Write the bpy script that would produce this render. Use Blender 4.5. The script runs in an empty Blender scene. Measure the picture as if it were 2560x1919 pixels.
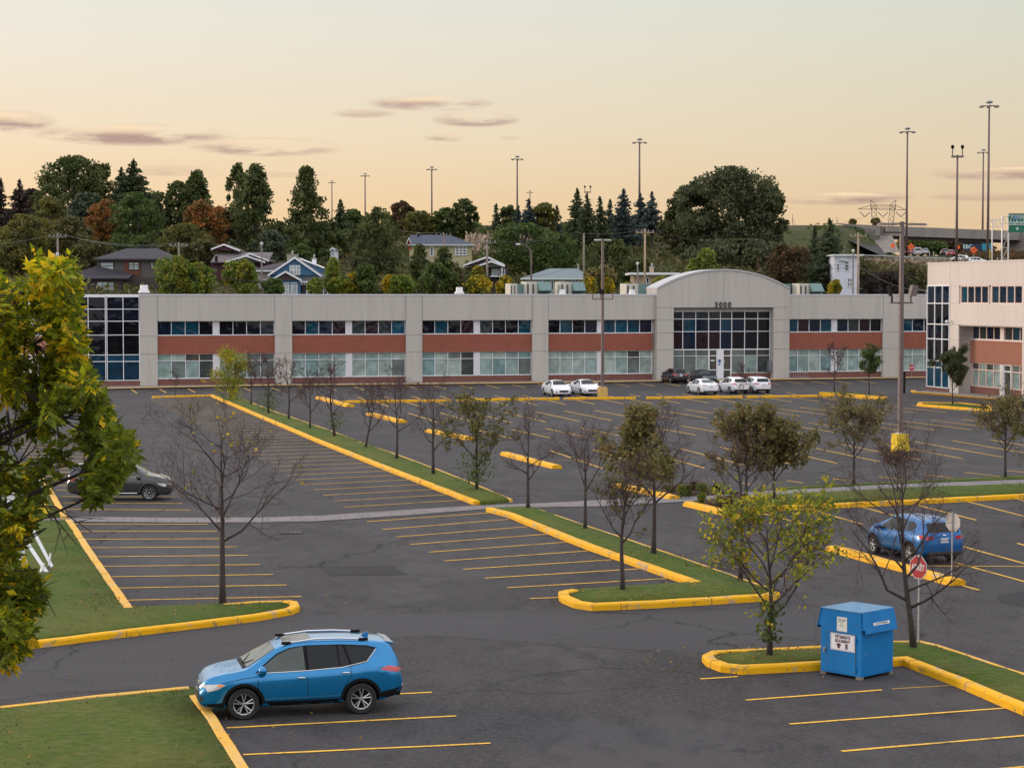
import bpy, bmesh, math, random
import numpy as np
from math import sin, cos, tan, atan, atan2, pi, radians, sqrt, hypot
from mathutils import Vector, Matrix

# ------------------------------------------------------------------ camera
F = 5000.0; CX = 1280.0; CY = 959.5; H = 9.5
PITCH = atan((CY - 737.0) / F)
scene = bpy.context.scene
cam_d = bpy.data.cameras.new('camera'); cam = bpy.data.objects.new('camera', cam_d)
scene.collection.objects.link(cam); scene.camera = cam
cam.location = (0, 0, H); cam.rotation_euler = (pi/2 - PITCH, 0, 0)
cam_d.sensor_width = 36.0; cam_d.lens = 36.0 * F / 2560.0
cam_d.clip_start = 0.5; cam_d.clip_end = 20000
scene.render.resolution_x = 1024; scene.render.resolution_y = 767
scene.view_settings.view_transform = 'Standard'; scene.view_settings.look = 'None'
scene.view_settings.exposure = 0.0; scene.view_settings.gamma = 1.0
scene.render.engine = 'CYCLES'
try:
    scene.cycles.max_bounces = 5; scene.cycles.diffuse_bounces = 3; scene.cycles.glossy_bounces = 3
    scene.cycles.transparent_max_bounces = 6
except Exception: pass

def lin(r, g, b):
    f = lambda c: (c/12.92 if c <= .04045 else ((c+.055)/1.055)**2.4)
    return (f(r/255), f(g/255), f(b/255))

# ------------------------------------------------------------------ world
SUN_AZ = radians(-66); SUN_EL = radians(8)      # azimuth measured from +Y, negative = left
w = bpy.data.worlds.new("World"); scene.world = w; w.use_nodes = True
nt = w.node_tree; nt.nodes.clear()
N = nt.nodes.new; L = nt.links.new
out = N('ShaderNodeOutputWorld'); bg = N('ShaderNodeBackground'); bg.inputs['Strength'].default_value = 0.1
L(bg.outputs[0], out.inputs[0])
tc = N('ShaderNodeTexCoord'); sep = N('ShaderNodeSeparateXYZ'); L(tc.outputs['Generated'], sep.inputs[0])
def M(op, a, b=None, c=None, clamp=False):
    n = N('ShaderNodeMath'); n.operation = op; n.use_clamp = clamp
    for i, v in enumerate((a, b, c)):
        if v is None: continue
        if isinstance(v, (int, float)): n.inputs[i].default_value = v
        else: L(v, n.inputs[i])
    return n.outputs[0]
def ramp(fac, stops):
    r = N('ShaderNodeValToRGB'); L(fac, r.inputs[0]); e = r.color_ramp.elements
    e[0].position = stops[0][0]; e[0].color = (*stops[0][1], 1)
    e[1].position = stops[1][0]; e[1].color = (*stops[1][1], 1)
    for p, c in stops[2:]:
        k = e.new(p); k.color = (*c, 1)
    return r.outputs[0]
def mixc(f, a, b, blend='MIX'):
    n = N('ShaderNodeMix'); n.data_type = 'RGBA'; n.blend_type = blend
    for s, v in ((0, f), (6, a), (7, b)):
        if isinstance(v, (int, float)): n.inputs[s].default_value = v
        elif isinstance(v, tuple): n.inputs[s].default_value = (*v, 1)
        else: L(v, n.inputs[s])
    return n.outputs[2]
sx, sy, sz = sep.outputs
# low sky in front (west): peach at the horizon to grey cream above; fac = elevation / 9 degrees
el = M('DIVIDE', sz, 0.157, clamp=True)
low_l = ramp(el, [(0.0, lin(250,200,138)), (0.22, lin(251,212,160)), (0.5, lin(247,227,196)), (0.78, lin(242,233,217)), (1.0, lin(234,234,226))])
low_r = ramp(el, [(0.0, lin(226,184,140)), (0.22, lin(227,198,160)), (0.5, lin(226,211,182)), (0.78, lin(220,217,199)), (1.0, lin(214,220,211))])
azf = M('MULTIPLY_ADD', M('DIVIDE', sx, M('MAXIMUM', sy, 0.05)), 1.95, 0.5, clamp=True)
low = mixc(azf, low_l, low_r)
# the rest of the dome: brighter soft overcast grey with a share of the physical sky
sky = N('ShaderNodeTexSky'); sky.sky_type = 'NISHITA'; sky.sun_disc = False
sky.sun_elevation = SUN_EL; sky.sun_rotation = SUN_AZ
dome = mixc(0.12, (1.50, 1.44, 1.44), sky.outputs[0])
up = M('MULTIPLY', M('SUBTRACT', sz, 0.15), 2.6, clamp=True)
front = mixc(up, low, dome)
back = mixc(M('MULTIPLY', sz, 2.0, clamp=True), (1.05, 1.0, 1.06), dome)
side = M('MULTIPLY_ADD', sy, 1.6, 0.6, clamp=True)
col = mixc(side, back, front)
# clouds: soft stretched banks at fixed directions in the sky
az = M('ARCTAN2', sx, sy)
elv = M('ARCSINE', sz)
comb = N('ShaderNodeCombineXYZ'); L(M('MULTIPLY', az, 14.0), comb.inputs[0]); L(M('MULTIPLY', elv, 70.0), comb.inputs[1])
nz = N('ShaderNodeTexNoise'); nz.inputs['Scale'].default_value = 1.6; nz.inputs['Detail'].default_value = 7; nz.inputs['Roughness'].default_value = .62
L(comb.outputs[0], nz.inputs['Vector'])
nzv = nz.outputs[0]
comb2 = N('ShaderNodeCombineXYZ'); L(M('MULTIPLY', az, 5.0), comb2.inputs[0]); L(M('MULTIPLY', elv, 30.0), comb2.inputs[1])
nz2 = N('ShaderNodeTexNoise'); nz2.inputs['Scale'].default_value = 1.3; nz2.inputs['Detail'].default_value = 5
L(comb2.outputs[0], nz2.inputs['Vector'])
clouds = [(20,322,110,26,1.0),(330,346,215,24,1.),(670,373,160,20,1.),(1075,262,135,17,1.),(1190,302,95,16,1.),(1180,347,105,10,1.),
          (2105,500,150,15,1.),(2530,443,190,16,.9),(1240,478,80,9,.35),(420,432,110,13,.4),(910,288,70,10,.5),(2250,600,160,12,.3),(640,440,160,8,.25),(2500,500,170,10,.45)]
mask = None; warm = None
for (px, py, wx, wy, s) in clouds:
    ca = atan((px-CX)/F); ce = atan((737-py)/F); a = wx/F; b = wy/F
    dx = M('DIVIDE', M('SUBTRACT', az, ca), a); dy = M('DIVIDE', M('SUBTRACT', elv, ce), b)
    d2 = M('ADD', M('MULTIPLY', dx, dx), M('MULTIPLY', dy, dy))
    v = M('MULTIPLY', M('SUBTRACT', 1.5, d2, clamp=True), s)
    t = M('MULTIPLY', v, M('MULTIPLY_ADD', dy, 0.9, 0.12, clamp=True))
    mask = v if mask is None else M('MAXIMUM', mask, v)
    warm = t if warm is None else M('MAXIMUM', warm, t)
m1 = M('MULTIPLY', mask, M('MULTIPLY', M('SUBTRACT', nzv, 0.40), 5.5, clamp=True), clamp=True)
cloudc = mixc(M('MULTIPLY', warm, 1.5, clamp=True), lin(180,150,140), lin(255,224,186))
inw = M('GREATER_THAN', sy, 0.0)
col = mixc(M('MULTIPLY', M('MULTIPLY', m1, 0.92), inw), col, cloudc)
thin = M('MULTIPLY', M('SUBTRACT', nz2.outputs[0], 0.48), 1.2, clamp=True)
col = mixc(M('MULTIPLY', thin, M('SUBTRACT', 0.8, el, clamp=True)), col, lin(232,190,158))
boost = N('ShaderNodeVectorMath'); boost.operation = 'SCALE'; boost.inputs['Scale'].default_value = 10.0
L(col, boost.inputs[0]); L(boost.outputs[0], bg.inputs[0])

# ------------------------------------------------------------------ sun
sd = bpy.data.lights.new('sun', 'SUN'); sd.energy = 2.0; sd.angle = radians(12); sd.color = (1.0, .77, .60)
so = bpy.data.objects.new('sun', sd); scene.collection.objects.link(so)
sdir = Vector((sin(SUN_AZ)*cos(SUN_EL), cos(SUN_AZ)*cos(SUN_EL), sin(SUN_EL)))
so.rotation_euler = sdir.to_track_quat('Z', 'Y').to_euler()

# ------------------------------------------------------------------ pixel <-> world
def ray(px, py):
    d = (px-CX)/F; u = (CY-py)/F
    return Vector((d, cos(PITCH)+u*sin(PITCH), -sin(PITCH)+u*cos(PITCH)))
def G(px, py, z=0.0):
    r = ray(px, py); t = (z-H)/r.z
    return Vector((r.x*t, r.y*t, z))
def P(px, py, Y):
    r = ray(px, py); t = Y/r.y
    return Vector((r.x*t, Y, H+r.z*t))
FV = 2560/2212.0
def GF(x, y, z=0.0): return G(x*FV, y*FV, z)

# ------------------------------------------------------------------ mesh helpers
COL = scene.collection
class MB:
    def __init__(s): s.v = []; s.f = []; s.m = []
    def add(s, vs, fs, mi=0):
        o = len(s.v); s.v += [tuple(v) for v in vs]
        for f in fs: s.f.append(tuple(i+o for i in f)); s.m.append(mi)
        return s
    def box(s, c, d, rz=0.0, mi=0, top=None):
        hx, hy, hz = d[0]/2, d[1]/2, d[2]/2; tx, ty = (hx, hy) if top is None else (top[0]/2, top[1]/2)
        vs = []
        for (x, y, z) in ((-hx,-hy,-hz),(hx,-hy,-hz),(hx,hy,-hz),(-hx,hy,-hz),(-tx,-ty,hz),(tx,-ty,hz),(tx,ty,hz),(-tx,ty,hz)):
            vs.append((c[0]+x*cos(rz)-y*sin(rz), c[1]+x*sin(rz)+y*cos(rz), c[2]+z))
        return s.add(vs, [(0,3,2,1),(4,5,6,7),(0,1,5,4),(1,2,6,5),(2,3,7,6),(3,0,4,7)], mi)
    def bb(s, x0, x1, y0, y1, z0, z1, mi=0):
        return s.box(((x0+x1)/2, (y0+y1)/2, (z0+z1)/2), (abs(x1-x0), abs(y1-y0), abs(z1-z0)), 0, mi)
    def ext(s, pts, off, mi=0):
        n = len(pts); a = [Vector(p) for p in pts]; o = Vector(off)
        b = [p+o for p in a]
        return s.add(a+b, [tuple(range(n))[::-1], tuple(range(n, 2*n))] + [(i, (i+1) % n, n+(i+1) % n, n+i) for i in range(n)], mi)
    def tube(s, pts, rads, n=6, mi=0, caps=True):
        pts = [Vector(p) for p in pts]; k = len(pts)
        if isinstance(rads, (int, float)): rads = [rads]*k
        t = (pts[1]-pts[0]).normalized()
        ref = Vector((0, 0, 1)) if abs(t.z) < .9 else Vector((1, 0, 0))
        u = t.cross(ref).normalized(); vs = []
        for i in range(k):
            t = ((pts[min(i+1, k-1)]-pts[max(i-1, 0)])).normalized()
            u = (u-t*u.dot(t)).normalized(); v = t.cross(u)
            for j in range(n):
                a = 2*pi*j/n; vs.append(pts[i]+(u*cos(a)+v*sin(a))*rads[i])
        fs = [(i*n+j, i*n+(j+1) % n, (i+1)*n+(j+1) % n, (i+1)*n+j) for i in range(k-1) for j in range(n)]
        if caps: fs += [tuple(range(n))[::-1], tuple((k-1)*n+j for j in range(n))]
        return s.add(vs, fs, mi)
    def lathe(s, prof, c=(0,0,0), n=20, axis='z', mi=0, caps=True):
        vs = []
        for (r, h) in prof:
            for j in range(n):
                a = 2*pi*j/n
                if axis == 'z': vs.append((c[0]+r*cos(a), c[1]+r*sin(a), c[2]+h))
                else: vs.append((c[0]+r*cos(a), c[1]+h, c[2]+r*sin(a)))
        k = len(prof)
        fs = [(i*n+j, i*n+(j+1) % n, (i+1)*n+(j+1) % n, (i+1)*n+j) for i in range(k-1) for j in range(n)]
        if caps: fs += [tuple(range(n))[::-1], tuple((k-1)*n+j for j in range(n))]
        return s.add(vs, fs, mi)
    def sweep(s, path, prof, closed=False, mi=0):
        P2 = [Vector((p[0], p[1], 0)) for p in path]; k = len(P2); n = len(prof); vs = []
        for i in range(k):
            a = P2[(i-1) % k] if (closed or i) else P2[0]; b = P2[(i+1) % k] if (closed or i < k-1) else P2[-1]
            d1 = (P2[i]-a); d2 = (b-P2[i])
            d1 = d1.normalized() if d1.length > 1e-6 else d2.normalized()
            d2 = d2.normalized() if d2.length > 1e-6 else d1
            n1 = Vector((-d1.y, d1.x, 0)); n2 = Vector((-d2.y, d2.x, 0)); m = (n1+n2).normalized()
            m = m/max(.45, m.dot(n1)); z0 = path[i][2] if len(path[i]) > 2 else 0
            for (o, h) in prof: vs.append((P2[i].x+m.x*o, P2[i].y+m.y*o, z0+h))
        seg = k if closed else k-1
        fs = [(i*n+j, ((i+1) % k)*n+j, ((i+1) % k)*n+(j+1) % n, i*n+(j+1) % n) for i in range(seg) for j in range(n)]
        if not closed: fs += [tuple(range(n)), tuple((k-1)*n+j for j in range(n))[::-1]]
        return s.add(vs, fs, mi)
    def build(s, name, mats, parent=None, smooth=False, loc=(0,0,0), rz=0.0):
        me = bpy.data.meshes.new(name); me.from_pydata(s.v, [], s.f)
        if not isinstance(mats, (list, tuple)): mats = [mats]
        for m in mats: me.materials.append(m)
        if len(mats) > 1: me.polygons.foreach_set('material_index', s.m)
        bm = bmesh.new(); bm.from_mesh(me); bmesh.ops.recalc_face_normals(bm, faces=bm.faces); bm.to_mesh(me); bm.free()
        if smooth: me.polygons.foreach_set('use_smooth', [True]*len(me.polygons))
        me.update()
        o = bpy.data.objects.new(name, me); COL.objects.link(o)
        if parent: o.parent = parent
        o.location = loc; o.rotation_euler = (0, 0, rz)
        return o
def empty(name, loc, rz=0.0):
    o = bpy.data.objects.new(name, None); COL.objects.link(o); o.location = loc; o.rotation_euler = (0, 0, rz)
    o.empty_display_size = .3
    return o
def tag(o, label=None, cat=None, group=None, kind=None):
    if label: o['label'] = label
    if cat: o['category'] = cat
    if group: o['group'] = group
    if kind: o['kind'] = kind
    return o
def struct(o): o['kind'] = 'structure'; return o
def copy_tree(o, parent=None):
    c = o.copy(); COL.objects.link(c); c.parent = parent
    for ch in list(o.children): copy_tree(ch, c)
    return c

# ------------------------------------------------------------------ materials
MATS = {}
def mat(name, color, rough=.7, metal=0.0, vary=.12, scale=3.0, bump=0.0, bscale=30.0, spec=.5, coat=0.0, color2=None, emit=None, stretch=None):
    if name in MATS: return MATS[name]
    m = bpy.data.materials.new(name); m.use_nodes = True; MATS[name] = m
    t = m.node_tree; b = t.nodes['Principled BSDF']
    b.inputs['Roughness'].default_value = rough; b.inputs['Metallic'].default_value = metal
    b.inputs['Specular IOR Level'].default_value = spec; b.inputs['Coat Weight'].default_value = coat
    b.inputs['Coat Roughness'].default_value = .05
    co = t.nodes.new('ShaderNodeTexCoord'); vec = co.outputs['Object']
    if stretch:
        mp = t.nodes.new('ShaderNodeMapping'); t.links.new(vec, mp.inputs[0]); mp.inputs['Scale'].default_value = stretch; vec = mp.outputs[0]
    n = t.nodes.new('ShaderNodeTexNoise'); n.inputs['Scale'].default_value = scale; n.inputs['Detail'].default_value = 6
    n.inputs['Roughness'].default_value = .65; t.links.new(vec, n.inputs['Vector'])
    r = t.nodes.new('ShaderNodeValToRGB'); r.color_ramp.elements[0].position = .3; r.color_ramp.elements[1].position = .7
    c2 = color2 if color2 else color
    r.color_ramp.elements[0].color = (*[c*(1-vary) for c in color], 1)
    r.color_ramp.elements[1].color = (*[min(1, c*(1+vary)) for c in c2], 1)
    t.links.new(n.outputs[0], r.inputs[0]); t.links.new(r.outputs[0], b.inputs['Base Color'])
    if bump:
        n2 = t.nodes.new('ShaderNodeTexNoise'); n2.inputs['Scale'].default_value = bscale; n2.inputs['Detail'].default_value = 4
        t.links.new(co.outputs['Object'], n2.inputs['Vector'])
        bp = t.nodes.new('ShaderNodeBump'); bp.inputs['Strength'].default_value = bump; bp.inputs['Distance'].default_value = .02
        t.links.new(n2.outputs[0], bp.inputs['Height']); t.links.new(bp.outputs[0], b.inputs['Normal'])
    if emit:
        b.inputs['Emission Color'].default_value = (*emit[0], 1); b.inputs['Emission Strength'].default_value = emit[1]
    return m

def layered(name, base, layers, rough=.9, bump=.3, bscale=60, bdist=.01):
    """base colour overlaid by noise masks: layers = (scale, detail, lo, hi, colour, amount, stretch)"""
    m = bpy.data.materials.new(name); m.use_nodes = True; t = m.node_tree; b = t.nodes['Principled BSDF']
    b.inputs['Roughness'].default_value = rough; b.inputs['Specular IOR Level'].default_value = .2
    g = t.nodes.new('ShaderNodeNewGeometry'); cur = None
    for k, (sc, de, lo, hi, c, amt, st) in enumerate(layers):
        mp = t.nodes.new('ShaderNodeMapping'); t.links.new(g.outputs['Position'], mp.inputs[0]); mp.inputs['Scale'].default_value = st
        mp.inputs['Location'].default_value = (k*13.7, k*7.1, 0); mp.inputs['Rotation'].default_value = (0, 0, .26)
        n = t.nodes.new('ShaderNodeTexNoise'); n.inputs['Scale'].default_value = sc; n.inputs['Detail'].default_value = de
        n.inputs['Roughness'].default_value = .6; t.links.new(mp.outputs[0], n.inputs['Vector'])
        mr = t.nodes.new('ShaderNodeMapRange'); mr.inputs[1].default_value = lo; mr.inputs[2].default_value = hi; mr.inputs[4].default_value = amt
        mr.clamp = True; t.links.new(n.outputs[0], mr.inputs[0])
        mx = t.nodes.new('ShaderNodeMix'); mx.data_type = 'RGBA'; t.links.new(mr.outputs[0], mx.inputs[0])
        if cur is None: mx.inputs[6].default_value = (*base, 1)
        else: t.links.new(cur, mx.inputs[6])
        mx.inputs[7].default_value = (*c, 1); cur = mx.outputs[2]
    t.links.new(cur, b.inputs['Base Color'])
    n2 = t.nodes.new('ShaderNodeTexNoise'); n2.inputs['Scale'].default_value = bscale; n2.inputs['Detail'].default_value = 5
    t.links.new(g.outputs['Position'], n2.inputs['Vector'])
    bp = t.nodes.new('ShaderNodeBump'); bp.inputs['Strength'].default_value = bump; bp.inputs['Distance'].default_value = bdist
    t.links.new(n2.outputs[0], bp.inputs['Height']); t.links.new(bp.outputs[0], b.inputs['Normal'])
    return m
S1 = (1, 1, 1)
def add_cracks(m, scale=.10, wdt=.028, col=(.010, .0095, .010), mscale=.05):
    t = m.node_tree; b = t.nodes['Principled BSDF']; src = b.inputs['Base Color'].links[0].from_socket
    g = t.nodes.new('ShaderNodeNewGeometry'); n = t.nodes.new('ShaderNodeTexNoise'); n.inputs['Scale'].default_value = .6; n.inputs['Detail'].default_value = 6
    t.links.new(g.outputs['Position'], n.inputs['Vector'])
    mx = t.nodes.new('ShaderNodeMix'); mx.data_type = 'RGBA'; mx.blend_type = 'LINEAR_LIGHT'; mx.inputs[0].default_value = 1.0
    sc = t.nodes.new('ShaderNodeVectorMath'); sc.operation = 'MULTIPLY_ADD'; sc.inputs[1].default_value = (2.2, 2.2, 0)
    t.links.new(n.outputs['Color'], sc.inputs[0]); t.links.new(g.outputs['Position'], sc.inputs[2])
    v = t.nodes.new('ShaderNodeTexVoronoi'); v.feature = 'DISTANCE_TO_EDGE'; v.inputs['Scale'].default_value = scale; t.links.new(sc.outputs[0], v.inputs['Vector'])
    mr = t.nodes.new('ShaderNodeMapRange'); mr.inputs[1].default_value = wdt*scale*1.2; mr.inputs[2].default_value = wdt*scale*3.5; mr.inputs[3].default_value = 1; mr.inputs[4].default_value = 0; t.links.new(v.outputs['Distance'], mr.inputs[0])
    n2 = t.nodes.new('ShaderNodeTexNoise'); n2.inputs['Scale'].default_value = mscale; n2.inputs['Detail'].default_value = 3; t.links.new(g.outputs['Position'], n2.inputs['Vector'])
    m2 = t.nodes.new('ShaderNodeMapRange'); m2.inputs[1].default_value = .47; m2.inputs[2].default_value = .55; t.links.new(n2.outputs[0], m2.inputs[0])
    mu = t.nodes.new('ShaderNodeMath'); mu.operation = 'MULTIPLY'; t.links.new(mr.outputs[0], mu.inputs[0]); t.links.new(m2.outputs[0], mu.inputs[1])
    mu2 = t.nodes.new('ShaderNodeMath'); mu2.operation = 'MULTIPLY'; mu2.inputs[1].default_value = .85; t.links.new(mu.outputs[0], mu2.inputs[0])
    m3 = t.nodes.new('ShaderNodeMix'); m3.data_type = 'RGBA'; m3.inputs[7].default_value = (*col, 1); t.links.new(mu2.outputs[0], m3.inputs[0]); t.links.new(src, m3.inputs[6]); t.links.new(m3.outputs[2], b.inputs['Base Color'])
    t.nodes.remove(mx)
M_asphalt = layered('asphalt', (.0365, .0345, .0370), [
    (.035, 4, .42, .62, (.058, .055, .058), .85, S1), (.12, 6, .48, .62, (.023, .0215, .0225), .85, (1, .35, 1)),
    (.5, 8, .60, .70, (.065, .060, .062), .5, (1, .3, 1)), (.9, 6, .62, .72, (.020, .019, .021), .7, S1), (.22, 7, .52, .60, (.068, .064, .067), .7, (1, .45, 1)), (.55, 4, .60, .70, (.014, .013, .014), .8, S1), (7, 3, .40, .62, (.070, .065, .070), .75, S1), (22, 2, .50, .70, (.012, .011, .012), .7, S1), (1.3, 9, .50, .68, (.024, .0225, .025), .6, (1, .5, 1)), (3.2, 10, .66, .69, (.016, .015, .016), .7, (1,.25,1))], rough=.85, bump=.5, bscale=70, bdist=.012)
add_cracks(M_asphalt)
M_road = layered('smooth_asphalt', (.045, .043, .047), [
    (.15, 6, .42, .62, (.036, .034, .037), .8, (.3, 1, 1)), (.9, 8, .6, .72, (.075, .07, .075), .4, (.2, 1, 1)), (1.5, 8, .64, .7, (.018, .018, .02), .6, (.3, 1.5, 1)), (9, 2, .42, .62, (.065, .062, .066), .4, S1)], rough=.8, bump=.3, bscale=70)
add_cracks(M_road, .14, .022)
M_patch = layered('patched_asphalt', (.030, .0285, .032), [(.8, 6, .4, .6, (.030, .028, .031), .8, S1), (9, 3, .4, .7, (.04, .038, .04), .4, S1)], rough=.9)
M_grass = layered('grass', (.052, .098, .006), [
    (.10, 5, .42, .62, (.105, .108, .018), .8, S1), (.45, 6, .5, .68, (.030, .082, .004), .85, (1, .5, 1)),
    (.22, 7, .62, .72, (.10, .075, .03), .6, S1), (5, 6, .45, .62, (.14, .13, .045), .5, (.5, 1, 1)), (8, 4, .5, .68, (.030, .042, .009), .6, (.6, 1, 1))], rough=.95, bump=1.0, bscale=25, bdist=.05)
M_line = layered('faded_yellow_paint', (.74, .42, .055), [(1.2, 8, .54, .68, (.30, .20, .08), .8, S1), (8, 8, .54, .64, (.12, .10, .07), .6, S1)], rough=.8, bump=.2)
M_kerb = layered('yellow_kerb_paint', (.74, .38, .003), [(.5, 6, .5, .7, (.72, .40, .03), .7, S1), (1.3, 9, .58, .64, (.38, .30, .20), .85, S1), (4, 8, .60, .65, (.22, .17, .09), .75, S1), (.9, 6, .60, .70, (.35, .17, .01), .7, S1)], rough=.6, bump=.6, bscale=14, bdist=.02)
M_kerb2 = layered('worn_yellow_kerb_paint', (.70, .38, .05), [(.5, 6, .45, .65, (.62, .40, .13), .8, S1), (2, 9, .56, .64, (.40, .33, .24), .8, S1), (5, 8, .62, .68, (.22, .17, .1), .7, S1)], rough=.7, bump=.6, bscale=14, bdist=.02)
M_conc = layered('precast_concrete', (.50, .472, .430), [(.25, 5, .4, .65, (.45, .424, .385), .8, (1, 1, .25)), (1.2, 7, .50, .70, (.36, .335, .30), .6, (1.5, 1.5, .10)), (30, 3, .35, .7, (.37, .35, .325), .5, S1)], rough=.85, bump=.3, bscale=90)
M_conc2 = layered('pale_stucco_panel', (.60, .54, .49), [(.3, 5, .4, .65, (.56, .50, .455), .8, (1, 1, .2)), (1.4, 7, .55, .72, (.46, .41, .37), .5, (2, 2, .1))], rough=.85, bump=.2, bscale=90)
M_walk = layered('sidewalk_concrete', (.27, .25, .235), [(.6, 6, .4, .6, (.22, .205, .195), .8, S1), (20, 4, .4, .7, (.19, .18, .17), .5, S1)], rough=.9)
M_white = mat('white_metal', (.72, .73, .76), .45, vary=.05)
M_alu = mat('pale_aluminium', (.62, .60, .60), .4, .3, vary=.05)
M_black = mat('black_plastic', (.007, .007, .008), .6, vary=.2, spec=.15)
M_joint = mat('dark_joint', (.10, .095, .09), .9)  # plain dark tone shared by joints, seams and the cores behind glass
M_galv = mat('galvanised_steel', (.36, .36, .37), .45, .6)
M_bronze = mat('bronze_paint', (.13, .098, .092), .5, .1)
M_wood = mat('weathered_wood', (.20, .17, .145), .9, vary=.25, scale=4)
M_tanwood = mat('tan_wood_pole', (.34, .25, .16), .9, vary=.2, scale=3)

def brick_mat(name, c1, c2, cm, sc=6.0, rows=True):
    m = bpy.data.materials.new(name); m.use_nodes = True; t = m.node_tree; b = t.nodes['Principled BSDF']; b.inputs['Roughness'].default_value = .9
    co = t.nodes.new('ShaderNodeTexCoord'); mp = t.nodes.new('ShaderNodeMapping'); t.links.new(co.outputs['Object'], mp.inputs[0])
    sp = t.nodes.new('ShaderNodeSeparateXYZ'); t.links.new(mp.outputs[0], sp.inputs[0])
    ad = t.nodes.new('ShaderNodeMath'); ad.operation = 'ADD'; t.links.new(sp.outputs[0], ad.inputs[0]); t.links.new(sp.outputs[1], ad.inputs[1])
    cb = t.nodes.new('ShaderNodeCombineXYZ'); t.links.new(ad.outputs[0], cb.inputs[0]); t.links.new(sp.outputs[2], cb.inputs[1])
    br = t.nodes.new('ShaderNodeTexBrick'); t.links.new(cb.outputs[0], br.inputs['Vector'])
    br.inputs['Color1'].default_value = (*c1, 1); br.inputs['Color2'].default_value = (*c2, 1); br.inputs['Mortar'].default_value = (*cm, 1)
    br.inputs['Scale'].default_value = 1.0; br.inputs['Brick Width'].default_value = .30; br.inputs['Row Height'].default_value = .10; br.inputs['Mortar Size'].default_value = .010
    n = t.nodes.new('ShaderNodeTexNoise'); n.inputs['Scale'].default_value = .8; n.inputs['Detail'].default_value = 6; t.links.new(co.outputs['Object'], n.inputs['Vector'])
    mx = t.nodes.new('ShaderNodeMix'); mx.data_type = 'RGBA'; mx.blend_type = 'MULTIPLY'; mx.inputs[0].default_value = .5
    r = t.nodes.new('ShaderNodeValToRGB'); r.color_ramp.elements[0].color = (.6, .6, .6, 1); r.color_ramp.elements[1].color = (1.25, 1.25, 1.25, 1); t.links.new(n.outputs[0], r.inputs[0])
    t.links.new(br.outputs[0], mx.inputs[6]); t.links.new(r.outputs[0], mx.inputs[7]); t.links.new(mx.outputs[2], b.inputs['Base Color'])
    return m
M_brick = brick_mat('red_brick', (.285, .080, .047), (.24, .064, .040), (.27, .11, .08))
M_brick_r = brick_mat('warm_brick', (.33, .125, .075), (.30, .11, .068), (.34, .18, .13))
M_brickbase = brick_mat('dark_red_brick', (.19, .055, .04), (.14, .042, .032), (.24, .16, .13))

def glass_mat(name, color, rough=.06, spec=.8, wav=.0, metal=0.0, ws=.7):
    m = bpy.data.materials.new(name); m.use_nodes = True; t = m.node_tree; b = t.nodes['Principled BSDF']
    b.inputs['Roughness'].default_value = rough; b.inputs['Specular IOR Level'].default_value = spec; b.inputs['Metallic'].default_value = metal
    co = t.nodes.new('ShaderNodeTexCoord')
    n = t.nodes.new('ShaderNodeTexNoise'); n.inputs['Scale'].default_value = 1.1; n.inputs['Detail'].default_value = 3; t.links.new(co.outputs['Object'], n.inputs['Vector'])
    r = t.nodes.new('ShaderNodeValToRGB'); r.color_ramp.elements[0].position = .35; r.color_ramp.elements[1].position = .68
    r.color_ramp.elements[0].color = (*[c*.75 for c in color], 1); r.color_ramp.elements[1].color = (*[min(1, c*1.25) for c in color], 1)
    t.links.new(n.outputs[0], r.inputs[0]); t.links.new(r.outputs[0], b.inputs['Base Color'])
    if wav:
        n2 = t.nodes.new('ShaderNodeTexNoise'); n2.inputs['Scale'].default_value = ws; n2.inputs['Detail'].default_value = 1; n2.inputs['Distortion'].default_value = .8
        t.links.new(co.outputs['Object'], n2.inputs['Vector'])
        bp = t.nodes.new('ShaderNodeBump'); bp.inputs['Strength'].default_value = wav; bp.inputs['Distance'].default_value = .25
        t.links.new(n2.outputs[0], bp.inputs['Height']); t.links.new(bp.outputs[0], b.inputs['Normal'])
    return m
GL_UP = [glass_mat('tinted_glass_%s' % n, c, .04, .28, .12) for n, c in (('black', (.004,.005,.010)), ('navy', (.004,.012,.030)), ('teal', (.005,.045,.075)), ('plum', (.020,.008,.014)), ('blue', (.008,.065,.11)), ('grey', (.03,.04,.045)))]
GL_LO = [glass_mat('blind_behind_glass_%s' % n, c, .08, .4, .1) for n, c in (('pale', (.30,.37,.34)), ('mint', (.24,.33,.31)), ('teal', (.17,.27,.27)), ('grey', (.13,.16,.15)), ('dark', (.05,.06,.06)), ('brown', (.08,.075,.06)))]
GL_CUR = [glass_mat('curtain_wall_glass_%s' % n, c, .04, .3, .12) for n, c in (('black', (.003,.004,.007)), ('ink', (.006,.010,.02)), ('blue', (.010,.055,.095)), ('deep', (.006,.03,.06)))]
CARGL = glass_mat('car_glass', (.006, .008, .010), .02, .28)
CARGL_LT = glass_mat('car_glass_clear', (.060, .075, .068), .03, .5)

def text_mesh(s, size, m, parent, loc, rot, name='lettering', extrude=.008, align='CENTER', sx=1.0, bold=0.0, space=1.0):
    cu = bpy.data.curves.new(name, 'FONT'); cu.body = s; cu.size = size; cu.extrude = extrude; cu.align_x = align; cu.align_y = 'CENTER'
    cu.offset = bold; cu.space_character = space; cu.resolution_u = 3
    o = bpy.data.objects.new(name, cu); COL.objects.link(o)
    dg = bpy.context.evaluated_depsgraph_get(); me = bpy.data.meshes.new_from_object(o.evaluated_get(dg))
    bpy.data.objects.remove(o); me.name = name; me.materials.clear(); me.materials.append(m)
    o = bpy.data.objects.new(name, me); COL.objects.link(o); o.parent = parent; o.location = loc; o.rotation_euler = rot; o.scale = (sx, 1, 1)
    return o
rng = np.random.default_rng(7); random.seed(7)
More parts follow.
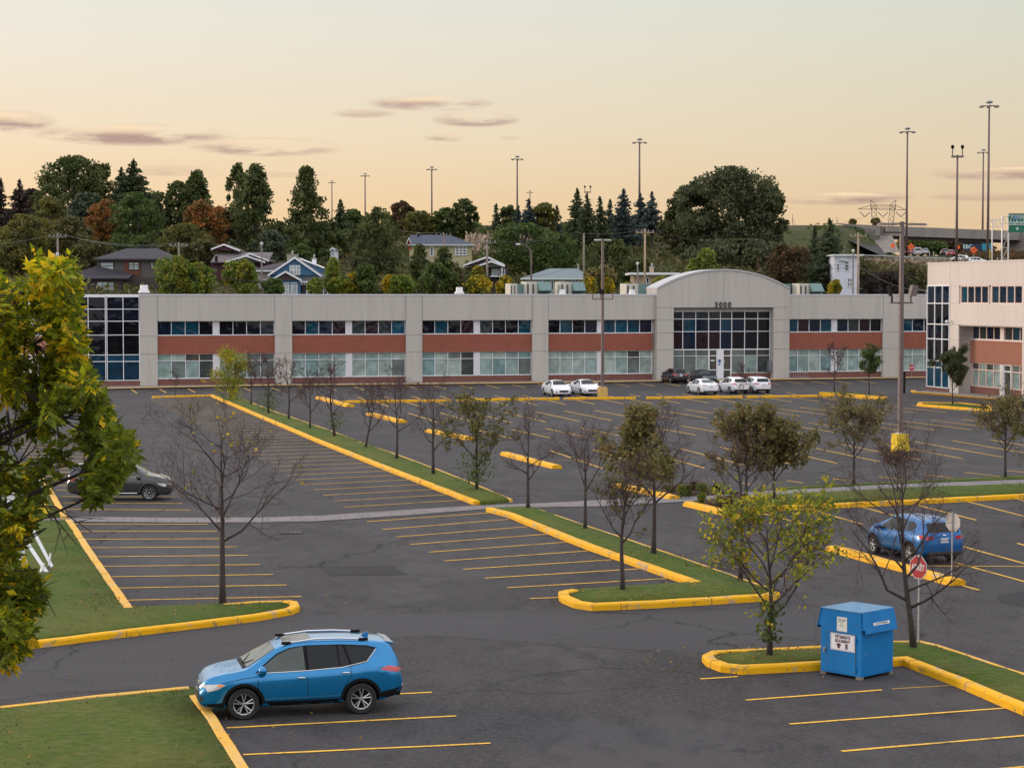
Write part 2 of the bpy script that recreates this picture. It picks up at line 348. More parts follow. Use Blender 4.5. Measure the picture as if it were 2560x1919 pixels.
# ------------------------------------------------------------------ terrain
YL = [-200, 232, 248, 262, 290, 330, 400, 440, 475, 520, 900, 6000]
ZL = [-.05, -.05, 1.2, 4.5, 8.4, 12.0, 18.0, 22.5, 26.0, 26.3, 26.3, 26.3]
YR = [-200, 232, 262, 300, 360, 425, 446, 476, 6000]
ZR = [-.05, -.05, 1.5, 5.0, 8.8, 14.6, 17.4, 18.8, 18.8]
def sstep(a, b, x):
    t = min(1, max(0, (x-a)/(b-a))); return t*t*(3-2*t)
def terr(x, y):
    l = float(np.interp(y, YL, ZL)); r = float(np.interp(y, YR, ZR))
    k = x/max(y, 1) if y < 480 else x/480.0
    sh = .045*(1-sstep(438, 468, y)); wr = sstep(.168-sh, .192-sh, k); z = l*(1-wr)+r*wr
    if y > 490:
        z += sstep(.250, .275, x/(y+1))*sstep(490, 520, y)*7.0
    if y > 250: z += (sin(x*.11+y*.07)*.35+sin(x*.043-y*.09)*.5)*sstep(250, 300, y)*(1-wr)*(1-sstep(455, 475, y))
    return z
xs = np.concatenate([np.arange(-900, -200, 50), np.arange(-200, 200, 4), np.arange(200, 901, 50)])
ys = np.concatenate([np.arange(-200, 220, 60), np.arange(224, 540, 3.5), np.arange(545, 900, 40), [1200, 2000, 4000, 6000]])
mb = MB(); nx = len(xs)
for y in ys:
    for x in xs: mb.v.append((float(x), float(y), terr(float(x), float(y))))
for j in range(len(ys)-1):
    for i in range(nx-1):
        a = j*nx+i; mb.f.append((a, a+1, a+nx+1, a+nx)); mb.m.append(0)
M_hill = layered('hill_grass', (.050, .062, .024), [(.03, 5, .42, .6, (.085, .092, .035), .85, S1), (.10, 6, .52, .66, (.075, .055, .035), .75, (1, 1, 1)),
    (.4, 7, .5, .66, (.024, .036, .014), .85, S1), (2.5, 7, .5, .65, (.10, .095, .05), .5, S1)], rough=1, bump=1, bscale=1.5, bdist=.6)
struct(mb.build('ground', M_hill, smooth=True))
def sheet(name, pts, z, m, sub=0):
    mb = MB(); mb.add([(p[0], p[1], z) for p in pts], [tuple(range(len(pts)))]); return struct(mb.build(name, m))
sheet('parking_lot', [(-150, -60), (150, -60), (150, 233), (-150, 233)], 0.0, M_asphalt)
# driveway surface: smoother lighter asphalt across the foreground
dv = [(-60,1480),(0,1478),(130,1390),(330,1372),(560,1345),(700,1330),(1210,1315),(1480,1322),(1640,1312),(1760,1325),(1760,1392),(1520,1410),(1240,1395),(930,1372),(640,1392),(430,1482),(120,1496),(-60,1520)]
sheet('driveway', [GF(x, y) for x, y in dv], .004, M_road)
for pts in ([(690,1223),(850,1221),(875,1241),(715,1243)], [(2150,1288),(2212,1276),(2212,1312),(2165,1300)], [(1470,900),(1560,896),(1600,903),(1500,907)]):
    sheet('asphalt_patch', [GF(x, y) for x, y in pts], .008, M_patch)

# ------------------------------------------------------------------ painted lines
lines = MB()
def stripe(a, b, wd=.12):
    a = Vector(a); b = Vector(b); d = (b-a); ln = d.length
    if ln < .3: return
    d /= ln; n = Vector((-d.y, d.x, 0)); k = max(1, int(ln/1.2)); o = len(lines.v)
    for i in range(k+1):
        p = a+d*(ln*i/k); j = random.uniform(-.012, .012); wv = wd/2*random.uniform(.9, 1.1)
        lines.v += [tuple(p+n*(wv+j)+Vector((0, 0, .012))), tuple(p-n*(wv-j)+Vector((0, 0, .012)))]
    for i in range(k): lines.f.append((o+2*i, o+2*i+1, o+2*i+3, o+2*i+2)); lines.m.append(0)
def rows(a1, b1, a2, b2, n=None, skip=(), wd=.12, step=2.65, ext=(0, 0)):
    A1, B1, A2, B2 = G(*a1), G(*b1), G(*a2), G(*b2)
    if n is None: n = max(1, round(((A2-A1).length+(B2-B1).length)/2/step))
    for i in range(-ext[0], n+1+ext[1]):
        if i in skip: continue
        t = i/n; stripe(A1.lerp(A2, t), B1.lerp(B2, t), wd)
S = lambda x, y: (x*FV, y*FV)
def L1(*pairs):
    for a, b in pairs: stripe(G(*a), G(*b))
# left lot, below and above the paved walk
rows((318,1500),(754,1490.6),(187,1310),(520,1310), 8, ext=(0,0))
rows((166,1273),(476,1275),(150,1241),(437,1243), 2)
rows((140,1225),(425,1228),(20,1090),(240,1090), None)
# stalls left of the upper median
rows((861.6,1267.5),(1157.6,1250),(375,998),(535,997), 35, wd=.10)
# stalls left of the lower median
lo = [((916.5,1304),(1234,1281)),((956,1323.5),(1271.7,1298)),((991,1342),(1319,1316.5)),((1026,1361),(1368,1335)),((1073,1380),(1419,1355)),
      ((1110.6,1402),(1474,1376.5)),((1157.6,1422.7),(1531,1399)),((1211.8,1445),(1595.7,1422)),((1268,1469),(1666,1446)),((1325,1496),(1407,1493))]
L1(*lo)
# near stalls
L1((S(490,1572),S(985,1546)),(S(525,1630),S(1060,1605)),(S(455,1518),S(933,1495)),(S(560,1698),S(1150,1672)))
L1(((1750.5,1697),(1844,1691)),((1865,1750),(2205,1724.5)),((1974,1809.6),(2522,1768.8)),((2104,1877.7),(2600,1835)),((2240,1945),(2750,1900)))
stripe(G(2230,1722), G(2382,1713), .04)
# right lot round the blue hatchback
L1(((2020,1272.5),(2155,1310)),((2153,1266.7),(2245,1292)),((2290.6,1261.6),(2439.6,1300)),((2420,1254),(2570,1293)),((2543,1247),(2700,1290)),
   ((2396.5,1362.7),(2570,1411)),((2382.7,1404.7),(2570,1456)),((2320,1414.5),(2600,1416)),((2543.5,1358),(2640,1385)),((2406,1463.5),(2447.5,1475)),((1891,1280),(2020,1312)))
# middle lot: long angled double rows
rows((1376,1126.7),(1529,1178.4),(2286.7,1104),(2508,1143), None, ext=(0,3))
rows((1191,1075),(1280,1096),(2253,1052),(2430,1074.5), None, ext=(0,3))
rows((1022,1033),(1110.6,1060.8),(2281,1013.7),(2437.6,1029.4), None, ext=(0,3))
rows((940,1005),(973,1016.5),(2049,993),(2116,1002.7), None)
rows((1729,1212),(1745,1216),(2412,1181),(2504,1191), None, ext=(0,2))
for a, b in (((1060,1046),(2560,1018)),((1240,1086),(2560,1060)),((1376,1152),(2560,1118))):
    A, B = G(*a), G(*b); k = 24
    stripe(A, B, .05)
rows((890,992),(912,999),(1967,981.6),(1994.5,987), None)
rows((327.5,973),(342,982.5),(2143.5,951),(2190,958), None, step=2.8)
struct(lines.build('parking_lines', M_line))

# ------------------------------------------------------------------ kerbs
def resample(pts, step=.8, jit=.012):
    outp = []
    for i in range(len(pts)-1):
        a, b = Vector(pts[i]), Vector(pts[i+1]); n = max(1, int((b-a).length/step))
        for k in range(n): outp.append(a.lerp(b, k/n))
    outp.append(Vector(pts[-1]))
    return [(p.x+random.uniform(-jit, jit), p.y+random.uniform(-jit, jit), random.uniform(-jit*.6, jit*.6)) for p in outp]
def kerb(px, wd=.26, h=.16, m=M_kerb, closed=False, name='kerb', raw=False):
    pts = [G(x, y, h) for x, y in px] if not raw else [Vector(p) for p in px]
    pts = [Vector((p.x, p.y, 0)) for p in pts]
    prof = [(-wd/2, -.02), (-wd/2*.97, h*.75), (-wd/2+.035, h), (wd/2-.035, h), (wd/2*.97, h*.75), (wd/2, -.02)]
    mb = MB(); rp = resample(pts); mb.sweep(rp, prof, closed=closed)
    acc = 0; nxt = random.uniform(1, 3)
    for i in range(len(rp)-1):
        a, b = Vector(rp[i]), Vector(rp[i+1]); a.z = b.z = 0; ln = (b-a).length
        while nxt < acc+ln and ln > 0:
            c = a.lerp(b, (nxt-acc)/ln); dd = (b-a)/ln; e = max(.010, c.y*.00016)
            mb.sweep([c-dd*e, c+dd*e], [(o_*1.02, h_*1.015 if h_ > 0 else h_) for o_, h_ in prof], mi=1); nxt += random.choice((2.4, 3.0, 3.0, 3.6))
        acc += ln
    return struct(mb.build(name, [m, M_joint], smooth=False))
kerb([(486,1736),(529,1792),(605,1912),(700,2060)], .27, m=M_kerb2)
kerb([(-60,1771),(0,1765),(240,1738),(400,1722),(470,1716)], .22, m=M_kerb2)
kerb([(-80,1622),(0,1608),(107.6,1599),(369,1567),(640,1535),(722,1520),(737,1512),(733,1503),(715,1500)], .30, .18)
kerb([(715,1500),(640,1502),(560,1509)], .2, .16, M_kerb2)
kerb([(172,1298),(240,1401),(281,1460),(322,1517)], .30, .16, M_kerb2)
kerb([(100,1190),(132,1236),(161,1289)], .30, .16, M_kerb2)
kerb([(178,983),(60,983)], .25, .15, M_kerb2)
# upper median
K1L = [(381,990),(529,986),(640,1033),(797,1099),(954,1161),(1192,1252)]
K1R = [(599,993),(640,1010),(699,1032),(836,1079),(910.6,1108),(989,1134),(1087,1170),(1197,1213),(1277,1247)]
kerb(K1L, .36, .17); kerb(K1R, .16, .15, M_kerb2)
# lower median
K2L = [(1224,1268),(1280,1283),(1468,1358),(1742,1452)]
K2R = [(1325,1265),(1468,1314),(1570,1347),(1770,1415.6),(1915,1466)]
kerb(K2L, .36, .18); kerb(K2R, .16, .15, M_kerb2)
kerb([(1437,1472),(1409,1477),(1412,1488),(1445,1502),(1484,1508),(1640,1501),(1920,1484),(1938,1478)], .34, .2)
# island with the clothes bin
kerb([(2050,1614),(1789,1627),(1770,1635),(1780,1646),(1813,1658),(1855,1663),(2050,1653),(2264,1641),(2279,1647),(2400,1693),(2560,1760),(2700,1822)], .30, .2)
kerb([(2050,1614),(2232,1602),(2300,1601),(2341,1611),(2560,1683),(2680,1725)], .18, .17, M_kerb2)
# low solid noses at the row ends
for a, b, wd in (((799,991),(875,1011),.8),((926,1031),(1006,1050),.75),((1073,1072),(1175,1092),.7),((1262,1129),(1392,1162),.62),((1548,1207),(1686,1238),.6),((1722,1253),(1894,1293),.6),((2082,1362),(2394,1448),.62)):
    h = .20; A, B = G(*a, h), G(*b, h); A.z = B.z = 0; d = (B-A).normalized(); mb = MB()
    prof = [(-wd/2, -.02), (-wd/2+.04, h*.8), (-wd/2+.14, h), (wd/2-.14, h), (wd/2-.04, h*.8), (wd/2, -.02)]
    mb.sweep(resample([A, B], .7, .015), prof); struct(mb.build('kerb_nose', M_kerb))
# strip of kerbs in front of the far parked row
for a, b in (((857,1001),(1126,998)),((1142,996.5),(1397,993.6)),((1411,993.4),(1588,991.6)),((1617,991.5),(1855,989)),((1868,989),(2100,986))):
    kerb([a, b], .5, .2)
kerb([(2051,980),(2112,983),(2212,991),(2204,994),(2100,987)], .45, .2)
# kerbs at the buildings
kerb([(240,976),(249,969.5),(640,962),(1280,956.5),(1648,951),(1920,947.5),(2330,942)], .4, .15)
kerb([(2282.7,975),(2290,978.5),(2500,996),(2570,1004),(2700,1018)], .5, .16)
kerb([(2475,1023),(2298,1009.5),(2302,1005),(2400,1006),(2474,1014)], .45, .2, closed=True)
kerb([(1864,1266),(1920,1265),(2234,1251),(2560,1234),(2700,1227)], .42, .2)

# ------------------------------------------------------------------ lawns: domed grass inside the kerbs
LAWNS = []
def lawn(px, z=.13, dome=.05, raw=False, m=M_grass, name='lawn', cell=1.6):
    pts = [G(x, y, z) for x, y in px] if not raw else px
    LAWNS.append([(p[0], p[1]) for p in pts])
    from mathutils.geometry import tessellate_polygon
    bm = bmesh.new(); vs = [bm.verts.new((p[0], p[1], z)) for p in pts]
    for tri in tessellate_polygon([[Vector((p[0], p[1], 0)) for p in pts]]):
        try: bm.faces.new([vs[i] for i in tri])
        except ValueError: pass
    for _ in range(7):
        es = [e for e in bm.edges if e.calc_length() > cell*1.8]
        if not es: break
        bmesh.ops.subdivide_edges(bm, edges=es, cuts=1); bmesh.ops.triangulate(bm, faces=bm.faces)
    for v in bm.verts:
        if not v.is_boundary: v.co.z += dome*random.uniform(.2, 1)
    be = [e for e in bm.edges if e.is_boundary]
    for e in be:
        a, b = e.verts; c, d = bm.verts.new((a.co.x, a.co.y, 0)), bm.verts.new((b.co.x, b.co.y, 0)); bm.faces.new((a, b, d, c))
    bmesh.ops.recalc_face_normals(bm, faces=bm.faces)
    me = bpy.data.meshes.new(name); bm.to_mesh(me); bm.free(); me.materials.append(m)
    me.polygons.foreach_set('use_smooth', [True]*len(me.polygons))
    o = bpy.data.objects.new(name, me); COL.objects.link(o); return struct(o)
lawnA = [(-140,1772),(0,1764),(240,1738),(400,1721),(484,1716),(490,1738),(529,1796),(605,1915),(700,2070),(-140,2100)]
lawnB = [(-140,1616),(0,1606),(107,1597),(369,1565),(640,1533),(720,1518),(730,1510),(725,1503),(700,1502),(560,1507),(325,1515),(281,1458),(240,1400),(172,1299),(-140,1303)]
lawn(lawnA); lawn(lawnB); lawn([(-140,1285),(161,1287),(132,1236),(100,1190),(-140,1010)], cell=3)
lawn([(1202,1255),(1192,1250),(954,1159),(797,1097),(640,1031),(529,985),(599,993),(640,1010),(699,1032),(836,1079),(989,1134),(1087,1170),(1277,1247)], .13, .12)
lawn([(1224,1268),(1325,1264),(1468,1314),(1570,1347),(1770,1415),(1915,1466),(1935,1478),(1920,1483),(1640,1500),(1484,1506),(1445,1500),(1415,1487),(1412,1478),(1437,1472),(1742,1452),(1468,1358),(1280,1283)], .14, .12)
lawn([(2050,1614),(1789,1627),(1774,1635),(1782,1645),(1815,1656),(1855,1661),(2050,1651),(2264,1639),(2279,1645),(2400,1691),(2560,1758),(2700,1820),(2690,1728),(2560,1683),(2341,1611),(2300,1601),(2232,1602)], .15, .08, cell=.8)
lawn([(1943,1217),(2234,1203),(2560,1187),(2700,1180),(2700,1188),(2560,1196),(2234,1208),(1940,1224)], .10, .04)
lawn([(1864,1264),(1876,1240),(1940,1234),(2234,1218),(2560,1206),(2700,1199),(2700,1224),(2560,1231),(2234,1248),(1920,1262)], .12, .08)
lawn([(2051,979),(2100,978.5),(2160,983),(2212,990),(2112,985)], .16, .02, cell=3)
lawn([(2300,1006),(2400,1006),(2474,1014),(2473,1021),(2300,1009)], .15, .02, cell=3)
lawn([(-40,983),(178,982),(250,968),(252,964),(150,962),(-40,964)], .08, .04, cell=4)
# reddish mulch bed
M_mulch = layered('mulch', (.045, .026, .022), [(1.5, 7, .4, .6, (.07, .045, .035), .8, S1), (9, 4, .5, .7, (.02, .012, .01), .7, S1)])
lawn([(1652,1211),(1690,1209),(1800,1214),(1826,1224),(1849,1229),(1711,1236),(1690,1234)], .12, .08, m=M_mulch, name='mulch_bed')
lawn([(1747,1251),(1849,1233),(1895,1237),(1880,1262),(1868,1264),(1800,1262)], .12, .08, m=M_mulch, name='mulch_bed')

# ------------------------------------------------------------------ walkway of pale pavers crossing the lot
def paver_mat():
    m = bpy.data.materials.new('grey_pavers'); m.use_nodes = True; t = m.node_tree; b = t.nodes['Principled BSDF']; b.inputs['Roughness'].default_value = .9
    g = t.nodes.new('ShaderNodeNewGeometry'); mp = t.nodes.new('ShaderNodeMapping'); t.links.new(g.outputs['Position'], mp.inputs[0]); mp.inputs['Rotation'].default_value = (0, 0, -.20)
    br = t.nodes.new('ShaderNodeTexBrick'); t.links.new(mp.outputs[0], br.inputs['Vector']); br.inputs['Scale'].default_value = 1
    br.inputs['Brick Width'].default_value = 1.0; br.inputs['Row Height'].default_value = 1.0; br.inputs['Mortar Size'].default_value = .03; br.offset = .35
    br.inputs['Color1'].default_value = (.20, .17, .168, 1); br.inputs['Color2'].default_value = (.165, .145, .148, 1); br.inputs['Mortar'].default_value = (.09, .08, .08, 1)
    n = t.nodes.new('ShaderNodeTexNoise'); n.inputs['Scale'].default_value = 1.3; n.inputs['Detail'].default_value = 7; t.links.new(g.outputs['Position'], n.inputs['Vector'])
    mx = t.nodes.new('ShaderNodeMix'); mx.data_type = 'RGBA'; mx.inputs[7].default_value = (.12, .108, .112, 1)
    mr = t.nodes.new('ShaderNodeMapRange'); mr.inputs[1].default_value = .45; mr.inputs[2].default_value = .68; mr.inputs[4].default_value = .7; t.links.new(n.outputs[0], mr.inputs[0])
    t.links.new(mr.outputs[0], mx.inputs[0]); t.links.new(br.outputs[0], mx.inputs[6]); t.links.new(mx.outputs[2], b.inputs['Base Color']); return m
M_paver = paver_mat()
M_path = layered('path_concrete', (.20, .19, .20), [(.6, 6, .4, .65, (.16, .15, .16), .8, S1), (14, 5, .45, .65, (.25, .24, .24), .5, S1)])
top = [(80,1300),(166,1291),(400,1293),(640,1293),(797,1288),(1032,1272.5),(1201,1262.7),(1327,1258),(1530,1248)]
bot = [(80,1309),(166,1303),(400,1305),(640,1305),(797,1302),(1032,1286),(1228,1270.6),(1331,1267.5),(1530,1264)]
mb = MB(); k = len(top); vs = [G(x, y, .022) for x, y in top]+[G(x, y, .022) for x, y in bot]
mb.add(vs, [(i, i+1, k+i+1, k+i) for i in range(k-1)]); struct(mb.build('paver_walk', M_paver))
top = [(1530,1248),(1711,1237),(1849,1231),(1940,1225.5),(2234,1209.5),(2560,1198),(2700,1191)]
bot = [(1530,1264),(1743,1251),(1876,1240),(1940,1236),(2234,1219.6),(2560,1208),(2700,1200)]
mb = MB(); k = len(top); vs = [G(x, y, .026) for x, y in top]+[G(x, y, .026) for x, y in bot]
vs += [v+Vector((0, 0, .1)) for v in vs[2:k]]+[v+Vector((0, 0, .1)) for v in vs[k+2:2*k]]
mb.add([G(x, y, .026) for x, y in top[:3]]+[G(x, y, .026) for x, y in bot[:3]], [(0, 1, 4, 3), (1, 2, 5, 4)])
mb.add([G(x, y, .125) for x, y in top[2:]]+[G(x, y, .125) for x, y in bot[2:]], [(i, i+1, k-2+i+1, k-2+i) for i in range(k-3)])
struct(mb.build('path', M_path))
# small tufts of longer grass along the near lawns (uncountable)
def tufts(polys, n, h, name):
    from mathutils.geometry import tessellate_polygon
    tris = []
    for px in polys:
        pts = [G(x, y, .13) for x, y in px]; t3 = tessellate_polygon([pts])
        for a, b, c in t3:
            A, B, C = pts[a], pts[b], pts[c]; ar = ((B-A).cross(C-A)).length/2
            tris.append((A, B, C, ar))
    wts = np.array([t[3] for t in tris]); wts /= wts.sum(); idx = rng.choice(len(tris), n, p=wts)
    V = np.zeros((n, 3, 3)); 
    for i, k in enumerate(idx):
        A, B, C, _ = tris[k]; r1, r2 = rng.random(2); r1 = sqrt(r1)
        p = A*(1-r1)+B*(r1*(1-r2))+C*(r1*r2); a = rng.random()*pi; hh = h*rng.uniform(.4, 1.2); wd = .018
        lx, ly = rng.normal(0, .4, 2)*hh
        V[i] = [(p.x-cos(a)*wd, p.y-sin(a)*wd, .12), (p.x+cos(a)*wd, p.y+sin(a)*wd, .12), (p.x+lx, p.y+ly, .13+hh)]
    me = bpy.data.meshes.new(name); me.from_pydata(V.reshape(-1, 3).tolist(), [], np.arange(n*3).reshape(-1, 3).tolist())
    me.materials.append(M_grass); o = bpy.data.objects.new(name, me); COL.objects.link(o)
    return tag(o, 'short mown grass blades on the parking lot lawns', 'grass', kind='stuff')
isl = [(2050,1616),(1789,1629),(1776,1637),(1820,1656),(1855,1660),(2050,1650),(2264,1639),(2400,1690),(2560,1757),(2560,1686),(2341,1613),(2300,1603),(2232,1604)]
tufts([lawnA, lawnB, isl], 14000, .05, 'grass')
# ------------------------------------------------------------------ main office building
TH = radians(15.2)
BA = Vector((-38.4, 206.9, 0)); BU = Vector((cos(TH), sin(TH), 0)); BN = Vector((-sin(TH), cos(TH), 0))
def hitu(px, off=0.0, org=BA, U=BU, Nn=BN):
    """u coordinate where the pixel column meets the wall plane shifted back by off"""
    r = ray(px, 800); o = org+Nn*off
    den = r.x*U.y-r.y*U.x
    return (r.y*o.x-r.x*o.y)/den
def zat(px, py, u, off=0.0, org=BA, U=BU, Nn=BN):
    p = org+U*u+Nn*off; return P(px, py, p.y).z
office = tag(empty('office_building', BA, TH), 'long two storey grey concrete office building with arched entrance and red brick bands', 'building')
ZTOP = 9.52; REC = .55
uL = hitu(349); uR = 90.0
uArc0, uArc1 = hitu(1638.8), hitu(1969.8)
mb = MB()
mb.bb(uL, uR, REC+.05, 26, -.2, ZTOP-.5); mb.build('core', M_conc, office)
mb = MB(); mb.bb(uL, uR, REC+.3, 26.2, ZTOP-.5, ZTOP-.42); mb.build('roof', mat('roof_membrane', (.20, .19, .185), .9), office)
piers = [(349, 393.3), (687, 730), (1015, 1055.7), (1331, 1371), (1638.8, 1676), (1929.8, 1969.8), (2208, 2256), (2500, 2545)]
pu = [(hitu(a), hitu(b)) for a, b in piers]
Z = dict(top=ZTOP, w2t=6.78, w2b=5.28, brb=3.36, w1m=2.62, w1b=.78, base=.08)
pm = MB(); cm = MB(); jm = MB()
for i, (a, b) in enumerate(pu):
    if i in (4, 5): continue
    MB().bb(a, b, 0, REC+.04, 0, Z['w2t']).build('pier', M_conc, office)
for z in (5.22, 3.36):
    for i, (a, b) in enumerate(pu):
        jm.bb(a+.004, b-.004, -.004, .01, z-.018, z+.018)
# parapet band, split either side of the arch
for a, b in ((uL, uArc0), (uArc1, uR)):
    mb = MB(); mb.bb(a, b, 0, REC+.03, Z['w2t']+.001, ZTOP-.06); mb.build('parapet', M_conc, office)
    mb = MB(); mb.bb(a, b, -.05, REC+.12, ZTOP-.06, ZTOP+.06); mb.build('coping', mat('light_coping', (.58,.58,.62), .5, vary=.06), office)
for i, (a, b) in enumerate(pu):
    if i in (4, 5): continue
    for u in (a, b): jm.bb(u-.02, u+.02, -.004, .01, Z['w2t'], ZTOP-.07)
def window_group(parent, x0, x1, z0, z1, y, pal, npane, zt=None, fr=.055, frm=None, depth=.10, weights=None, seed=0, name='window'):
    """one window: a glass mesh with a pane per opening, and its frame as a sub-part"""
    r = random.Random(seed); g = MB(); f = MB(); wd = (x1-x0)/npane
    rowsz = [(z0, z1)] if zt is None else [(z0, zt), (zt, z1)]
    for k in range(npane):
        base = r.choices(range(len(pal)), weights)[0]
        for ri, (a, b) in enumerate(rowsz):
            mi = base if (ri == 0 or r.random() < .6) else r.choices(range(len(pal)), weights)[0]
            cx0, cx1 = x0+k*wd, x0+(k+1)*wd; t = r.uniform(-.012, .012)
            g.add([(cx0, y+t, a), (cx1, y-t, a), (cx1, y-t, b), (cx0, y+t, b)], [(0, 1, 2, 3)], mi)
    yf = y-depth/2
    for k in range(npane+1): f.bb(x0+k*wd-fr/2, x0+k*wd+fr/2, yf-depth/2, y+.03, z0, z1)
    for z in [z0, z1]+([zt] if zt else []): f.bb(x0-fr/2, x1+fr/2, yf-depth/2-.004, y+.026, z-fr/2, z+fr/2)
    o = g.build(name, pal, parent); f.build('frame', frm or M_white, o); return o
def office_bay(a, b, seed):
    y = REC
    mid = (a+b)/2; hw = .30
    for s, (x0, x1) in enumerate(((a, mid-hw), (mid+hw, b))):
        window_group(office, x0+.03, x1-.03, Z['w2b']+.04, Z['w2t']-.03, y-.02, GL_UP, 4, seed=seed*7+s, weights=(4, 4, 3, 2, 2, 1))
        window_group(office, x0+.03, x1-.03, Z['w1b']+.04, Z['brb']-.04, y-.02, GL_LO, 4, Z['w1m'], seed=seed*7+s+3, weights=(4, 4, 2, 2, 1, 1))
    for za_, zb_ in ((Z['w2b'], Z['w2t']-.002), (Z['w1b'], Z['brb']-.002)): MB().bb(mid-hw, mid+hw, y-.16, y+.03, za_, zb_).build('mullion_panel', mat('mullion_panel', (.60, .59, .62), .5, vary=.04), office)
    mb = MB(); mb.bb(a, b, y-.30, y+.03, Z['brb'], Z['w2b']-.03); mb.build('brick_band', M_brick, office)
    mb = MB(); mb.bb(a, b, y-.12, y+.03, 0, Z['w1b']-.03); mb.build('brick_base', M_brickbase, office)
    mb = MB(); mb.bb(a+.01, b-.01, y-.33, y+.02, Z['w2b']-.03, Z['w2b']+.03); mb.bb(a+.01, b-.01, y-.16, y+.02, Z['w1b']-.03, Z['w1b']+.03); mb.build('sill', M_alu, office)
    for u in (mid-hw, mid+hw): jm.bb(u-.012, u+.012, y-.304, y-.29, Z['brb'], Z['w2b']-.03)
bays = [(pu[0][1], pu[1][0]), (pu[1][1], pu[2][0]), (pu[2][1], pu[3][0]), (pu[3][1], pu[4][0]-.25), (pu[5][1], pu[6][0]), (pu[6][1], pu[7][0])]
for i, (a, b) in enumerate(bays): office_bay(a, b, i+1)
# arched entrance block, standing a little proud
AY = -.45; zs = zat(1640, 722, uArc0); zpk = zat(1806, 676, (uArc0+uArc1)/2)
a0, a1 = uArc0, uArc1; mid = (a0+a1)/2; hw = (a1-a0)/2
sag = zpk-zs; R = (hw*hw+sag*sag)/(2*sag)
def arc(u): return zpk-R+sqrt(max(0, R*R-(u-mid)**2))
n = 28; arcp = [(a0+(a1-a0)*i/n, arc(a0+(a1-a0)*i/n)) for i in range(n+1)]
wo0, wo1 = hitu(1677, .5), hitu(1934, AY); zw = 8.10
mb = MB()
mb.bb(a0, wo0, AY, 2.0, 0, zw).build('arch_pier', M_conc, office); MB().bb(wo1, a1, AY, 2.0, 0, zw).build('arch_pier', M_conc, office); mb = MB()
mb.ext([(a0, AY, zw+.001)]+[(u, AY, z) for u, z in arcp][0:0]+[(a1, AY, zw+.001)]+[(u, AY, z) for u, z in reversed(arcp)], (0, 2.5, 0))
mb.build('arch_wall', M_conc, office)
mb = MB(); k = n+1
vs = [(u, AY-.10, z-.02) for u, z in arcp]+[(u, AY-.10, z+.16) for u, z in arcp]+[(u, 3.2, z+.16) for u, z in arcp]+[(u, 3.2, z-.02) for u, z in arcp]
fs = []
for i in range(n):
    for q in range(4): fs.append((q*k+i, q*k+i+1, ((q+1) % 4)*k+i+1, ((q+1) % 4)*k+i))
fs += [(0, k, 2*k, 3*k), (n, k+n, 2*k+n, 3*k+n)]
mb.add(vs, fs); mb.build('arched_roof', mat('grey_metal_coping', (.40,.40,.42), .6, vary=.06), office)
mb = MB(); mb.ext([(a0+.05, 2.95, ZTOP-.5)]+[(a1-.05, 2.95, ZTOP-.5)]+[(u, 2.95, z-.03) for u, z in reversed(arcp)], (0, .15, 0)); mb.build('rear_gable', M_conc, office)
mb = MB()
for (a, b) in ((a0+.02, a0+.14), (a1-.14, a1-.02)): MB().bb(a, b, 2.05, 2.94, ZTOP-.5, zs-.03).build('side_wall', M_conc, office)
for z in (8.10, 6.72, 5.3, 3.42):
    jm.bb(a0+.003, wo0, AY-.004, AY+.01, z-.018, z+.018); jm.bb(wo1, a1-.003, AY-.004, AY+.01, z-.018, z+.018)
jm.bb(mid-.015, mid+.015, AY-.003, AY+.01, zw, zpk-.05)
jm.build('panel_joints', M_joint, office)
# entrance glazing: eight wide columns
zz = [zat(1800, y, mid, .5) for y in (778, 797, 828.4, 872.7, 889, 932)]
yw = .5; cols = [hitu(1640+x/6.14, yw) for x in (228, 408, 607, 805, 985, 1160, 1358, 1558, 1745)]
r = random.Random(5)
g = MB(); f = MB()
for k in range(8):
    for j in range(3):
        mi = [0, 2, 1, 1, 2, 1, 0, 0][k] if j else [1, 5, 5, 5, 5, 0, 0, 0][k]
        if j == 2: mi = [3, 1, 3, 3, 1, 0, 0, 0][k]
        g.add([(cols[k], yw, zz[j+1]), (cols[k+1], yw, zz[j+1]), (cols[k+1], yw+.01, zz[j]), (cols[k], yw+.01, zz[j])], [(0, 1, 2, 3)], mi)
for k in range(9): f.bb(cols[k]-.035, cols[k]+.035, yw-.1, yw+.03, zz[3], zz[0])
for j in range(4): f.bb(cols[0], cols[8], yw-.104, yw+.026, zz[j]-.035, zz[j]+.035)
o = g.build('curtain_wall', GL_UP, office); f.build('frame', M_white, o)
for (ka, kb, sd) in ((0, 3, 1), (5, 8, 2)):
    window_group(office, cols[ka], cols[kb], zz[5], zz[3]-.06, yw, [GL_LO[5], GL_LO[3], GL_LO[0]] if ka == 0 else [GL_LO[4], GL_LO[3], GL_LO[1]], 3, zz[4], seed=40+sd)
for q in ((cols[5], cols[8]+.3), (cols[0], cols[3]-.02)): MB().bb(q[0], q[1], yw-.12, yw+.03, 0, zz[5]-.03).build('brick_base', M_brickbase, office)
du = [hitu(1640+x/6.14, yw) for x in (808, 940, 945, 1022, 1025, 1155)]
mb = MB(); mb.bb(du[1], du[4], yw-.14, yw+.03, 0, zz[3]-.03); mb.build('entrance_panel', M_white, office)
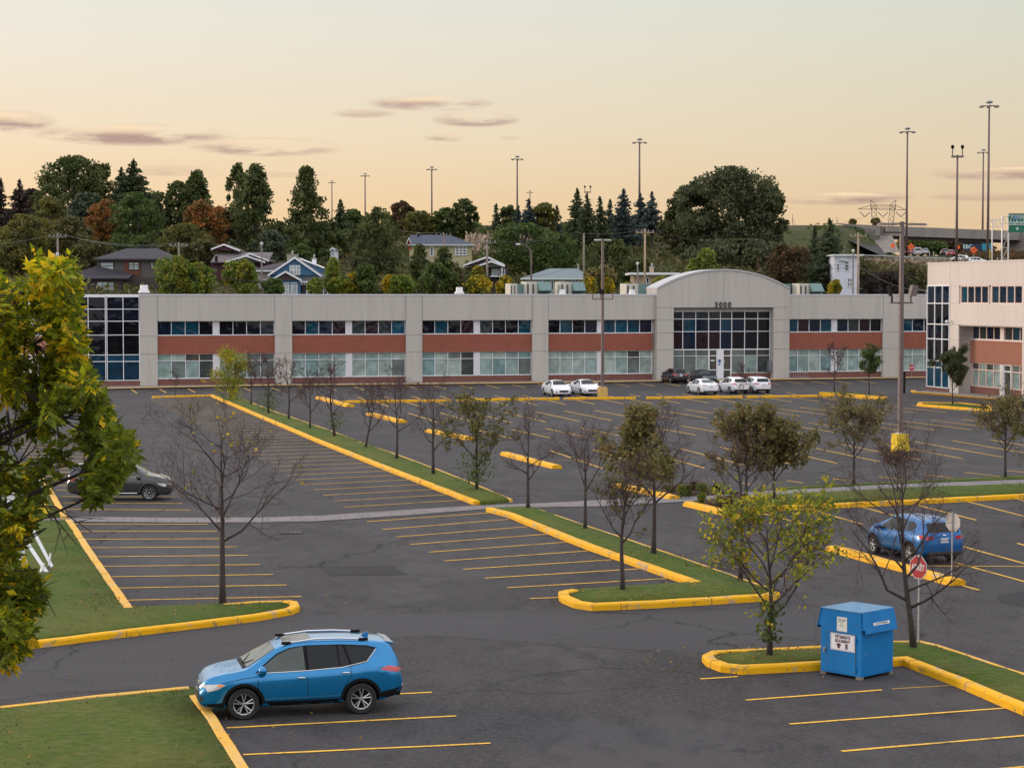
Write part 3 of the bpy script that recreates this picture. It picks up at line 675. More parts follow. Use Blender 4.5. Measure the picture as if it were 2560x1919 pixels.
for a, b in ((du[0], du[1]), (du[4], du[5])):
    d = MB(); d.add([(a, yw, .1), (b, yw, .1), (b, yw, zz[3]), (a, yw, zz[3])], [(0, 1, 2, 3)], 0)
    d = d.build('door', [GL_LO[5]], office)
    f = MB()
    for x in (a+.05, b-.05): f.bb(x-.05, x+.05, yw-.1, yw+.02, .08, zz[3]-.03)
    for z in (.14, zz[4], zz[3]-.06, 1.1 if a > 0 else 1.1): f.bb(a, b, yw-.104, yw+.016, z-.05, z+.05)
    f.build('door_frame', M_white, d)
    h = MB(); hx = b-.16 if a == du[0] else a+.16; h.tube([(hx, yw-.16, .95), (hx, yw-.16, 1.35)], .018); h.build('handle', M_galv, d)
M_num = mat('black_numeral', (.018, .014, .015), .5)
n0 = hitu(1640+890/6.14, AY); n1 = hitu(1640+1160/6.14, AY); zn0 = zat(1800, 740+170/6.14, mid, AY); zn1 = zat(1800, 740+98/6.14, mid, AY)
for k, chh in enumerate('3000'):
    text_mesh(chh, (zn1-zn0)*1.5, M_num, office, (n0+(n1-n0)*(k+.5)/4.0, AY-.05, (zn0+zn1)/2), (pi/2, 0, 0), 'numeral', .03, bold=.018)
# blue notice and small notices by the doors
M_bluesign = mat('blue_notice', (.02, .09, .30), .5); M_paper = mat('paper_notice', (.62, .64, .60), .7)
for (x0, x1, y0, y1, m) in ((960, 1000, 972, 1022, M_bluesign), (968, 990, 1035, 1062, M_bluesign), (846, 902, 975, 1000, M_paper), (1032, 1056, 995, 1025, M_paper)):
    mb = MB(); u0, u1 = hitu(1640+x0/6.14, yw-.2), hitu(1640+x1/6.14, yw-.2)
    zt, zb = zat(1800, 740+y0/6.14, u0, yw-.2), zat(1800, 740+y1/6.14, u0, yw-.2)
    mb.bb(u0, u1, yw-.165, yw-.145, zb, zt); mb.build('notice', m, office)
u0 = hitu(1920, .2); mb = MB(); mb.bb(u0-.05, u0+.75, AY+.2, yw-.12, .95, 2.1); tag(mb.build('electrical_cabinet', mat('grey_cabinet', (.16, .17, .18), .5), None, loc=BA, rz=TH), 'grey metal electrical cabinet on the wall right of the entrance glazing', 'cabinet')
# glazed corner at the left end
zc = [zat(300, y, 0) for y in (742, 772.5, 802.6, 837, 886.5, 903, 950)]
cu = [hitu(x, .1) for x in (267, 307.6, 348)]
def curtain(parent, xs_, zs_, y, pal, pick, name='curtain_wall', fr=.07):
    g = MB(); f = MB()
    for k in range(len(xs_)-1):
        for j in range(len(zs_)-1):
            t = random.uniform(-.01, .01)
            g.add([(xs_[k], y+t, zs_[j+1]), (xs_[k+1], y-t, zs_[j+1]), (xs_[k+1], y-t, zs_[j]), (xs_[k], y+t, zs_[j])], [(0, 1, 2, 3)], pick(k, j))
    for x in xs_: f.bb(x-fr/2, x+fr/2, y-.1, y+.03, zs_[-1], zs_[0])
    for z in zs_: f.bb(xs_[0], xs_[-1], y-.104, y+.026, z-fr/2, z+fr/2)
    o = g.build(name, pal, parent); f.build('frame', M_white, o); return o
curtain(office, cu, zc, .1, GL_CUR, lambda k, j: [1, 1, 0, 0, 2, 3][j])
mb = MB(); mb.bb(cu[0]-.2, uL, .02, 1, 0, zc[-1]-.05); mb.build('brick_base', M_brickbase, office)
mb = MB(); mb.bb(cu[0]-.2, uL, .13, 26, zc[-1]-.05, ZTOP-.2); mb.build('corner_core', M_joint, office)
mb = MB(); mb.bb(cu[0]-.2, uL, 0, .6, zc[0]+.03, ZTOP+.04); mb.build('coping', M_white, office)
# angled facet further left, turned back by 22 degrees
FA = radians(180+22)
fac = empty('facet', (cu[0]-.08, .1, 0), radians(-16)); fac.parent = office
facw = 5.3
xsn = [-facw, -facw*.70, -facw*.345, -.05]
curtain(fac, xsn, zc, 0, GL_CUR, lambda k, j: [0, 0, 0, 0, 3, 3][j])
mb = MB(); mb.bb(-facw, 0, -.08, .02, 0, zc[-1]-.05); mb.build('brick_base', M_brickbase, fac)
mb = MB(); mb.bb(-facw, 0, .03, 3, zc[-1]-.05, ZTOP-.1); mb.build('facet_core', M_joint, fac)
mb = MB(); mb.bb(-facw-.1, 0, -.1, 3, zc[0]+.03, ZTOP+.03); mb.build('coping', M_white, fac)
# left end wing, facing the sunset side
wing = empty('end_wing', (cu[0]-.08-facw*cos(radians(16)), .1+facw*sin(radians(16)), 0), radians(-58)); wing.parent = office
mb = MB(); mb.bb(-14, 0, .06, 3, 0, ZTOP); mb.build('wing_wall', M_conc2, wing)
for k in range(3):
    x0 = -.8-4.2*k
    window_group(wing, x0-3.2, x0, Z['w2b'], Z['w2t'], .02, GL_UP, 3, seed=60+k)
    mb = MB(); mb.bb(x0-3.4, x0+.2, -.1, .05, Z['brb'], Z['w2b']-.1); mb.build('brick_band', M_brick_r, wing)
    window_group(wing, x0-3.2, x0, Z['w1b'], Z['brb']-.1, .02, GL_LO, 3, Z['w1m'], seed=70+k)
# sidewalk in front
pts = [G(243,972,.12), G(640,964,.12), G(1280,958,.12), G(1920,949,.12), G(2330,943.5,.12)]
far = [BA+BU*u+BN*.4 for u in (-4, 16, 42, 68, 92)]
mb = MB(); mb.add([(p.x, p.y, .118) for p in pts]+[(p.x, p.y, .118) for p in far], [(i, i+1, 5+i+1, 5+i) for i in range(4)]); struct(mb.build('sidewalk', M_walk))

# the building across the lot, behind the viewpoint (what the glass and paint reflect)
ob = tag(empty('facing_building', (-60, -34, 0)), 'brick and concrete office building facing the lot from behind the viewpoint', 'building')
MB().bb(0, 130, -20, 0, 0, 12.5).build('wall', M_conc, ob)
MB().bb(0, 130, 0, .25, 3.3, 5.3).build('brick_band', M_brick, ob); MB().bb(0, 130, 0, .25, 7.4, 9.0).build('brick_band', M_brick, ob)
for z0, z1 in ((.8, 3.2), (5.4, 7.3), (9.1, 10.9)):
    for k in range(11): MB().bb(1.5+11.6*k, 11.8+11.6*k, 0, .1, z0, z1).build('window', GL_UP[k % 4], ob)

# ------------------------------------------------------------------ rooftop equipment
def roof_loc(px, back): u = hitu(px, back); return BA+BU*u+BN*back
def vent(px, back, sc, top, label):
    p = roof_loc(px, back); b = ZTOP-.5; hh = top-b
    t = tag(empty('roof_vent', (p.x, p.y, b)), label, 'vent', 'white round roof vents')
    MB().lathe([(.34*sc, 0), (.34*sc, hh*.35), (.30*sc, hh*.4)], n=16).build('curb', M_alu, t, smooth=False)
    MB().lathe([(.62*sc, hh*.42), (.66*sc, hh*.48), (.60*sc, hh*.58), (.45*sc, hh*.66), (.43*sc, hh*.95), (.40*sc, hh)], n=20).build('hood', mat('vent_white', (.62, .62, .63), .4, vary=.06), t, smooth=True)
vent(361, 6, .95, 10.55, 'white mushroom roof vent near the left end of the office roof')
vent(1148.5, 6, .85, 10.35, 'white mushroom roof vent in front of the dark fir trees, mid roof')
vent(1405.5, 5, .75, 10.1, 'small white roof vent left of the second green hooded roof unit')
vent(1580, 5, .75, 10.1, 'small white roof vent in front of the square green roof unit')
M_beige = mat('beige_unit', (.46, .45, .38), .6, vary=.06); M_greenu = mat('grey_green_unit', (.12, .20, .19), .6, vary=.08); M_louvre = mat('louvre_dark', (.07, .065, .07), .7)
def rtu(px0, px1, back, top, split, hood, label):
    a, b = hitu(px0, back), hitu(px1, back); p = BA+BU*a+BN*back; wdt = b-a; z0 = ZTOP-.5; hh = top-z0
    t = tag(empty('rooftop_unit', (p.x, p.y, z0), TH), label, 'air handler', 'rooftop air handling units')
    MB().bb(0, wdt*split, 0, 2.2, .1, hh).bb(.05, wdt-.05, .1, 2.1, 0, .1).build('housing', M_beige, t)
    MB().bb(wdt*split+.002, wdt, 0, 2.2, .1, hh*.97).build('green_casing', M_greenu, t)
    mb = MB()
    for k in range(2): mb.bb(wdt*split*(.08+.46*k), wdt*split*(.08+.46*k)+wdt*split*.16, -.02, .0, .3, hh*.85)
    mb.build('louvre', M_louvre, t)
    if hood:
        x0, x1 = wdt*split, wdt
        MB().ext([(x0, 0, hh), (x0, -.95, hh*.52), (x0, -.95, hh*.46), (x0, 0, hh*.46)], (x1-x0-.1, 0, 0)).build('intake_hood', M_greenu, t)
        MB().bb(x0+.02, x1-.12, -.9, -.01, hh*.40, hh*.455).build('hood_grille', M_black, t)
rtu(1276, 1314, 7, zat(1300, 708, 30, 7), .45, False, 'beige rooftop unit with dark louvre, first left of the two green hoods')
rtu(1315, 1376, 6, zat(1340, 703, 30, 6), .47, True, 'rooftop unit with sloping green hood, left one of two hooded units')
rtu(1401, 1461, 6, zat(1430, 704, 34, 6), .47, True, 'rooftop unit with sloping green hood behind the left lamp post')
rtu(1565, 1628, 6, zat(1600, 708, 40, 6), .48, False, 'beige and square green rooftop unit just left of the arch')
rtu(1950, 1977, 8, zat(1960, 708, 60, 8), .1, False, 'green grey rooftop unit half hidden by the right end of the arch')
rtu(1998, 2054, 6, zat(2020, 708, 64, 6), .44, True, 'beige rooftop unit with green hood right of the arch, before the tall spruce')

# ------------------------------------------------------------------ right building, three storeys
RA_ = G(2317, 976, .1); RA = Vector((RA_.x, RA_.y, 0)); RTH = TH-pi/2
RU = Vector((cos(RTH), sin(RTH), 0)); RN = Vector((-sin(RTH), cos(RTH), 0))
rb = tag(empty('three_storey_building', RA, RTH), 'pale three storey office building at the right edge with warm brick band', 'building')
hr = lambda px, off=0.0: hitu(px, off, RA, RU, RN)
zr = lambda px, py, off=0.0: zat(px, py, hr(px, off), off, RA, RU, RN)
ZR_ = [zr(2321, y) for y in (714.5, 758, 809.5, 846, 900, 916.6, 965)]; ztop = zr(2321, 658.5)
LEN = 60; RD = 1.5
u1, u2 = hr(2374.5), hr(2396.5)
mb = MB(); mb.bb(0, LEN, RD+.1, 28, -.1, ztop-.3); mb.bb(0, LEN, .15, RD+.2, ZR_[2]-.1, ztop-.31); mb.bb(0, u2, .12, RD+.3, -.1, ZR_[2]); mb.build('core', M_conc2, rb)
mb = MB(); mb.bb(-.02, LEN, -.02, .6, ZR_[0], ztop); mb.bb(-.02, LEN, .6, 28.2, ZR_[0], ztop-.35); mb.build('parapet', M_conc2, rb)
mb = MB(); mb.bb(-.06, LEN, -.06, .3, ztop-.02, ztop+.08); mb.build('coping', mat('pale_coping', (.62, .56, .52), .6), rb)
xs3 = [0.02, u1*.345, u1*.68, u1-.02]
curtain(rb, xs3, ZR_, 0.02, [GL_CUR[0], GL_CUR[1], GL_CUR[2], GL_UP[1]], lambda k, j: [3, 0, 1, 0, 2, 2][j], fr=.09)
MB().bb(0, u1, -.06, .1, 0, ZR_[-1]-.05).build('brick_base', M_brickbase, rb)
piers_r = [(u1, u2), (hr(2556), hr(2556)+1.9), (hr(2556)+17, hr(2556)+18.9)]
for a, b in piers_r: MB().bb(a, b, 0, RD+.12, 0, ZR_[0]-.001).build('pier', M_conc2, rb)
jm = MB()
for a, b in piers_r:
    for z in (ZR_[1], ZR_[2], ZR_[3]): jm.bb(a, b, -.004, .01, z-.015, z+.015)
    for u in (a, b): jm.bb(u-.015, u+.015, -.024, -.01, ZR_[0], ztop-.03)
jm.build('panel_joints', mat('panel_joint_pale', (.33, .27, .25), .9), rb)
def rbay(a, b, sd):
    zb3 = ZR_[1]+.02
    MB().bb(a, b, 0, .5, ZR_[2], zb3-.03).build('spandrel', M_conc2, rb)
    n3 = 9 if b-a > 12 else 5
    xa = hr(2401) if sd == 1 else a+.2
    mid_ = (a+b)/2
    for s, (x0, x1) in enumerate(((xa, mid_-.3), (mid_+.3, b-.1))):
        window_group(rb, x0, x1, zb3+.03, ZR_[0]-.05, .12, GL_UP[1:3]+[GL_CUR[3]], 4, fr=.12, frm=mat('warm_frame', (.66, .50, .42), .5), seed=80+sd*3+s)
    yb = RD
    m0 = a+(b-a)*.50
    for s, (x0, x1) in enumerate(((a+.1, m0-.35), (m0+.35, b-.1))):
        window_group(rb, x0, x1, ZR_[3]+.1, ZR_[2]-.02, yb, [GL_UP[1], GL_UP[2], GL_UP[5], GL_CUR[3]], 4, fr=.10, frm=mat('warm_frame', (.66, .50, .42), .5), seed=90+sd*3+s)
    window_group(rb, a+.1, m0-.35, .85, ZR_[4]-.05, yb, [GL_LO[0], GL_LO[1], GL_LO[4]], 4, ZR_[5]-.02, fr=.10, frm=mat('warm_frame', (.66, .50, .42), .5), seed=99+sd)
    window_group(rb, m0+1.75, b-.1, .85, ZR_[4]-.05, yb, [GL_LO[3], GL_LO[4], GL_LO[1]], 3, ZR_[5]-.02, fr=.10, frm=mat('warm_frame', (.66, .50, .42), .5), seed=109+sd)
    MB().bb(a, b, yb-.25, yb+.12, ZR_[4], ZR_[3]).build('brick_band', M_brick_r, rb)
    mb = MB(); mb.bb(a, b, yb-.28, yb+.1, ZR_[3], ZR_[3]+.1); mb.build('sill', M_alu, rb)
    for q in ((m0-.35, m0+.35, yb-.2, yb+.11, ZR_[3]+.1, ZR_[2]), (m0-.35, m0+.2, yb-.2, yb+.11, 0, ZR_[4])): MB().bb(*q).build('mullion_panel', mat('pale_panel', (.68, .62, .57), .5, vary=.05), rb)
    for q in ((a, m0-.36), (m0+1.65, b)): MB().bb(q[0], q[1], yb-.2, yb+.11, 0, .82).build('brick_base', M_brickbase, rb)
    d = MB(); d.add([(m0+.25, yb, .1), (m0+1.6, yb, .1), (m0+1.6, yb, ZR_[4]), (m0+.25, yb, ZR_[4])], [(0, 1, 2, 3)]); d = d.build('door', GL_LO[5], rb)
    f = MB()
    for x in (m0+.25, m0+1.6): f.bb(x-.07, x+.07, yb-.15, yb+.05, .1, ZR_[4])
    for z in (.17, ZR_[5]-.02, ZR_[4]-.06): f.bb(m0+.25, m0+1.6, yb-.154, yb+.046, z-.07, z+.07)
    f.build('door_frame', M_white, d)
    MB().tube([(m0+1.42, yb-.2, .95), (m0+1.42, yb-.2, 1.5)], .02).build('handle', M_galv, d)
rbay(piers_r[0][1], piers_r[1][0], 1); rbay(piers_r[1][1], piers_r[2][0], 2)
# security camera on the pier
uc = (u1+u2)/2; zcm = zr(2385, 804)
sc = tag(empty('security_camera', RA+RU*(u1+.25)+RN*(-.0)+Vector((0, 0, zcm)), RTH), 'white dome security camera on the pale pier above the young tree', 'camera')
MB().box((0, -.25, .1), (.12, .5, .09)).build('bracket', M_white, sc); MB().lathe([(.02, .12), (.12, .1), (.14, 0), (.12, -.1), (.05, -.17)], (0, -.48, 0), 14).build('dome', M_white, sc, smooth=True)
p0 = [G(2283,979,.15), G(2500,998,.15), G(2700,1019,.15)]; p1 = [RA+RU*u+RN*(RD+.2) for u in (-1.5, 20, 45)]
mb = MB(); mb.add([(p.x, p.y, .148) for p in p0]+[(p.x, p.y, .148) for p in p1], [(0, 1, 4, 3), (1, 2, 5, 4)]); struct(mb.build('sidewalk', M_walk))
# ------------------------------------------------------------------ vehicles
def gsm(x, pts, s=.05):
    xp = [p[0] for p in pts]; zp = [p[1] for p in pts]
    return sum(np.interp(x+d*s, xp, zp)*w_ for d, w_ in ((-1.5,.1),(-.75,.22),(0,.36),(.75,.22),(1.5,.1)))
class CarShape:
    def __init__(s, d):
        s.d = d; s.L = d['L']/2
        s.st = sorted(set([round(-s.L+2*s.L*i/56, 4) for i in range(57)]+[-s.L+.02, -s.L+.05, s.L-.02, s.L-.05]))
    def sec(s, x):
        d = s.d; T = gsm(x, d['top']); B = min(gsm(x, d['belt']), T-.03); zb = gsm(x, d['bot'], .02); wv = gsm(x, d['w'], .06)
        h = T-B; g = min(1, max(0, (h-.12)/.32)); wr = wv*.88*(1-g)+min(d['Wr'], wv*.84)*g; hb = B-zb
        return [(0, zb), (wv*.80, zb), (wv*.93, zb+.04), (wv*.975, zb+hb*.16), (wv*.985, zb+hb*.35), (wv*1.0, zb+hb*.62), (wv*.992, zb+hb*.80), (wv*.962, zb+hb*.95), (wv*.935, B),
                (wv*.93*.5+wr*.5, B+h*.47), (wr, B+h*.88), (wr*.93, B+h*.945), (wr*.70, B+h*.985), (wr*.36, T), (0, T+.004)]
    def sidey(s, x, z):
        p = s.sec(x)[1:12]; return float(np.interp(z, [q[1] for q in p], [q[0] for q in p]))
    def topz(s, x, y):
        p = s.sec(x)[8:][::-1]; return float(np.interp(abs(y), [q[0] for q in p], [q[1] for q in p]))
    def nose(s, y, z, sg):
        for i in range(120):
            x = sg*(s.L-.012*i); p = s.sec(x)
            if p[0][1]-.01 <= z <= p[-1][1] and s.sidey(x, z) >= abs(y) and (z < p[8][1] or s.topz(x, y) >= z): return x
        return sg*(s.L-1.3)
def poly_panel(pts2, mapf, m, name, parent, cell=.09):
    bm = bmesh.new(); f = bm.faces.new([bm.verts.new((p[0], 0, p[1])) for p in pts2]); bmesh.ops.triangulate(bm, faces=[f])
    for _ in range(5):
        es = [e for e in bm.edges if e.calc_length() > cell*1.6]
        if not es: break
        bmesh.ops.subdivide_edges(bm, edges=es, cuts=1); bmesh.ops.triangulate(bm, faces=bm.faces)
    for v in bm.verts: v.co = mapf(v.co.x, v.co.z)
    bmesh.ops.recalc_face_normals(bm, faces=bm.faces)
    me = bpy.data.meshes.new(name); bm.to_mesh(me); bm.free(); me.materials.append(m)
    me.polygons.foreach_set('use_smooth', [True]*len(me.polygons))
    o = bpy.data.objects.new(name, me); COL.objects.link(o); o.parent = parent; return o
def line_strip(pts, wd=.012):
    a = [(x, z+wd/2) for x, z in pts]; return a
def paint(name, c, flake=.1):
    m = mat(name, c, .28, .35, vary=flake*.4, scale=1.2, spec=.5, coat=.8); return m
M_tyre = mat('tyre_rubber', (.018, .018, .019), .85, vary=.2, scale=8); M_rim = mat('alloy_rim', (.42, .42, .43), .3, .7, vary=.05)
M_lamp = mat('lamp_lens', (.55, .56, .56), .15, .2, coat=1); M_tail = mat('red_lens', (.50, .012, .02), .2, coat=1); M_amber = mat('amber_lens', (.75, .22, .02), .2, coat=1)
M_plate = mat('licence_plate_white', (.62, .64, .68), .5, vary=.03); M_chrome = mat('chrome', (.68, .68, .70), .15, .9, vary=.03); M_platetext = mat('plate_blue', (.03, .06, .22), .5)
WHEELS = {}
def wheel(parent, x, y, r, style, sg):
    key = (round(r, 3), style)
    if key not in WHEELS:
        w0 = .22
        t = MB(); t.lathe([(r*.67, -w0/2+.01), (r*.90, -w0/2), (r*.985, -w0/2+.03), (r, -w0/4), (r, w0/4), (r*.985, w0/2-.03), (r*.90, w0/2), (r*.67, w0/2-.01)], n=28, axis='y', caps=False)
        rm = MB(); o = -w0/2
        rm.lathe([(r*.69, o+.0), (r*.685, o+.02), (r*.62, o+.03), (r*.60, o+.09)], n=28, axis='y', caps=False)
        rm2 = []
        if style == 'ten':
            for k in range(5):
                for dd in (-.16, .16):
                    a = 2*pi*k/5+.3; a1 = a+dd*.35; a2 = a+dd*1.25
                    rm.tube([(cos(a1)*r*.10, o+.03, sin(a1)*r*.10), (cos(a2)*r*.63, o+.02, sin(a2)*r*.63)], [r*.05, r*.045], 5)
        elif style == 'star':
            for k in range(5):
                a = 2*pi*k/5+.3
                rm.tube([(cos(a-.42)*r*.60, o+.01, sin(a-.42)*r*.60), (cos(a-.30)*r*.34, o+.02, sin(a-.30)*r*.34), (cos(a+.30)*r*.34, o+.02, sin(a+.30)*r*.34), (cos(a+.42)*r*.60, o+.01, sin(a+.42)*r*.60)], r*.05, 5)
        else:
            for k in range(7):
                a = 2*pi*k/7; rm.tube([(cos(a)*r*.1, o+.03, sin(a)*r*.1), (cos(a)*r*.62, o+.02, sin(a)*r*.62)], [r*.06, r*.075], 5)
        rm.lathe([(.01, o+.0), (r*.12, o+.005), (r*.13, o+.05)], n=12, axis='y')
        dk = MB(); dk.lathe([(.01, o+.085), (r*.62, o+.085), (r*.62, o+.12)], n=20, axis='y')
        WHEELS[key] = [b.build(nm, mm, None, smooth=False).data for b, nm, mm in ((t, 'tyre', M_tyre), (rm, 'rim', M_rim), (dk, 'brake_disc', M_black))]
        for ob in [o_ for o_ in COL.objects if o_.data in WHEELS[key]]: bpy.data.objects.remove(ob)
    e = empty('wheel', (x, y, r), 0); e.parent = parent
    if sg > 0: e.rotation_euler = (0, 0, pi)
    for nm, me in zip(('tyre', 'rim', 'brake_disc'), WHEELS[key]):
        o = bpy.data.objects.new(nm, me); COL.objects.link(o); o.parent = e
def build_car(name, d, paintm, loc, yaw, label, cat, group=None, detail=2, style='ten', plate=None):
    root = tag(empty(name, (loc[0], loc[1], loc[2] if len(loc) > 2 else 0.012), yaw), label, cat, group)
    S_ = CarShape(d); vs = []; n = 15
    for x in S_.st:
        p = S_.sec(x); ring = [(x, y, z) for y, z in p]+[(x, -y, z) for y, z in p[1:-1][::-1]]; vs += ring
    k = len(S_.st); m = 2*n-2; fs = [(i*m+j, i*m+(j+1) % m, (i+1)*m+(j+1) % m, (i+1)*m+j) for i in range(k-1) for j in range(m)]
    fs += [tuple(range(m))[::-1], tuple((k-1)*m+j for j in range(m))]
    mb = MB(); mb.add(vs, fs); body = mb.build('body', [paintm, M_black], root, smooth=True)
    # wheel housings cut out of the body
    r = d['r']; cut = MB(); wW = gsm(0, d['w'])
    for wx in d['wx']:
        for sg in (-1, 1):
            yc = sg*(wW-.16); h = .22
            cut.lathe([(r+.055, yc-h), (r+.055, yc+h)], (wx, 0, r+.01), 28, 'y', mi=1)
    co = cut.build('cutter', [paintm, M_black]); co.location = root.location; co.rotation_euler = root.rotation_euler
    bpy.context.view_layer.update()
    md = body.modifiers.new('arches', 'BOOLEAN'); md.operation = 'DIFFERENCE'; md.object = co; md.solver = 'EXACT'
    dg = bpy.context.evaluated_depsgraph_get(); me = bpy.data.meshes.new_from_object(body.evaluated_get(dg)); body.modifiers.clear()
    old = body.data; body.data = me; me.name = 'body'; bpy.data.objects.remove(co)
    try: me.set_sharp_from_angle(angle=radians(38))
    except Exception: pass
    side = lambda sg, off=.006: (lambda x, z: Vector((x, sg*(S_.sidey(x, z)+off), z)))
    for wx in d['wx']:
        for sg in (-1, 1): wheel(root, wx, sg*(wW-.115), r, style, sg)
    for sg in (-1, 1):
        if 'surround' in d: poly_panel(d['surround'], side(sg, .003), M_black, 'window_surround', root)
        for (nm, pts, clear) in d['glass']:
            poly_panel(pts, side(sg), CARGL_LT if clear else CARGL, nm, root)
        if detail >= 1:
            if d.get('arch', True):
                for wx in d['wx']:
                    R0, R1 = r+.05, r+.12; a0 = .02; q = 18
                    ring = [(wx+cos(a0+(pi-2*a0)*i/q)*R0, r+sin(a0+(pi-2*a0)*i/q)*R0) for i in range(q+1)]+[(wx+cos(a0+(pi-2*a0)*i/q)*R1, r+sin(a0+(pi-2*a0)*i/q)*R1) for i in range(q, -1, -1)]
                    mb = MB(); v2 = [side(sg, .014)(x, z) for x, z in ring]; nn = q+1
                    mb.add(v2, [(i, i+1, 2*nn-2-i, 2*nn-1-i) for i in range(q)]); mb.build('arch_trim', d.get('archm', M_black), root)
            x0, x1 = d['wx'][0]-r-.12, d['wx'][1]+r+.12
            zl = gsm(0, d['bot'])
            lo_, hi_ = min(d['wx'])+r+.10, max(d['wx'])-r-.10
            if d.get('sill', True): poly_panel([(lo_, zl+.0), (hi_, zl+.0), (hi_, zl+.13), (lo_, zl+.13)], side(sg, .012), M_black, 'sill', root)
            for pts in d.get('seams', []):
                mb = MB(); o = side(sg, .003); w2 = .006
                seg = []
                for i in range(len(pts)-1):
                    for q in range(5): t = q/5; seg.append((pts[i][0]+(pts[i+1][0]-pts[i][0])*t, pts[i][1]+(pts[i+1][1]-pts[i][1])*t))
                seg.append(pts[-1]); dx = pts[-1][0]-pts[0][0]; dz = pts[-1][1]-pts[0][1]; ln = hypot(dx, dz); nx_, nz_ = -dz/ln*w2, dx/ln*w2
                vv = []
                for x, z in seg: vv += [o(x+nx_, z+nz_), o(x-nx_, z-nz_)]
                mb.add(vv, [(2*i, 2*i+1, 2*i+3, 2*i+2) for i in range(len(seg)-1)]); mb.build('door_seam', M_black, root)
            for (x, z) in d.get('handles', []):
                y = S_.sidey(x, z)+.02; mb = MB(); mb.tube([(x-.10, sg*(y-.012), z-.005), (x-.06, sg*(y+.012), z), (x+.06, sg*(y+.012), z+.004), (x+.10, sg*(y-.012), z)], .016, 6); mb.build('door_handle', M_chrome if d.get('chrome') else paintm, root, smooth=True)
            if 'trim' in d: MB().tube([side(sg, .008)(x_, z_) for x_, z_ in d['trim']], .009, 4).build('window_trim', M_chrome, root)
            mx, mz = d['mirror']; y = S_.sidey(mx, mz)
            mb = MB(); mb.lathe([(.02, -.13), (.085, -.10), (.10, 0), (.085, .10), (.02, .13)], (mx, sg*(y+.14), mz+.06), 10, 'y'); mb.box((mx+.02, sg*(y+.03), mz), (.06, .12, .05)); mb.build('side_mirror', d.get('mirrorm', paintm), root, smooth=True)
            if 'hl_side' in d:
                poly_panel(d['hl_side'], side(sg, .010), M_lamp, 'headlight', root, .05)
                if 'amber' in d: poly_panel(d['amber'], side(sg, .014), M_amber, 'turn_signal', root, .05)
            if 'tl_side' in d: poly_panel(d['tl_side'], side(sg, .010), M_tail, 'taillight', root, .05)
    # windscreen and rear window laid over the top skin
    def top_glass(x0, x1, w0, w1, nm, m):
        mb = MB(); nx_, ny = 8, 12; vv = []
        for i in range(nx_+1):
            x = x0+(x1-x0)*i/nx_; hwid = w0+(w1-w0)*i/nx_
            for j in range(ny+1):
                y = -hwid+2*hwid*j/ny; vv.append((x+(.006 if x > 0 else -.006), y, S_.topz(x, y)+.010))
        mb.add(vv, [(i*(ny+1)+j, i*(ny+1)+j+1, (i+1)*(ny+1)+j+1, (i+1)*(ny+1)+j) for i in range(nx_) for j in range(ny)])
        return mb.build(nm, m, root, smooth=True)
    top_glass(*d['ws'], 'windshield', d.get('wsm', CARGL)); 
    if 'rw' in d: top_glass(*d['rw'], 'rear_window', CARGL)
    # front and rear faces
    def face(pts, sg, m, nm, off=.010, cell=.06):
        return poly_panel(pts, lambda y, z: Vector((S_.nose(y, z, sg)+sg*off, y, z)), m, nm, root, cell)
    for (nm, pts, m) in d.get('front', []):
        face(pts, 1, m, nm)
        if nm in ('headlight', 'fog_lamp'): face([(-y, z) for y, z in pts], 1, m, nm)
    for (nm, pts, m) in d.get('rear', []):
        face(pts, -1, m, nm, .012)
        if nm in ('taillight', 'reflector'): face([(-y, z) for y, z in pts], -1, m, nm, .012)
    if d.get('plate'):
        zc_ = d['plate']; x = S_.nose(0, zc_, -1)
        mb = MB(); mb.bb(x-.03, x-.005, -.16, .16, zc_-.08, zc_+.08); p = mb.build('licence_plate', M_plate, root)
        if plate: text_mesh(plate, .11, M_platetext, p, (x-.034, 0, zc_), (pi/2, 0, -pi/2), 'plate_lettering', .001, bold=.002)
    if d.get('rails'):
        for sg in (-1, 1):
            mb = MB(); pts = [(x, sg*d['Wr']*.90, S_.topz(x, d['Wr']*.90)+dz) for x, dz in ((.42, .0), (.30, .035), (-.3, .05), (-.9, .05), (-1.40, .035), (-1.5, .0))]
            mb.tube(pts, .022, 6); mb.build('roof_rail', M_chrome, root, smooth=True)
    if d.get('fin'):
        x = d['fin']; z = S_.topz(x, 0); mb = MB(); mb.ext([(x+.12, -.02, z-.01), (x-.08, -.02, z-.01), (x-.07, -.01, z+.08), (x-.02, -.01, z+.08)], (0, .035, 0)); mb.build('antenna', paintm, root)
    return root
M_grille = mat('grille', (.015, .015, .016), .4); M_bump = mat('lower_bumper', (.03, .03, .032), .6)
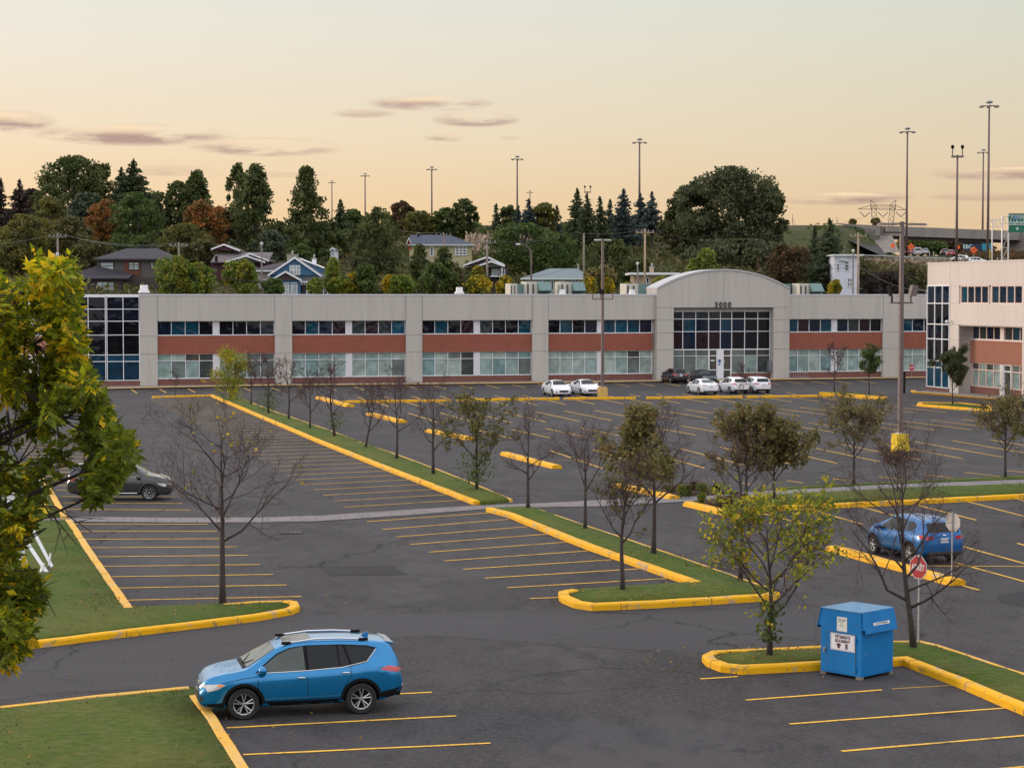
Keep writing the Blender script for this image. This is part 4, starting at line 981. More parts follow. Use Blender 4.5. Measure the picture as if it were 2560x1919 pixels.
suv = dict(L=4.58, Wr=.63, r=.355, wx=(-1.32, 1.34), top=[(-2.29,.80),(-2.285,1.0),(-2.25,1.10),(-2.14,1.32),(-2.06,1.52),(-2.0,1.585),(-1.55,1.64),(-.9,1.68),(-.2,1.69),(.30,1.645),(.60,1.54),(1.26,1.13),(1.38,1.10),(1.75,1.045),(2.02,.98),(2.17,.89),(2.26,.76),(2.29,.64)],
    belt=[(-2.29,.76),(-2.2,1.02),(-1.6,1.14),(-1.1,1.08),(0,1.03),(1.0,1.0),(1.4,.98),(1.9,.90),(2.2,.72),(2.29,.55)], bot=[(-2.29,.46),(-2.15,.36),(-1.8,.27),(1.8,.25),(2.1,.24),(2.24,.27),(2.29,.38)],
    w=[(-2.29,.70),(-2.22,.80),(-2.05,.875),(-1.5,.915),(0,.915),(1.5,.91),(1.9,.86),(2.12,.76),(2.23,.64),(2.29,.48)],
    ws=(1.24, .60, .66, .55), wsm=CARGL_LT, rw=(-2.22, -2.09, .60, .56), mirror=(.92, 1.05), rails=True, fin=-1.55, chrome=True, plate=.92, mirrorm=None,
    glass=[('front_window', [(1.02,1.045),(.86,1.18),(.56,1.40),(.28,1.52),(-.02,1.56),(-.06,1.05)], True), ('rear_door_window', [(-.14,1.055),(-.11,1.565),(-.78,1.555),(-.82,1.09)], False),
           ('vent_window', [(-.85,1.09),(-.82,1.553),(-.92,1.548),(-1.06,1.12)], False), ('quarter_window', [(-1.12,1.135),(-.98,1.545),(-1.45,1.50),(-1.66,1.45),(-1.44,1.20)], False)],
    surround=[(1.08,1.03),(.88,1.20),(.57,1.43),(.28,1.545),(-.10,1.585),(-.9,1.575),(-1.48,1.53),(-1.72,1.47),(-1.46,1.17),(-1.05,1.09),(-.1,1.04)],
    seams=[((1.0,.35),(1.02,.98)), ((-.10,.35),(-.10,1.03)), ((-1.08,1.10),(-1.10,.92),(-.92,.62),(-.90,.38)), ((1.0,.40),(-.9,.42)), ((1.02,.96),(1.35,.93),(2.0,.80))],
    handles=[(.04,.90),(-.98,.97)], trim=[(1.02,1.03),(.4,1.035),(-.1,1.045),(-.9,1.085),(-1.12,1.125),(-1.46,1.19),(-1.69,1.45)],
    hl_side=[(2.17,.73),(2.08,.80),(1.86,.83),(1.74,.80),(1.92,.70),(2.13,.64)], amber=[(1.90,.822),(1.755,.80),(1.82,.765),(1.93,.77)], tl_side=[(-2.19,.92),(-2.19,1.02),(-1.98,1.08),(-1.80,1.04),(-1.78,1.0),(-2.02,.95)],
    front=[('grille', [(-.44,.56),(.44,.56),(.36,.42),(-.36,.42)], M_grille), ('upper_grille', [(-.50,.74),(.50,.74),(.38,.69),(-.38,.69)], M_grille), ('chrome_bar', [(-.4,.785),(.4,.785),(.38,.75),(-.38,.75)], M_chrome), ('headlight', [(.45,.70),(.72,.74),(.74,.80),(.5,.78)], M_lamp), ('skid_plate', [(-.5,.36),(.5,.36),(.42,.28),(-.42,.28)], M_chrome), ('fog_lamp', [(.52,.40),(.64,.42),(.64,.54),(.55,.52)], M_grille), ('badge', [(-.07,.80),(.07,.80),(.07,.87),(-.07,.87)], M_chrome)],
    rear=[('taillight', [(.40,.95),(.80,.93),(.80,1.04),(.45,1.03)], M_tail), ('lower_bumper', [(-.72,.34),(.72,.34),(.74,.56),(-.74,.56)], M_bump)])
suv['mirrorm'] = None; suv.pop('mirrorm')
sedan = dict(L=4.86, Wr=.56, r=.33, wx=(-1.42, 1.45), arch=False, sill=False, top=[(-2.43,.78),(-2.39,1.0),(-2.3,1.04),(-1.95,1.09),(-1.75,1.12),(-1.1,1.36),(-.55,1.455),(.0,1.475),(.45,1.42),(1.15,1.04),(1.3,1.0),(1.8,.93),(2.2,.80),(2.38,.66),(2.43,.54)],
    belt=[(-2.43,.70),(-2.3,.95),(-1.7,.99),(-1,.97),(0,.94),(1.1,.92),(1.9,.83),(2.25,.68),(2.43,.46)], bot=[(-2.43,.40),(-2.3,.28),(-1.9,.22),(1.9,.20),(2.3,.20),(2.43,.30)],
    w=[(-2.43,.66),(-2.36,.78),(-2.1,.88),(-1.5,.92),(0,.92),(1.5,.91),(2.0,.86),(2.28,.74),(2.43,.52)], ws=(1.12, .42, .68, .52), rw=(-1.72, -.98, .60, .50), mirror=(.78, .98), fin=-.8, plate=.80,
    glass=[('front_window', [(.92,.97),(.55,1.22),(.30,1.34),(-.02,1.385),(-.06,.97)], False), ('rear_door_window', [(-.12,.97),(-.09,1.39),(-.62,1.36),(-1.05,1.22),(-1.22,1.05),(-1.1,1.0)], False)],
    seams=[((.95,.32),(.97,.9)), ((-.08,.32),(-.08,.96)), ((-1.2,1.0),(-1.08,.7),(-1.02,.4))], handles=[(.08,.86),(-.95,.90)],
    front=[('grille', [(-.40,.60),(.40,.60),(.50,.50),(.38,.40),(-.38,.40),(-.50,.50)], M_grille), ('headlight', [(.46,.64),(.80,.70),(.84,.76),(.56,.70)], M_lamp), ('lower_grille', [(-.42,.28),(.42,.28),(.38,.24),(-.38,.24)], M_grille), ('fog_lamp', [(.58,.32),(.76,.40),(.72,.52),(.62,.46)], M_grille)],
    rear=[('taillight', [(.40,.88),(.86,.84),(.85,.95),(.50,.94)], M_tail), ('lower_bumper', [(-.70,.30),(.70,.30),(.66,.40),(-.66,.40)], M_bump), ('badge', [(-.06,.93),(.06,.93),(.06,.97),(-.06,.97)], M_chrome)])
hatch = dict(L=4.42, Wr=.60, r=.33, wx=(-1.28, 1.36), arch=False, sill=False, top=[(-2.21,.80),(-2.18,1.0),(-2.14,1.10),(-1.82,1.44),(-1.6,1.53),(-.9,1.60),(-.2,1.615),(.35,1.56),(1.25,1.12),(1.4,1.07),(1.75,.98),(2.0,.85),(2.17,.68),(2.21,.54)],
    belt=[(-2.21,.72),(-2.12,1.02),(-1.5,1.10),(-.8,1.05),(0,1.01),(1.1,.98),(1.7,.88),(2.05,.70),(2.21,.46)], bot=[(-2.21,.42),(-2.05,.30),(-1.7,.24),(1.7,.22),(2.1,.22),(2.21,.34)],
    w=[(-2.21,.68),(-2.12,.80),(-1.9,.88),(-1.3,.91),(0,.91),(1.4,.90),(1.85,.84),(2.1,.70),(2.21,.48)], ws=(1.20, .42, .68, .56), rw=(-2.10, -1.80, .62, .55), mirror=(.86, 1.02), fin=-1.4, plate=.86,
    glass=[('front_window', [(1.0,1.02),(.62,1.28),(.35,1.44),(-.02,1.50),(-.06,1.03)], False), ('rear_door_window', [(-.12,1.04),(-.09,1.50),(-.78,1.48),(-.90,1.09)], False), ('quarter_window', [(-.97,1.10),(-.86,1.47),(-1.35,1.40),(-1.5,1.30),(-1.3,1.14)], False)],
    seams=[((.98,.34),(1.0,.95)), ((-.09,.34),(-.09,1.02)), ((-1.05,1.05),(-.9,.7),(-.86,.4))], handles=[(.06,.90),(-.86,.95)], tl_side=[(-2.12,.90),(-2.10,1.02),(-1.86,1.05),(-1.74,1.0),(-1.95,.93)],
    front=[('grille', [(-.42,.52),(.42,.52),(.36,.32),(-.36,.32)], M_grille), ('headlight', [(.44,.70),(.72,.76),(.76,.84),(.5,.78)], M_lamp)],
    rear=[('taillight', [(.42,.90),(.80,.90),(.80,1.03),(.48,1.01)], M_tail), ('lower_bumper', [(-.70,.32),(.70,.32),(.68,.46),(-.68,.46)], M_bump), ('badge', [(-.06,1.03),(.06,1.03),(.06,1.07),(-.06,1.07)], M_chrome)])
M_wht = mat('white_paint', (.74, .76, .80), .3, 0, vary=.02, coat=.8)
P_blue = mat('bright_blue_metallic', (.001, .185, .43), .24, .5, vary=.03, coat=.7)
P_blue2 = mat('deep_blue_metallic', (.001, .098, .30), .30, .4, vary=.03, coat=.35)
P_char = mat('charcoal_metallic', (.035, .038, .042), .3, .4, vary=.03, coat=.9)
P_dark = mat('dark_grey_paint', (.022, .020, .028), .3, .3, vary=.03, coat=.8)
P_teal = mat('dark_teal_paint', (.02, .042, .055), .3, .4, vary=.03, coat=.8)
def place(wf, wr_, side_sign, d, yaw, which='mid'):
    """centre of a car from the ground contacts of its near front and rear wheels"""
    c = (wf+wr_)/2 if wr_ is not None else wf
    fx = Vector((cos(yaw), sin(yaw), 0)); lf = Vector((-sin(yaw), cos(yaw), 0))
    off = sum(d['wx'])/2 if wr_ is not None else (d['wx'][1] if which == 'front' else d['wx'][0])
    return c-fx*off-lf*(side_sign*(gsm(0, d['w'])-.12))
# near blue crossover: front to the left, its left side to the camera
a = G(607.6, 1797); b = G(902.7, 1782); yaw = atan2(a.y-b.y, a.x-b.x)
rav = build_car('suv', suv, P_blue, place(a, b, 1, suv, yaw), yaw, 'bright blue SUV with silver roof rails parked nose to the lawn in the foreground', 'suv', detail=2, style='ten')
mb = MB(); mb.tube([(-2.25,0,.38),(-2.40,0,.38),(-2.42,0,.42)], .025); mb.lathe([(.01,-.03),(.03,0),(.01,.03)], (-2.42,0,.46), 10); mb.build('tow_hitch', M_chrome, rav, smooth=True)
cs_ = CarShape(suv)
def skin(x0, x1, y0, y1, m, nm, off=.008, k=6):
    v = [(x0+(x1-x0)*i/k, y0+(y1-y0)*j/k, cs_.topz(x0+(x1-x0)*i/k, y0+(y1-y0)*j/k)+off) for i in range(k+1) for j in range(k+1)]
    MB().add(v, [(i*(k+1)+j, i*(k+1)+j+1, (i+1)*(k+1)+j+1, (i+1)*(k+1)+j) for i in range(k) for j in range(k)]).build(nm, m, rav, smooth=True)
skin(-.25, .38, -.40, .40, glass_mat('sunroof_glass', (.05,.05,.055), .05, .9), 'sunroof'); skin(1.20, 1.34, -.60, .60, M_black, 'cowl', .012)
MB().ext([(-1.93,-.56,1.592),(-2.13,-.56,1.548),(-2.135,-.56,1.525),(-1.93,-.56,1.50)], (0,1.12,0)).build('spoiler', P_blue, rav)
for sg in (-1, 1):
    MB().tube([(1.28, sg*.05+.1, 1.15), (1.05, sg*.42, 1.27)], .010, 4).build('wiper', M_black, rav)
    for xq in (.34, -1.42): MB().box((xq, sg*.567, cs_.topz(xq, .56)+.035), (.22, .045, .06)).build('rail_foot', M_black, rav)
    ring = [Vector((-1.78+cos(a)*.085, sg*(cs_.sidey(-1.78+cos(a)*.085, .97+sin(a)*.085)+.005), .97+sin(a)*.085)) for a in [2*pi*q/16 for q in range(17)]]
    MB().tube(ring, .004, 3).build('fuel_door_seam', M_black, rav)
    poly_panel([(-2.27,.36),(-1.75,.36),(-1.80,.50),(-2.20,.56),(-2.27,.56)], (lambda x, z, sg=sg: Vector((x, sg*(cs_.sidey(x, z)+.012), z))), M_black, 'bumper_cladding', rav)
    poly_panel([(1.78,.30),(2.2,.30),(2.22,.36),(1.80,.40)], (lambda x, z, sg=sg: Vector((x, sg*(cs_.sidey(x, z)+.012), z))), M_black, 'bumper_cladding', rav)
# charcoal SUV behind the leaves
santa = dict(suv); santa.update(L=4.75, wx=(-1.38, 1.40), rails=False, archm=mat('arch_grey', (.05, .055, .06), .4, .2), wsm=CARGL, chrome=False); santa.pop('amber')
sc_ = 4.75/4.58
for key in ('top', 'belt', 'bot', 'w'): santa[key] = [(x*sc_, v*(1.06 if key in ('top', 'belt') else 1)) for x, v in suv[key]]
santa['r'] = .37
santa['glass'] = [(n_, [(x, z*1.06) for x, z in p_], c_) for n_, p_, c_ in suv['glass']]; santa['surround'] = [(x, z*1.06) for x, z in suv['surround']]; santa['trim'] = [(x, z*1.06) for x, z in suv['trim']]
a = G(376, 1252); b = G(220, 1251); yaw = radians(3)
sf = build_car('suv', santa, P_char, place(a, b, -1, santa, yaw), yaw, 'charcoal SUV with star pattern wheels half hidden behind yellow green branches', 'suv', style='star')
mb = MB()
ss = CarShape(santa)
for sg in (-1,): mb.tube([(x, sg*(ss.sidey(x, .36)+.015), .36) for x in (-.85, -.3, .3, .85)], .022, 5)
mb.build('side_strip', M_chrome, sf)
# blue hatchback seen from behind
kick = dict(hatch); kick.update(L=4.30, arch=True, sill=True, plate=.86, wx=(-1.26, 1.34), r=.34)
a = G(2187.8, 1383); yaw = radians(109)
build_car('hatchback', kick, P_blue2, place(a, None, 1, kick, yaw, 'front'), yaw, 'blue hatchback seen from behind, parked beyond the bare tree and yellow kerb', 'hatchback', style='ten', plate='L04 RXD')
G1 = 'white cars parked in the far row'
TV = TH-pi/2
def far_car(px, sign, d, pm_, yaw, label, cat, which, group=None, style='seven', name='sedan'):
    return build_car(name, d, pm_, place(G(*px), None, sign, d, yaw, which), yaw, label, cat, group, detail=1, style=style)
far_car((1382,990.5), -1, sedan, M_wht, TV, 'white sedan facing the camera, left one of the pair beside the lamp post', 'sedan', 'front', G1)
far_car((1453.4,988.5), -1, sedan, M_wht, TV, 'white sedan facing the camera, partly behind the yellow lamp post base', 'sedan', 'front', G1)
far_car((1678,958), 1, hatch, P_dark, TV+pi, 'dark grey hatchback backed from view, parked nose to the office beside the arch', 'hatchback', 'rear', None, name='hatchback')
far_car((1748.8,986), 1, sedan, M_wht, TV+pi, 'white sedan seen from behind, left of the two white hatchbacks', 'sedan', 'rear', G1)
far_car((1825.7,984), 1, hatch, M_wht, TV+pi, 'white hatchback seen from behind, between the white sedan and the other hatchback', 'hatchback', 'rear', G1, name='hatchback')
far_car((1881,983), 1, hatch, M_wht, TV+pi, 'white hatchback seen from behind, rightmost of the parked white cars', 'hatchback', 'rear', G1, name='hatchback')
far_car((1752,959), -1, sedan, P_teal, TV, 'dark teal sedan facing the camera, parked before the entrance doors', 'sedan', 'front', None)
# traffic on the highway beyond, on its own high ground
van = dict(hatch); van.update(top=[(-2.21,.80),(-2.2,1.2),(-2.12,1.85),(-1.9,1.93),(-.9,1.95),(.2,1.95),(.75,1.85),(1.4,1.22),(1.6,1.1),(1.9,.98),(2.17,.72),(2.21,.54)], Wr=.74, ws=(1.36,.8,.72,.66), rw=(-2.19,-2.13,.6,.6), fin=None,
    glass=[('front_window', [(1.05,1.05),(.75,1.5),(.2,1.7),(.0,1.7),(.0,1.05)], False)], mirror=(1.0,1.1))
for px, py, Y, d, pm_, lab, cat, nm in (
    (2276, 637, 476, kick, mat('red_paint', (.25,.012,.018), .3, vary=.05, coat=.8), 'dark red car on the highway under the second orange sign', 'car', 'highway_car'),
    (2293, 638, 470, van, mat('pale_van', (.45,.46,.5), .4, vary=.05), 'pale minivan in highway traffic left of the silver car', 'minivan', 'minivan'),
    (2311, 637, 476, hatch, mat('silver_paint', (.35,.36,.36), .3, .4, vary=.05), 'silver hatchback in highway traffic, rightmost of the queue', 'car', 'highway_car'),
    (2361, 636.5, 480, kick, P_dark, 'dark car on the highway just left of the twin headed pole', 'car', 'highway_car'),
    (2262, 637, 478, hatch, mat('maroon_paint', (.12,.02,.03), .3, vary=.05, coat=.8), 'maroon car in highway traffic beside the base of the tall mast', 'car', 'highway_car'),
    (2376, 641, 462, kick, mat('crimson_paint', (.3,.01,.015), .3, vary=.05, coat=.8), 'crimson car on the highway right behind the twin headed pole', 'car', 'highway_car')):
    p = P(px, py, Y); build_car(nm, d, pm_, (p.x, p.y, terr(p.x, p.y)+.12), radians(84), lab, cat, 'vehicles on the highway', detail=0, style='seven')
for px, py, Y, lab in ((2443, 658, 436, 'white car on the highway just above the parapet of the right building'), (2398, 655, 440, 'white car on the highway partly hidden behind the twin headed pole')):
    p = P(px, py, Y); build_car('highway_car', hatch, M_wht, (p.x, p.y, terr(p.x, p.y)+.02), radians(165 if px < 2440 else -15), lab, 'car', 'vehicles on the highway', detail=0, style='seven')
# ------------------------------------------------------------------ trees
def leafmat(name, c, tr=.25):
    tr = .42 if 'fgt' in name else tr
    if name in MATS: return MATS[name]
    m = mat(name, c, .65, 0, vary=.30, scale=.9, spec=.25)
    b = m.node_tree.nodes['Principled BSDF']
    t = m.node_tree; ts = t.nodes.new('ShaderNodeBsdfTranslucent'); ts.inputs[0].default_value = (*[min(1, q*1.5) for q in c], 1)
    mx = t.nodes.new('ShaderNodeMixShader'); mx.inputs[0].default_value = tr
    o = t.nodes['Material Output']; t.links.new(b.outputs[0], mx.inputs[1]); t.links.new(ts.outputs[0], mx.inputs[2]); t.links.new(mx.outputs[0], o.inputs[0])
    return m
PAL = {k: [leafmat('leaf_%s_%d' % (k, i), c) for i, c in enumerate(v)] for k, v in dict(
    dark=[(.066,.086,.024), (.092,.108,.030), (.042,.060,.018)], maple=[(.060,.072,.026), (.082,.092,.038), (.038,.048,.018), (.10,.112,.06)], olive=[(.10,.105,.022), (.135,.12,.026), (.070,.072,.020)], oliveb=[(.11,.095,.036), (.08,.078,.026), (.06,.06,.022)],
    grey=[(.085,.105,.062), (.065,.085,.046), (.045,.06,.036)], orange=[(.27,.115,.028), (.19,.085,.024), (.12,.08,.02)], green=[(.062,.098,.022), (.045,.075,.018), (.085,.115,.028)],
    bright=[(.11,.16,.022), (.085,.13,.025), (.20,.19,.02)], yellow=[(.42,.30,.015), (.26,.22,.02), (.12,.13,.02)], lime=[(.14,.19,.04), (.10,.14,.03), (.20,.22,.03)], spruce=[(.050,.070,.030), (.036,.052,.022), (.066,.084,.036)],
    blue=[(.048,.070,.066), (.034,.052,.050), (.06,.085,.08)], brown=[(.11,.062,.026), (.075,.050,.022), (.05,.04,.018)], plum=[(.055,.030,.030), (.035,.028,.022), (.03,.03,.018)],
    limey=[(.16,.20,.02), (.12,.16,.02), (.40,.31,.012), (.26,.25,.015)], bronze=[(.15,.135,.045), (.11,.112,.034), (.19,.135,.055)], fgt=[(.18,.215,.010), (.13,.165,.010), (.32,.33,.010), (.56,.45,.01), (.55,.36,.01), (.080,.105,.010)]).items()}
M_bark = mat('bark', (.075, .060, .050), .95, vary=.35, scale=6, bump=.8, bscale=14)
M_barkd = mat('dark_bark', (.050, .038, .036), .95, vary=.3, scale=6, bump=.6, bscale=18)
M_twig = mat('reddish_twig', (.075, .042, .040), .9, vary=.25, scale=5)
def leaf_mesh(C, size, mats, slots, name, parent, elong=1.5, U=None, flat=None):
    n = len(C); a = rng.normal(size=(n, 3)) if U is None else U+rng.normal(size=(n, 3))*.35
    a /= np.linalg.norm(a, axis=1)[:, None]+1e-9
    b = rng.normal(size=(n, 3))
    if flat: b[:, 2] *= flat
    b -= a*np.sum(a*b, axis=1)[:, None]; b /= np.linalg.norm(b, axis=1)[:, None]+1e-9
    s = np.asarray(size).reshape(-1, 1)*np.ones((n, 1))*rng.uniform(.7, 1.25, (n, 1))
    V = np.stack([C-a*s*elong*.5, C+b*s*.5, C+a*s*elong*.5, C-b*s*.5], axis=1).reshape(-1, 3)
    me = bpy.data.meshes.new(name); me.vertices.add(4*n); me.vertices.foreach_set('co', V.ravel().astype(np.float32))
    me.loops.add(4*n); me.loops.foreach_set('vertex_index', np.arange(4*n, dtype=np.int32))
    me.polygons.add(n); me.polygons.foreach_set('loop_start', np.arange(0, 4*n, 4, dtype=np.int32))
    for m in mats: me.materials.append(m)
    me.polygons.foreach_set('material_index', np.asarray(slots, dtype=np.int32)); me.update(calc_edges=True); me.validate()
    o = bpy.data.objects.new(name, me); COL.objects.link(o); o.parent = parent; return o
RAD = dict(round=lambda t: np.sqrt(np.clip(1-(2*t-1)**2, 0, 1)), dome=lambda t: np.clip(np.sqrt(np.clip(1-t**2.2, 0, 1))*(.75+.5*t), 0, 1), pyramid=lambda t: np.clip((1-t)**.75*1.05*np.clip(t*6+.45, 0, 1), 0, 1),
           tall=lambda t: np.clip(np.sin(np.clip(t*.93+.07, 0, 1)*pi)**.6, 0, 1), cone=lambda t: (1-t)**.85)
def bg_tree(cx, top, bot, hw, Zd, kind, pal, label, name='tree', n=None, group='trees on the wooded hill', lean=0):
    sc = FV*Zd/F; w_ = hw*sc*(1.16 if kind not in ('spruce', 'fir') else 1.48); tp = P(cx*FV, top*FV, Zd); bp_ = P(cx*FV, bot*FV, Zd)
    gz = terr(tp.x, Zd); z1 = tp.z-gz; z0 = max(.3, bp_.z-gz); hc = max(1.0, z1-z0)
    root = tag(empty(name, (tp.x, Zd, gz)), label, 'tree', group)
    ls = np.clip(.0075*Zd*.12+.10, .28, .62)
    mats = PAL[pal]; ns = len(mats)
    if kind in ('spruce', 'fir'):
        lev = max(10, int(hc/.42)); C = []; U = []
        for k in range(lev):
            t = k/lev; z = z0+hc*t; R_ = w_*((1-t)**.8)*(1.0+.24*sin(k*2.1+cx)+.12*sin(k*.7)); nb = max(6, int(7+R_*6))
            for q in range(nb):
                a = rng.random()*2*pi; Rb = R_*rng.uniform(.72, 1.08); m = max(2, int(Rb/ls*2.0))
                for s_ in range(m):
                    f = (s_+rng.random())/m; rr = Rb*f; dz = -.28*rr*(1 if kind == 'spruce' else .5)+.16*rr*f
                    C.append((cos(a)*rr+rng.normal()*.10, sin(a)*rr+rng.normal()*.10, z+dz+rng.normal()*.12)); U.append((cos(a), sin(a), -.35))
        for q in range(14): C.append((rng.normal()*.06, rng.normal()*.06, z0+hc*(.93+.075*q/14))); U.append((0, 0, 1))
        C = np.array(C); U = np.array(U); slots = rng.choice(ns, len(C))
        leaf_mesh(C, ls*.85, mats, slots, 'crown', root, 1.7, U)
        tb = MB(); tb.tube([(0, 0, -.5), (0, 0, z0+hc*.5), (0, 0, z1*.985)], [w_*.09+.1, w_*.05+.06, .03], 7); tb.build('trunk', M_bark, root)
        return root
    rad = RAD[kind]; vol = w_*w_*hc
    nc = int(np.clip(40+vol**.62*2.6, 50, 330)); C = []; S_ = []; tips = []
    cs = w_*.155+.30
    if pal == 'maple': nc = int(nc*.58)
    per = int(np.clip((n or 6500*(.5+vol/900))/nc, 26, 95))
    if pal == 'maple': per = 110
    for k in range(nc):
        t = rng.random()**.85; a = rng.random()*2*pi; rr = float(rad(np.array(t)))*w_*(rng.random()**.34)*.90
        rr *= 1+.20*sin(a*3+cx)+.10*sin(a*5+t*9)
        c = np.array([cos(a)*rr+lean*t*w_, sin(a)*rr, z0+hc*t*.96]); tips.append(c)
        m = int(per*rng.uniform(.6, 1.35)); r_ = cs*rng.uniform(.6, 1.25)
        d = rng.normal(size=(m, 3)); d /= np.linalg.norm(d, axis=1)[:, None]; d *= (rng.random((m, 1))**.45)*r_*np.array([1.1, 1.1, .85])
        if kind == 'tall': d *= np.array([.8, .8, 1.5])
        pts = c+d; pts[:, 2] = np.minimum(pts[:, 2], z1+.15)
        C.append(pts); base = rng.choice(ns, p=None); S_.append(np.where(rng.random(m) < .7, base, rng.choice(ns, m)))
    leaf_mesh(np.concatenate(C), ls, mats, np.concatenate(S_), 'crown', root, 1.35)
    tb = MB(); tr = .05*w_+.10
    tb.tube([(0, 0, -.6), (lean*.1*w_, 0, z0+hc*.35), (lean*.7*w_, 0, z0+hc*.8)], [tr*1.3, tr, tr*.3], 8)
    for c in tips[::max(1, nc//16)]:
        s0 = (lean*.1*w_, 0, z0+hc*min(.5, .1+.4*max(0, (c[2]-z0)/hc))); mid = ((s0[0]+c[0])/2, c[1]/2, (s0[2]+c[2])/2+.1*w_)
        tb.tube([s0, mid, tuple(c)], [tr*.45, tr*.3, .03], 5)
    tb.build('trunk', M_bark, root, smooth=True)
    return root
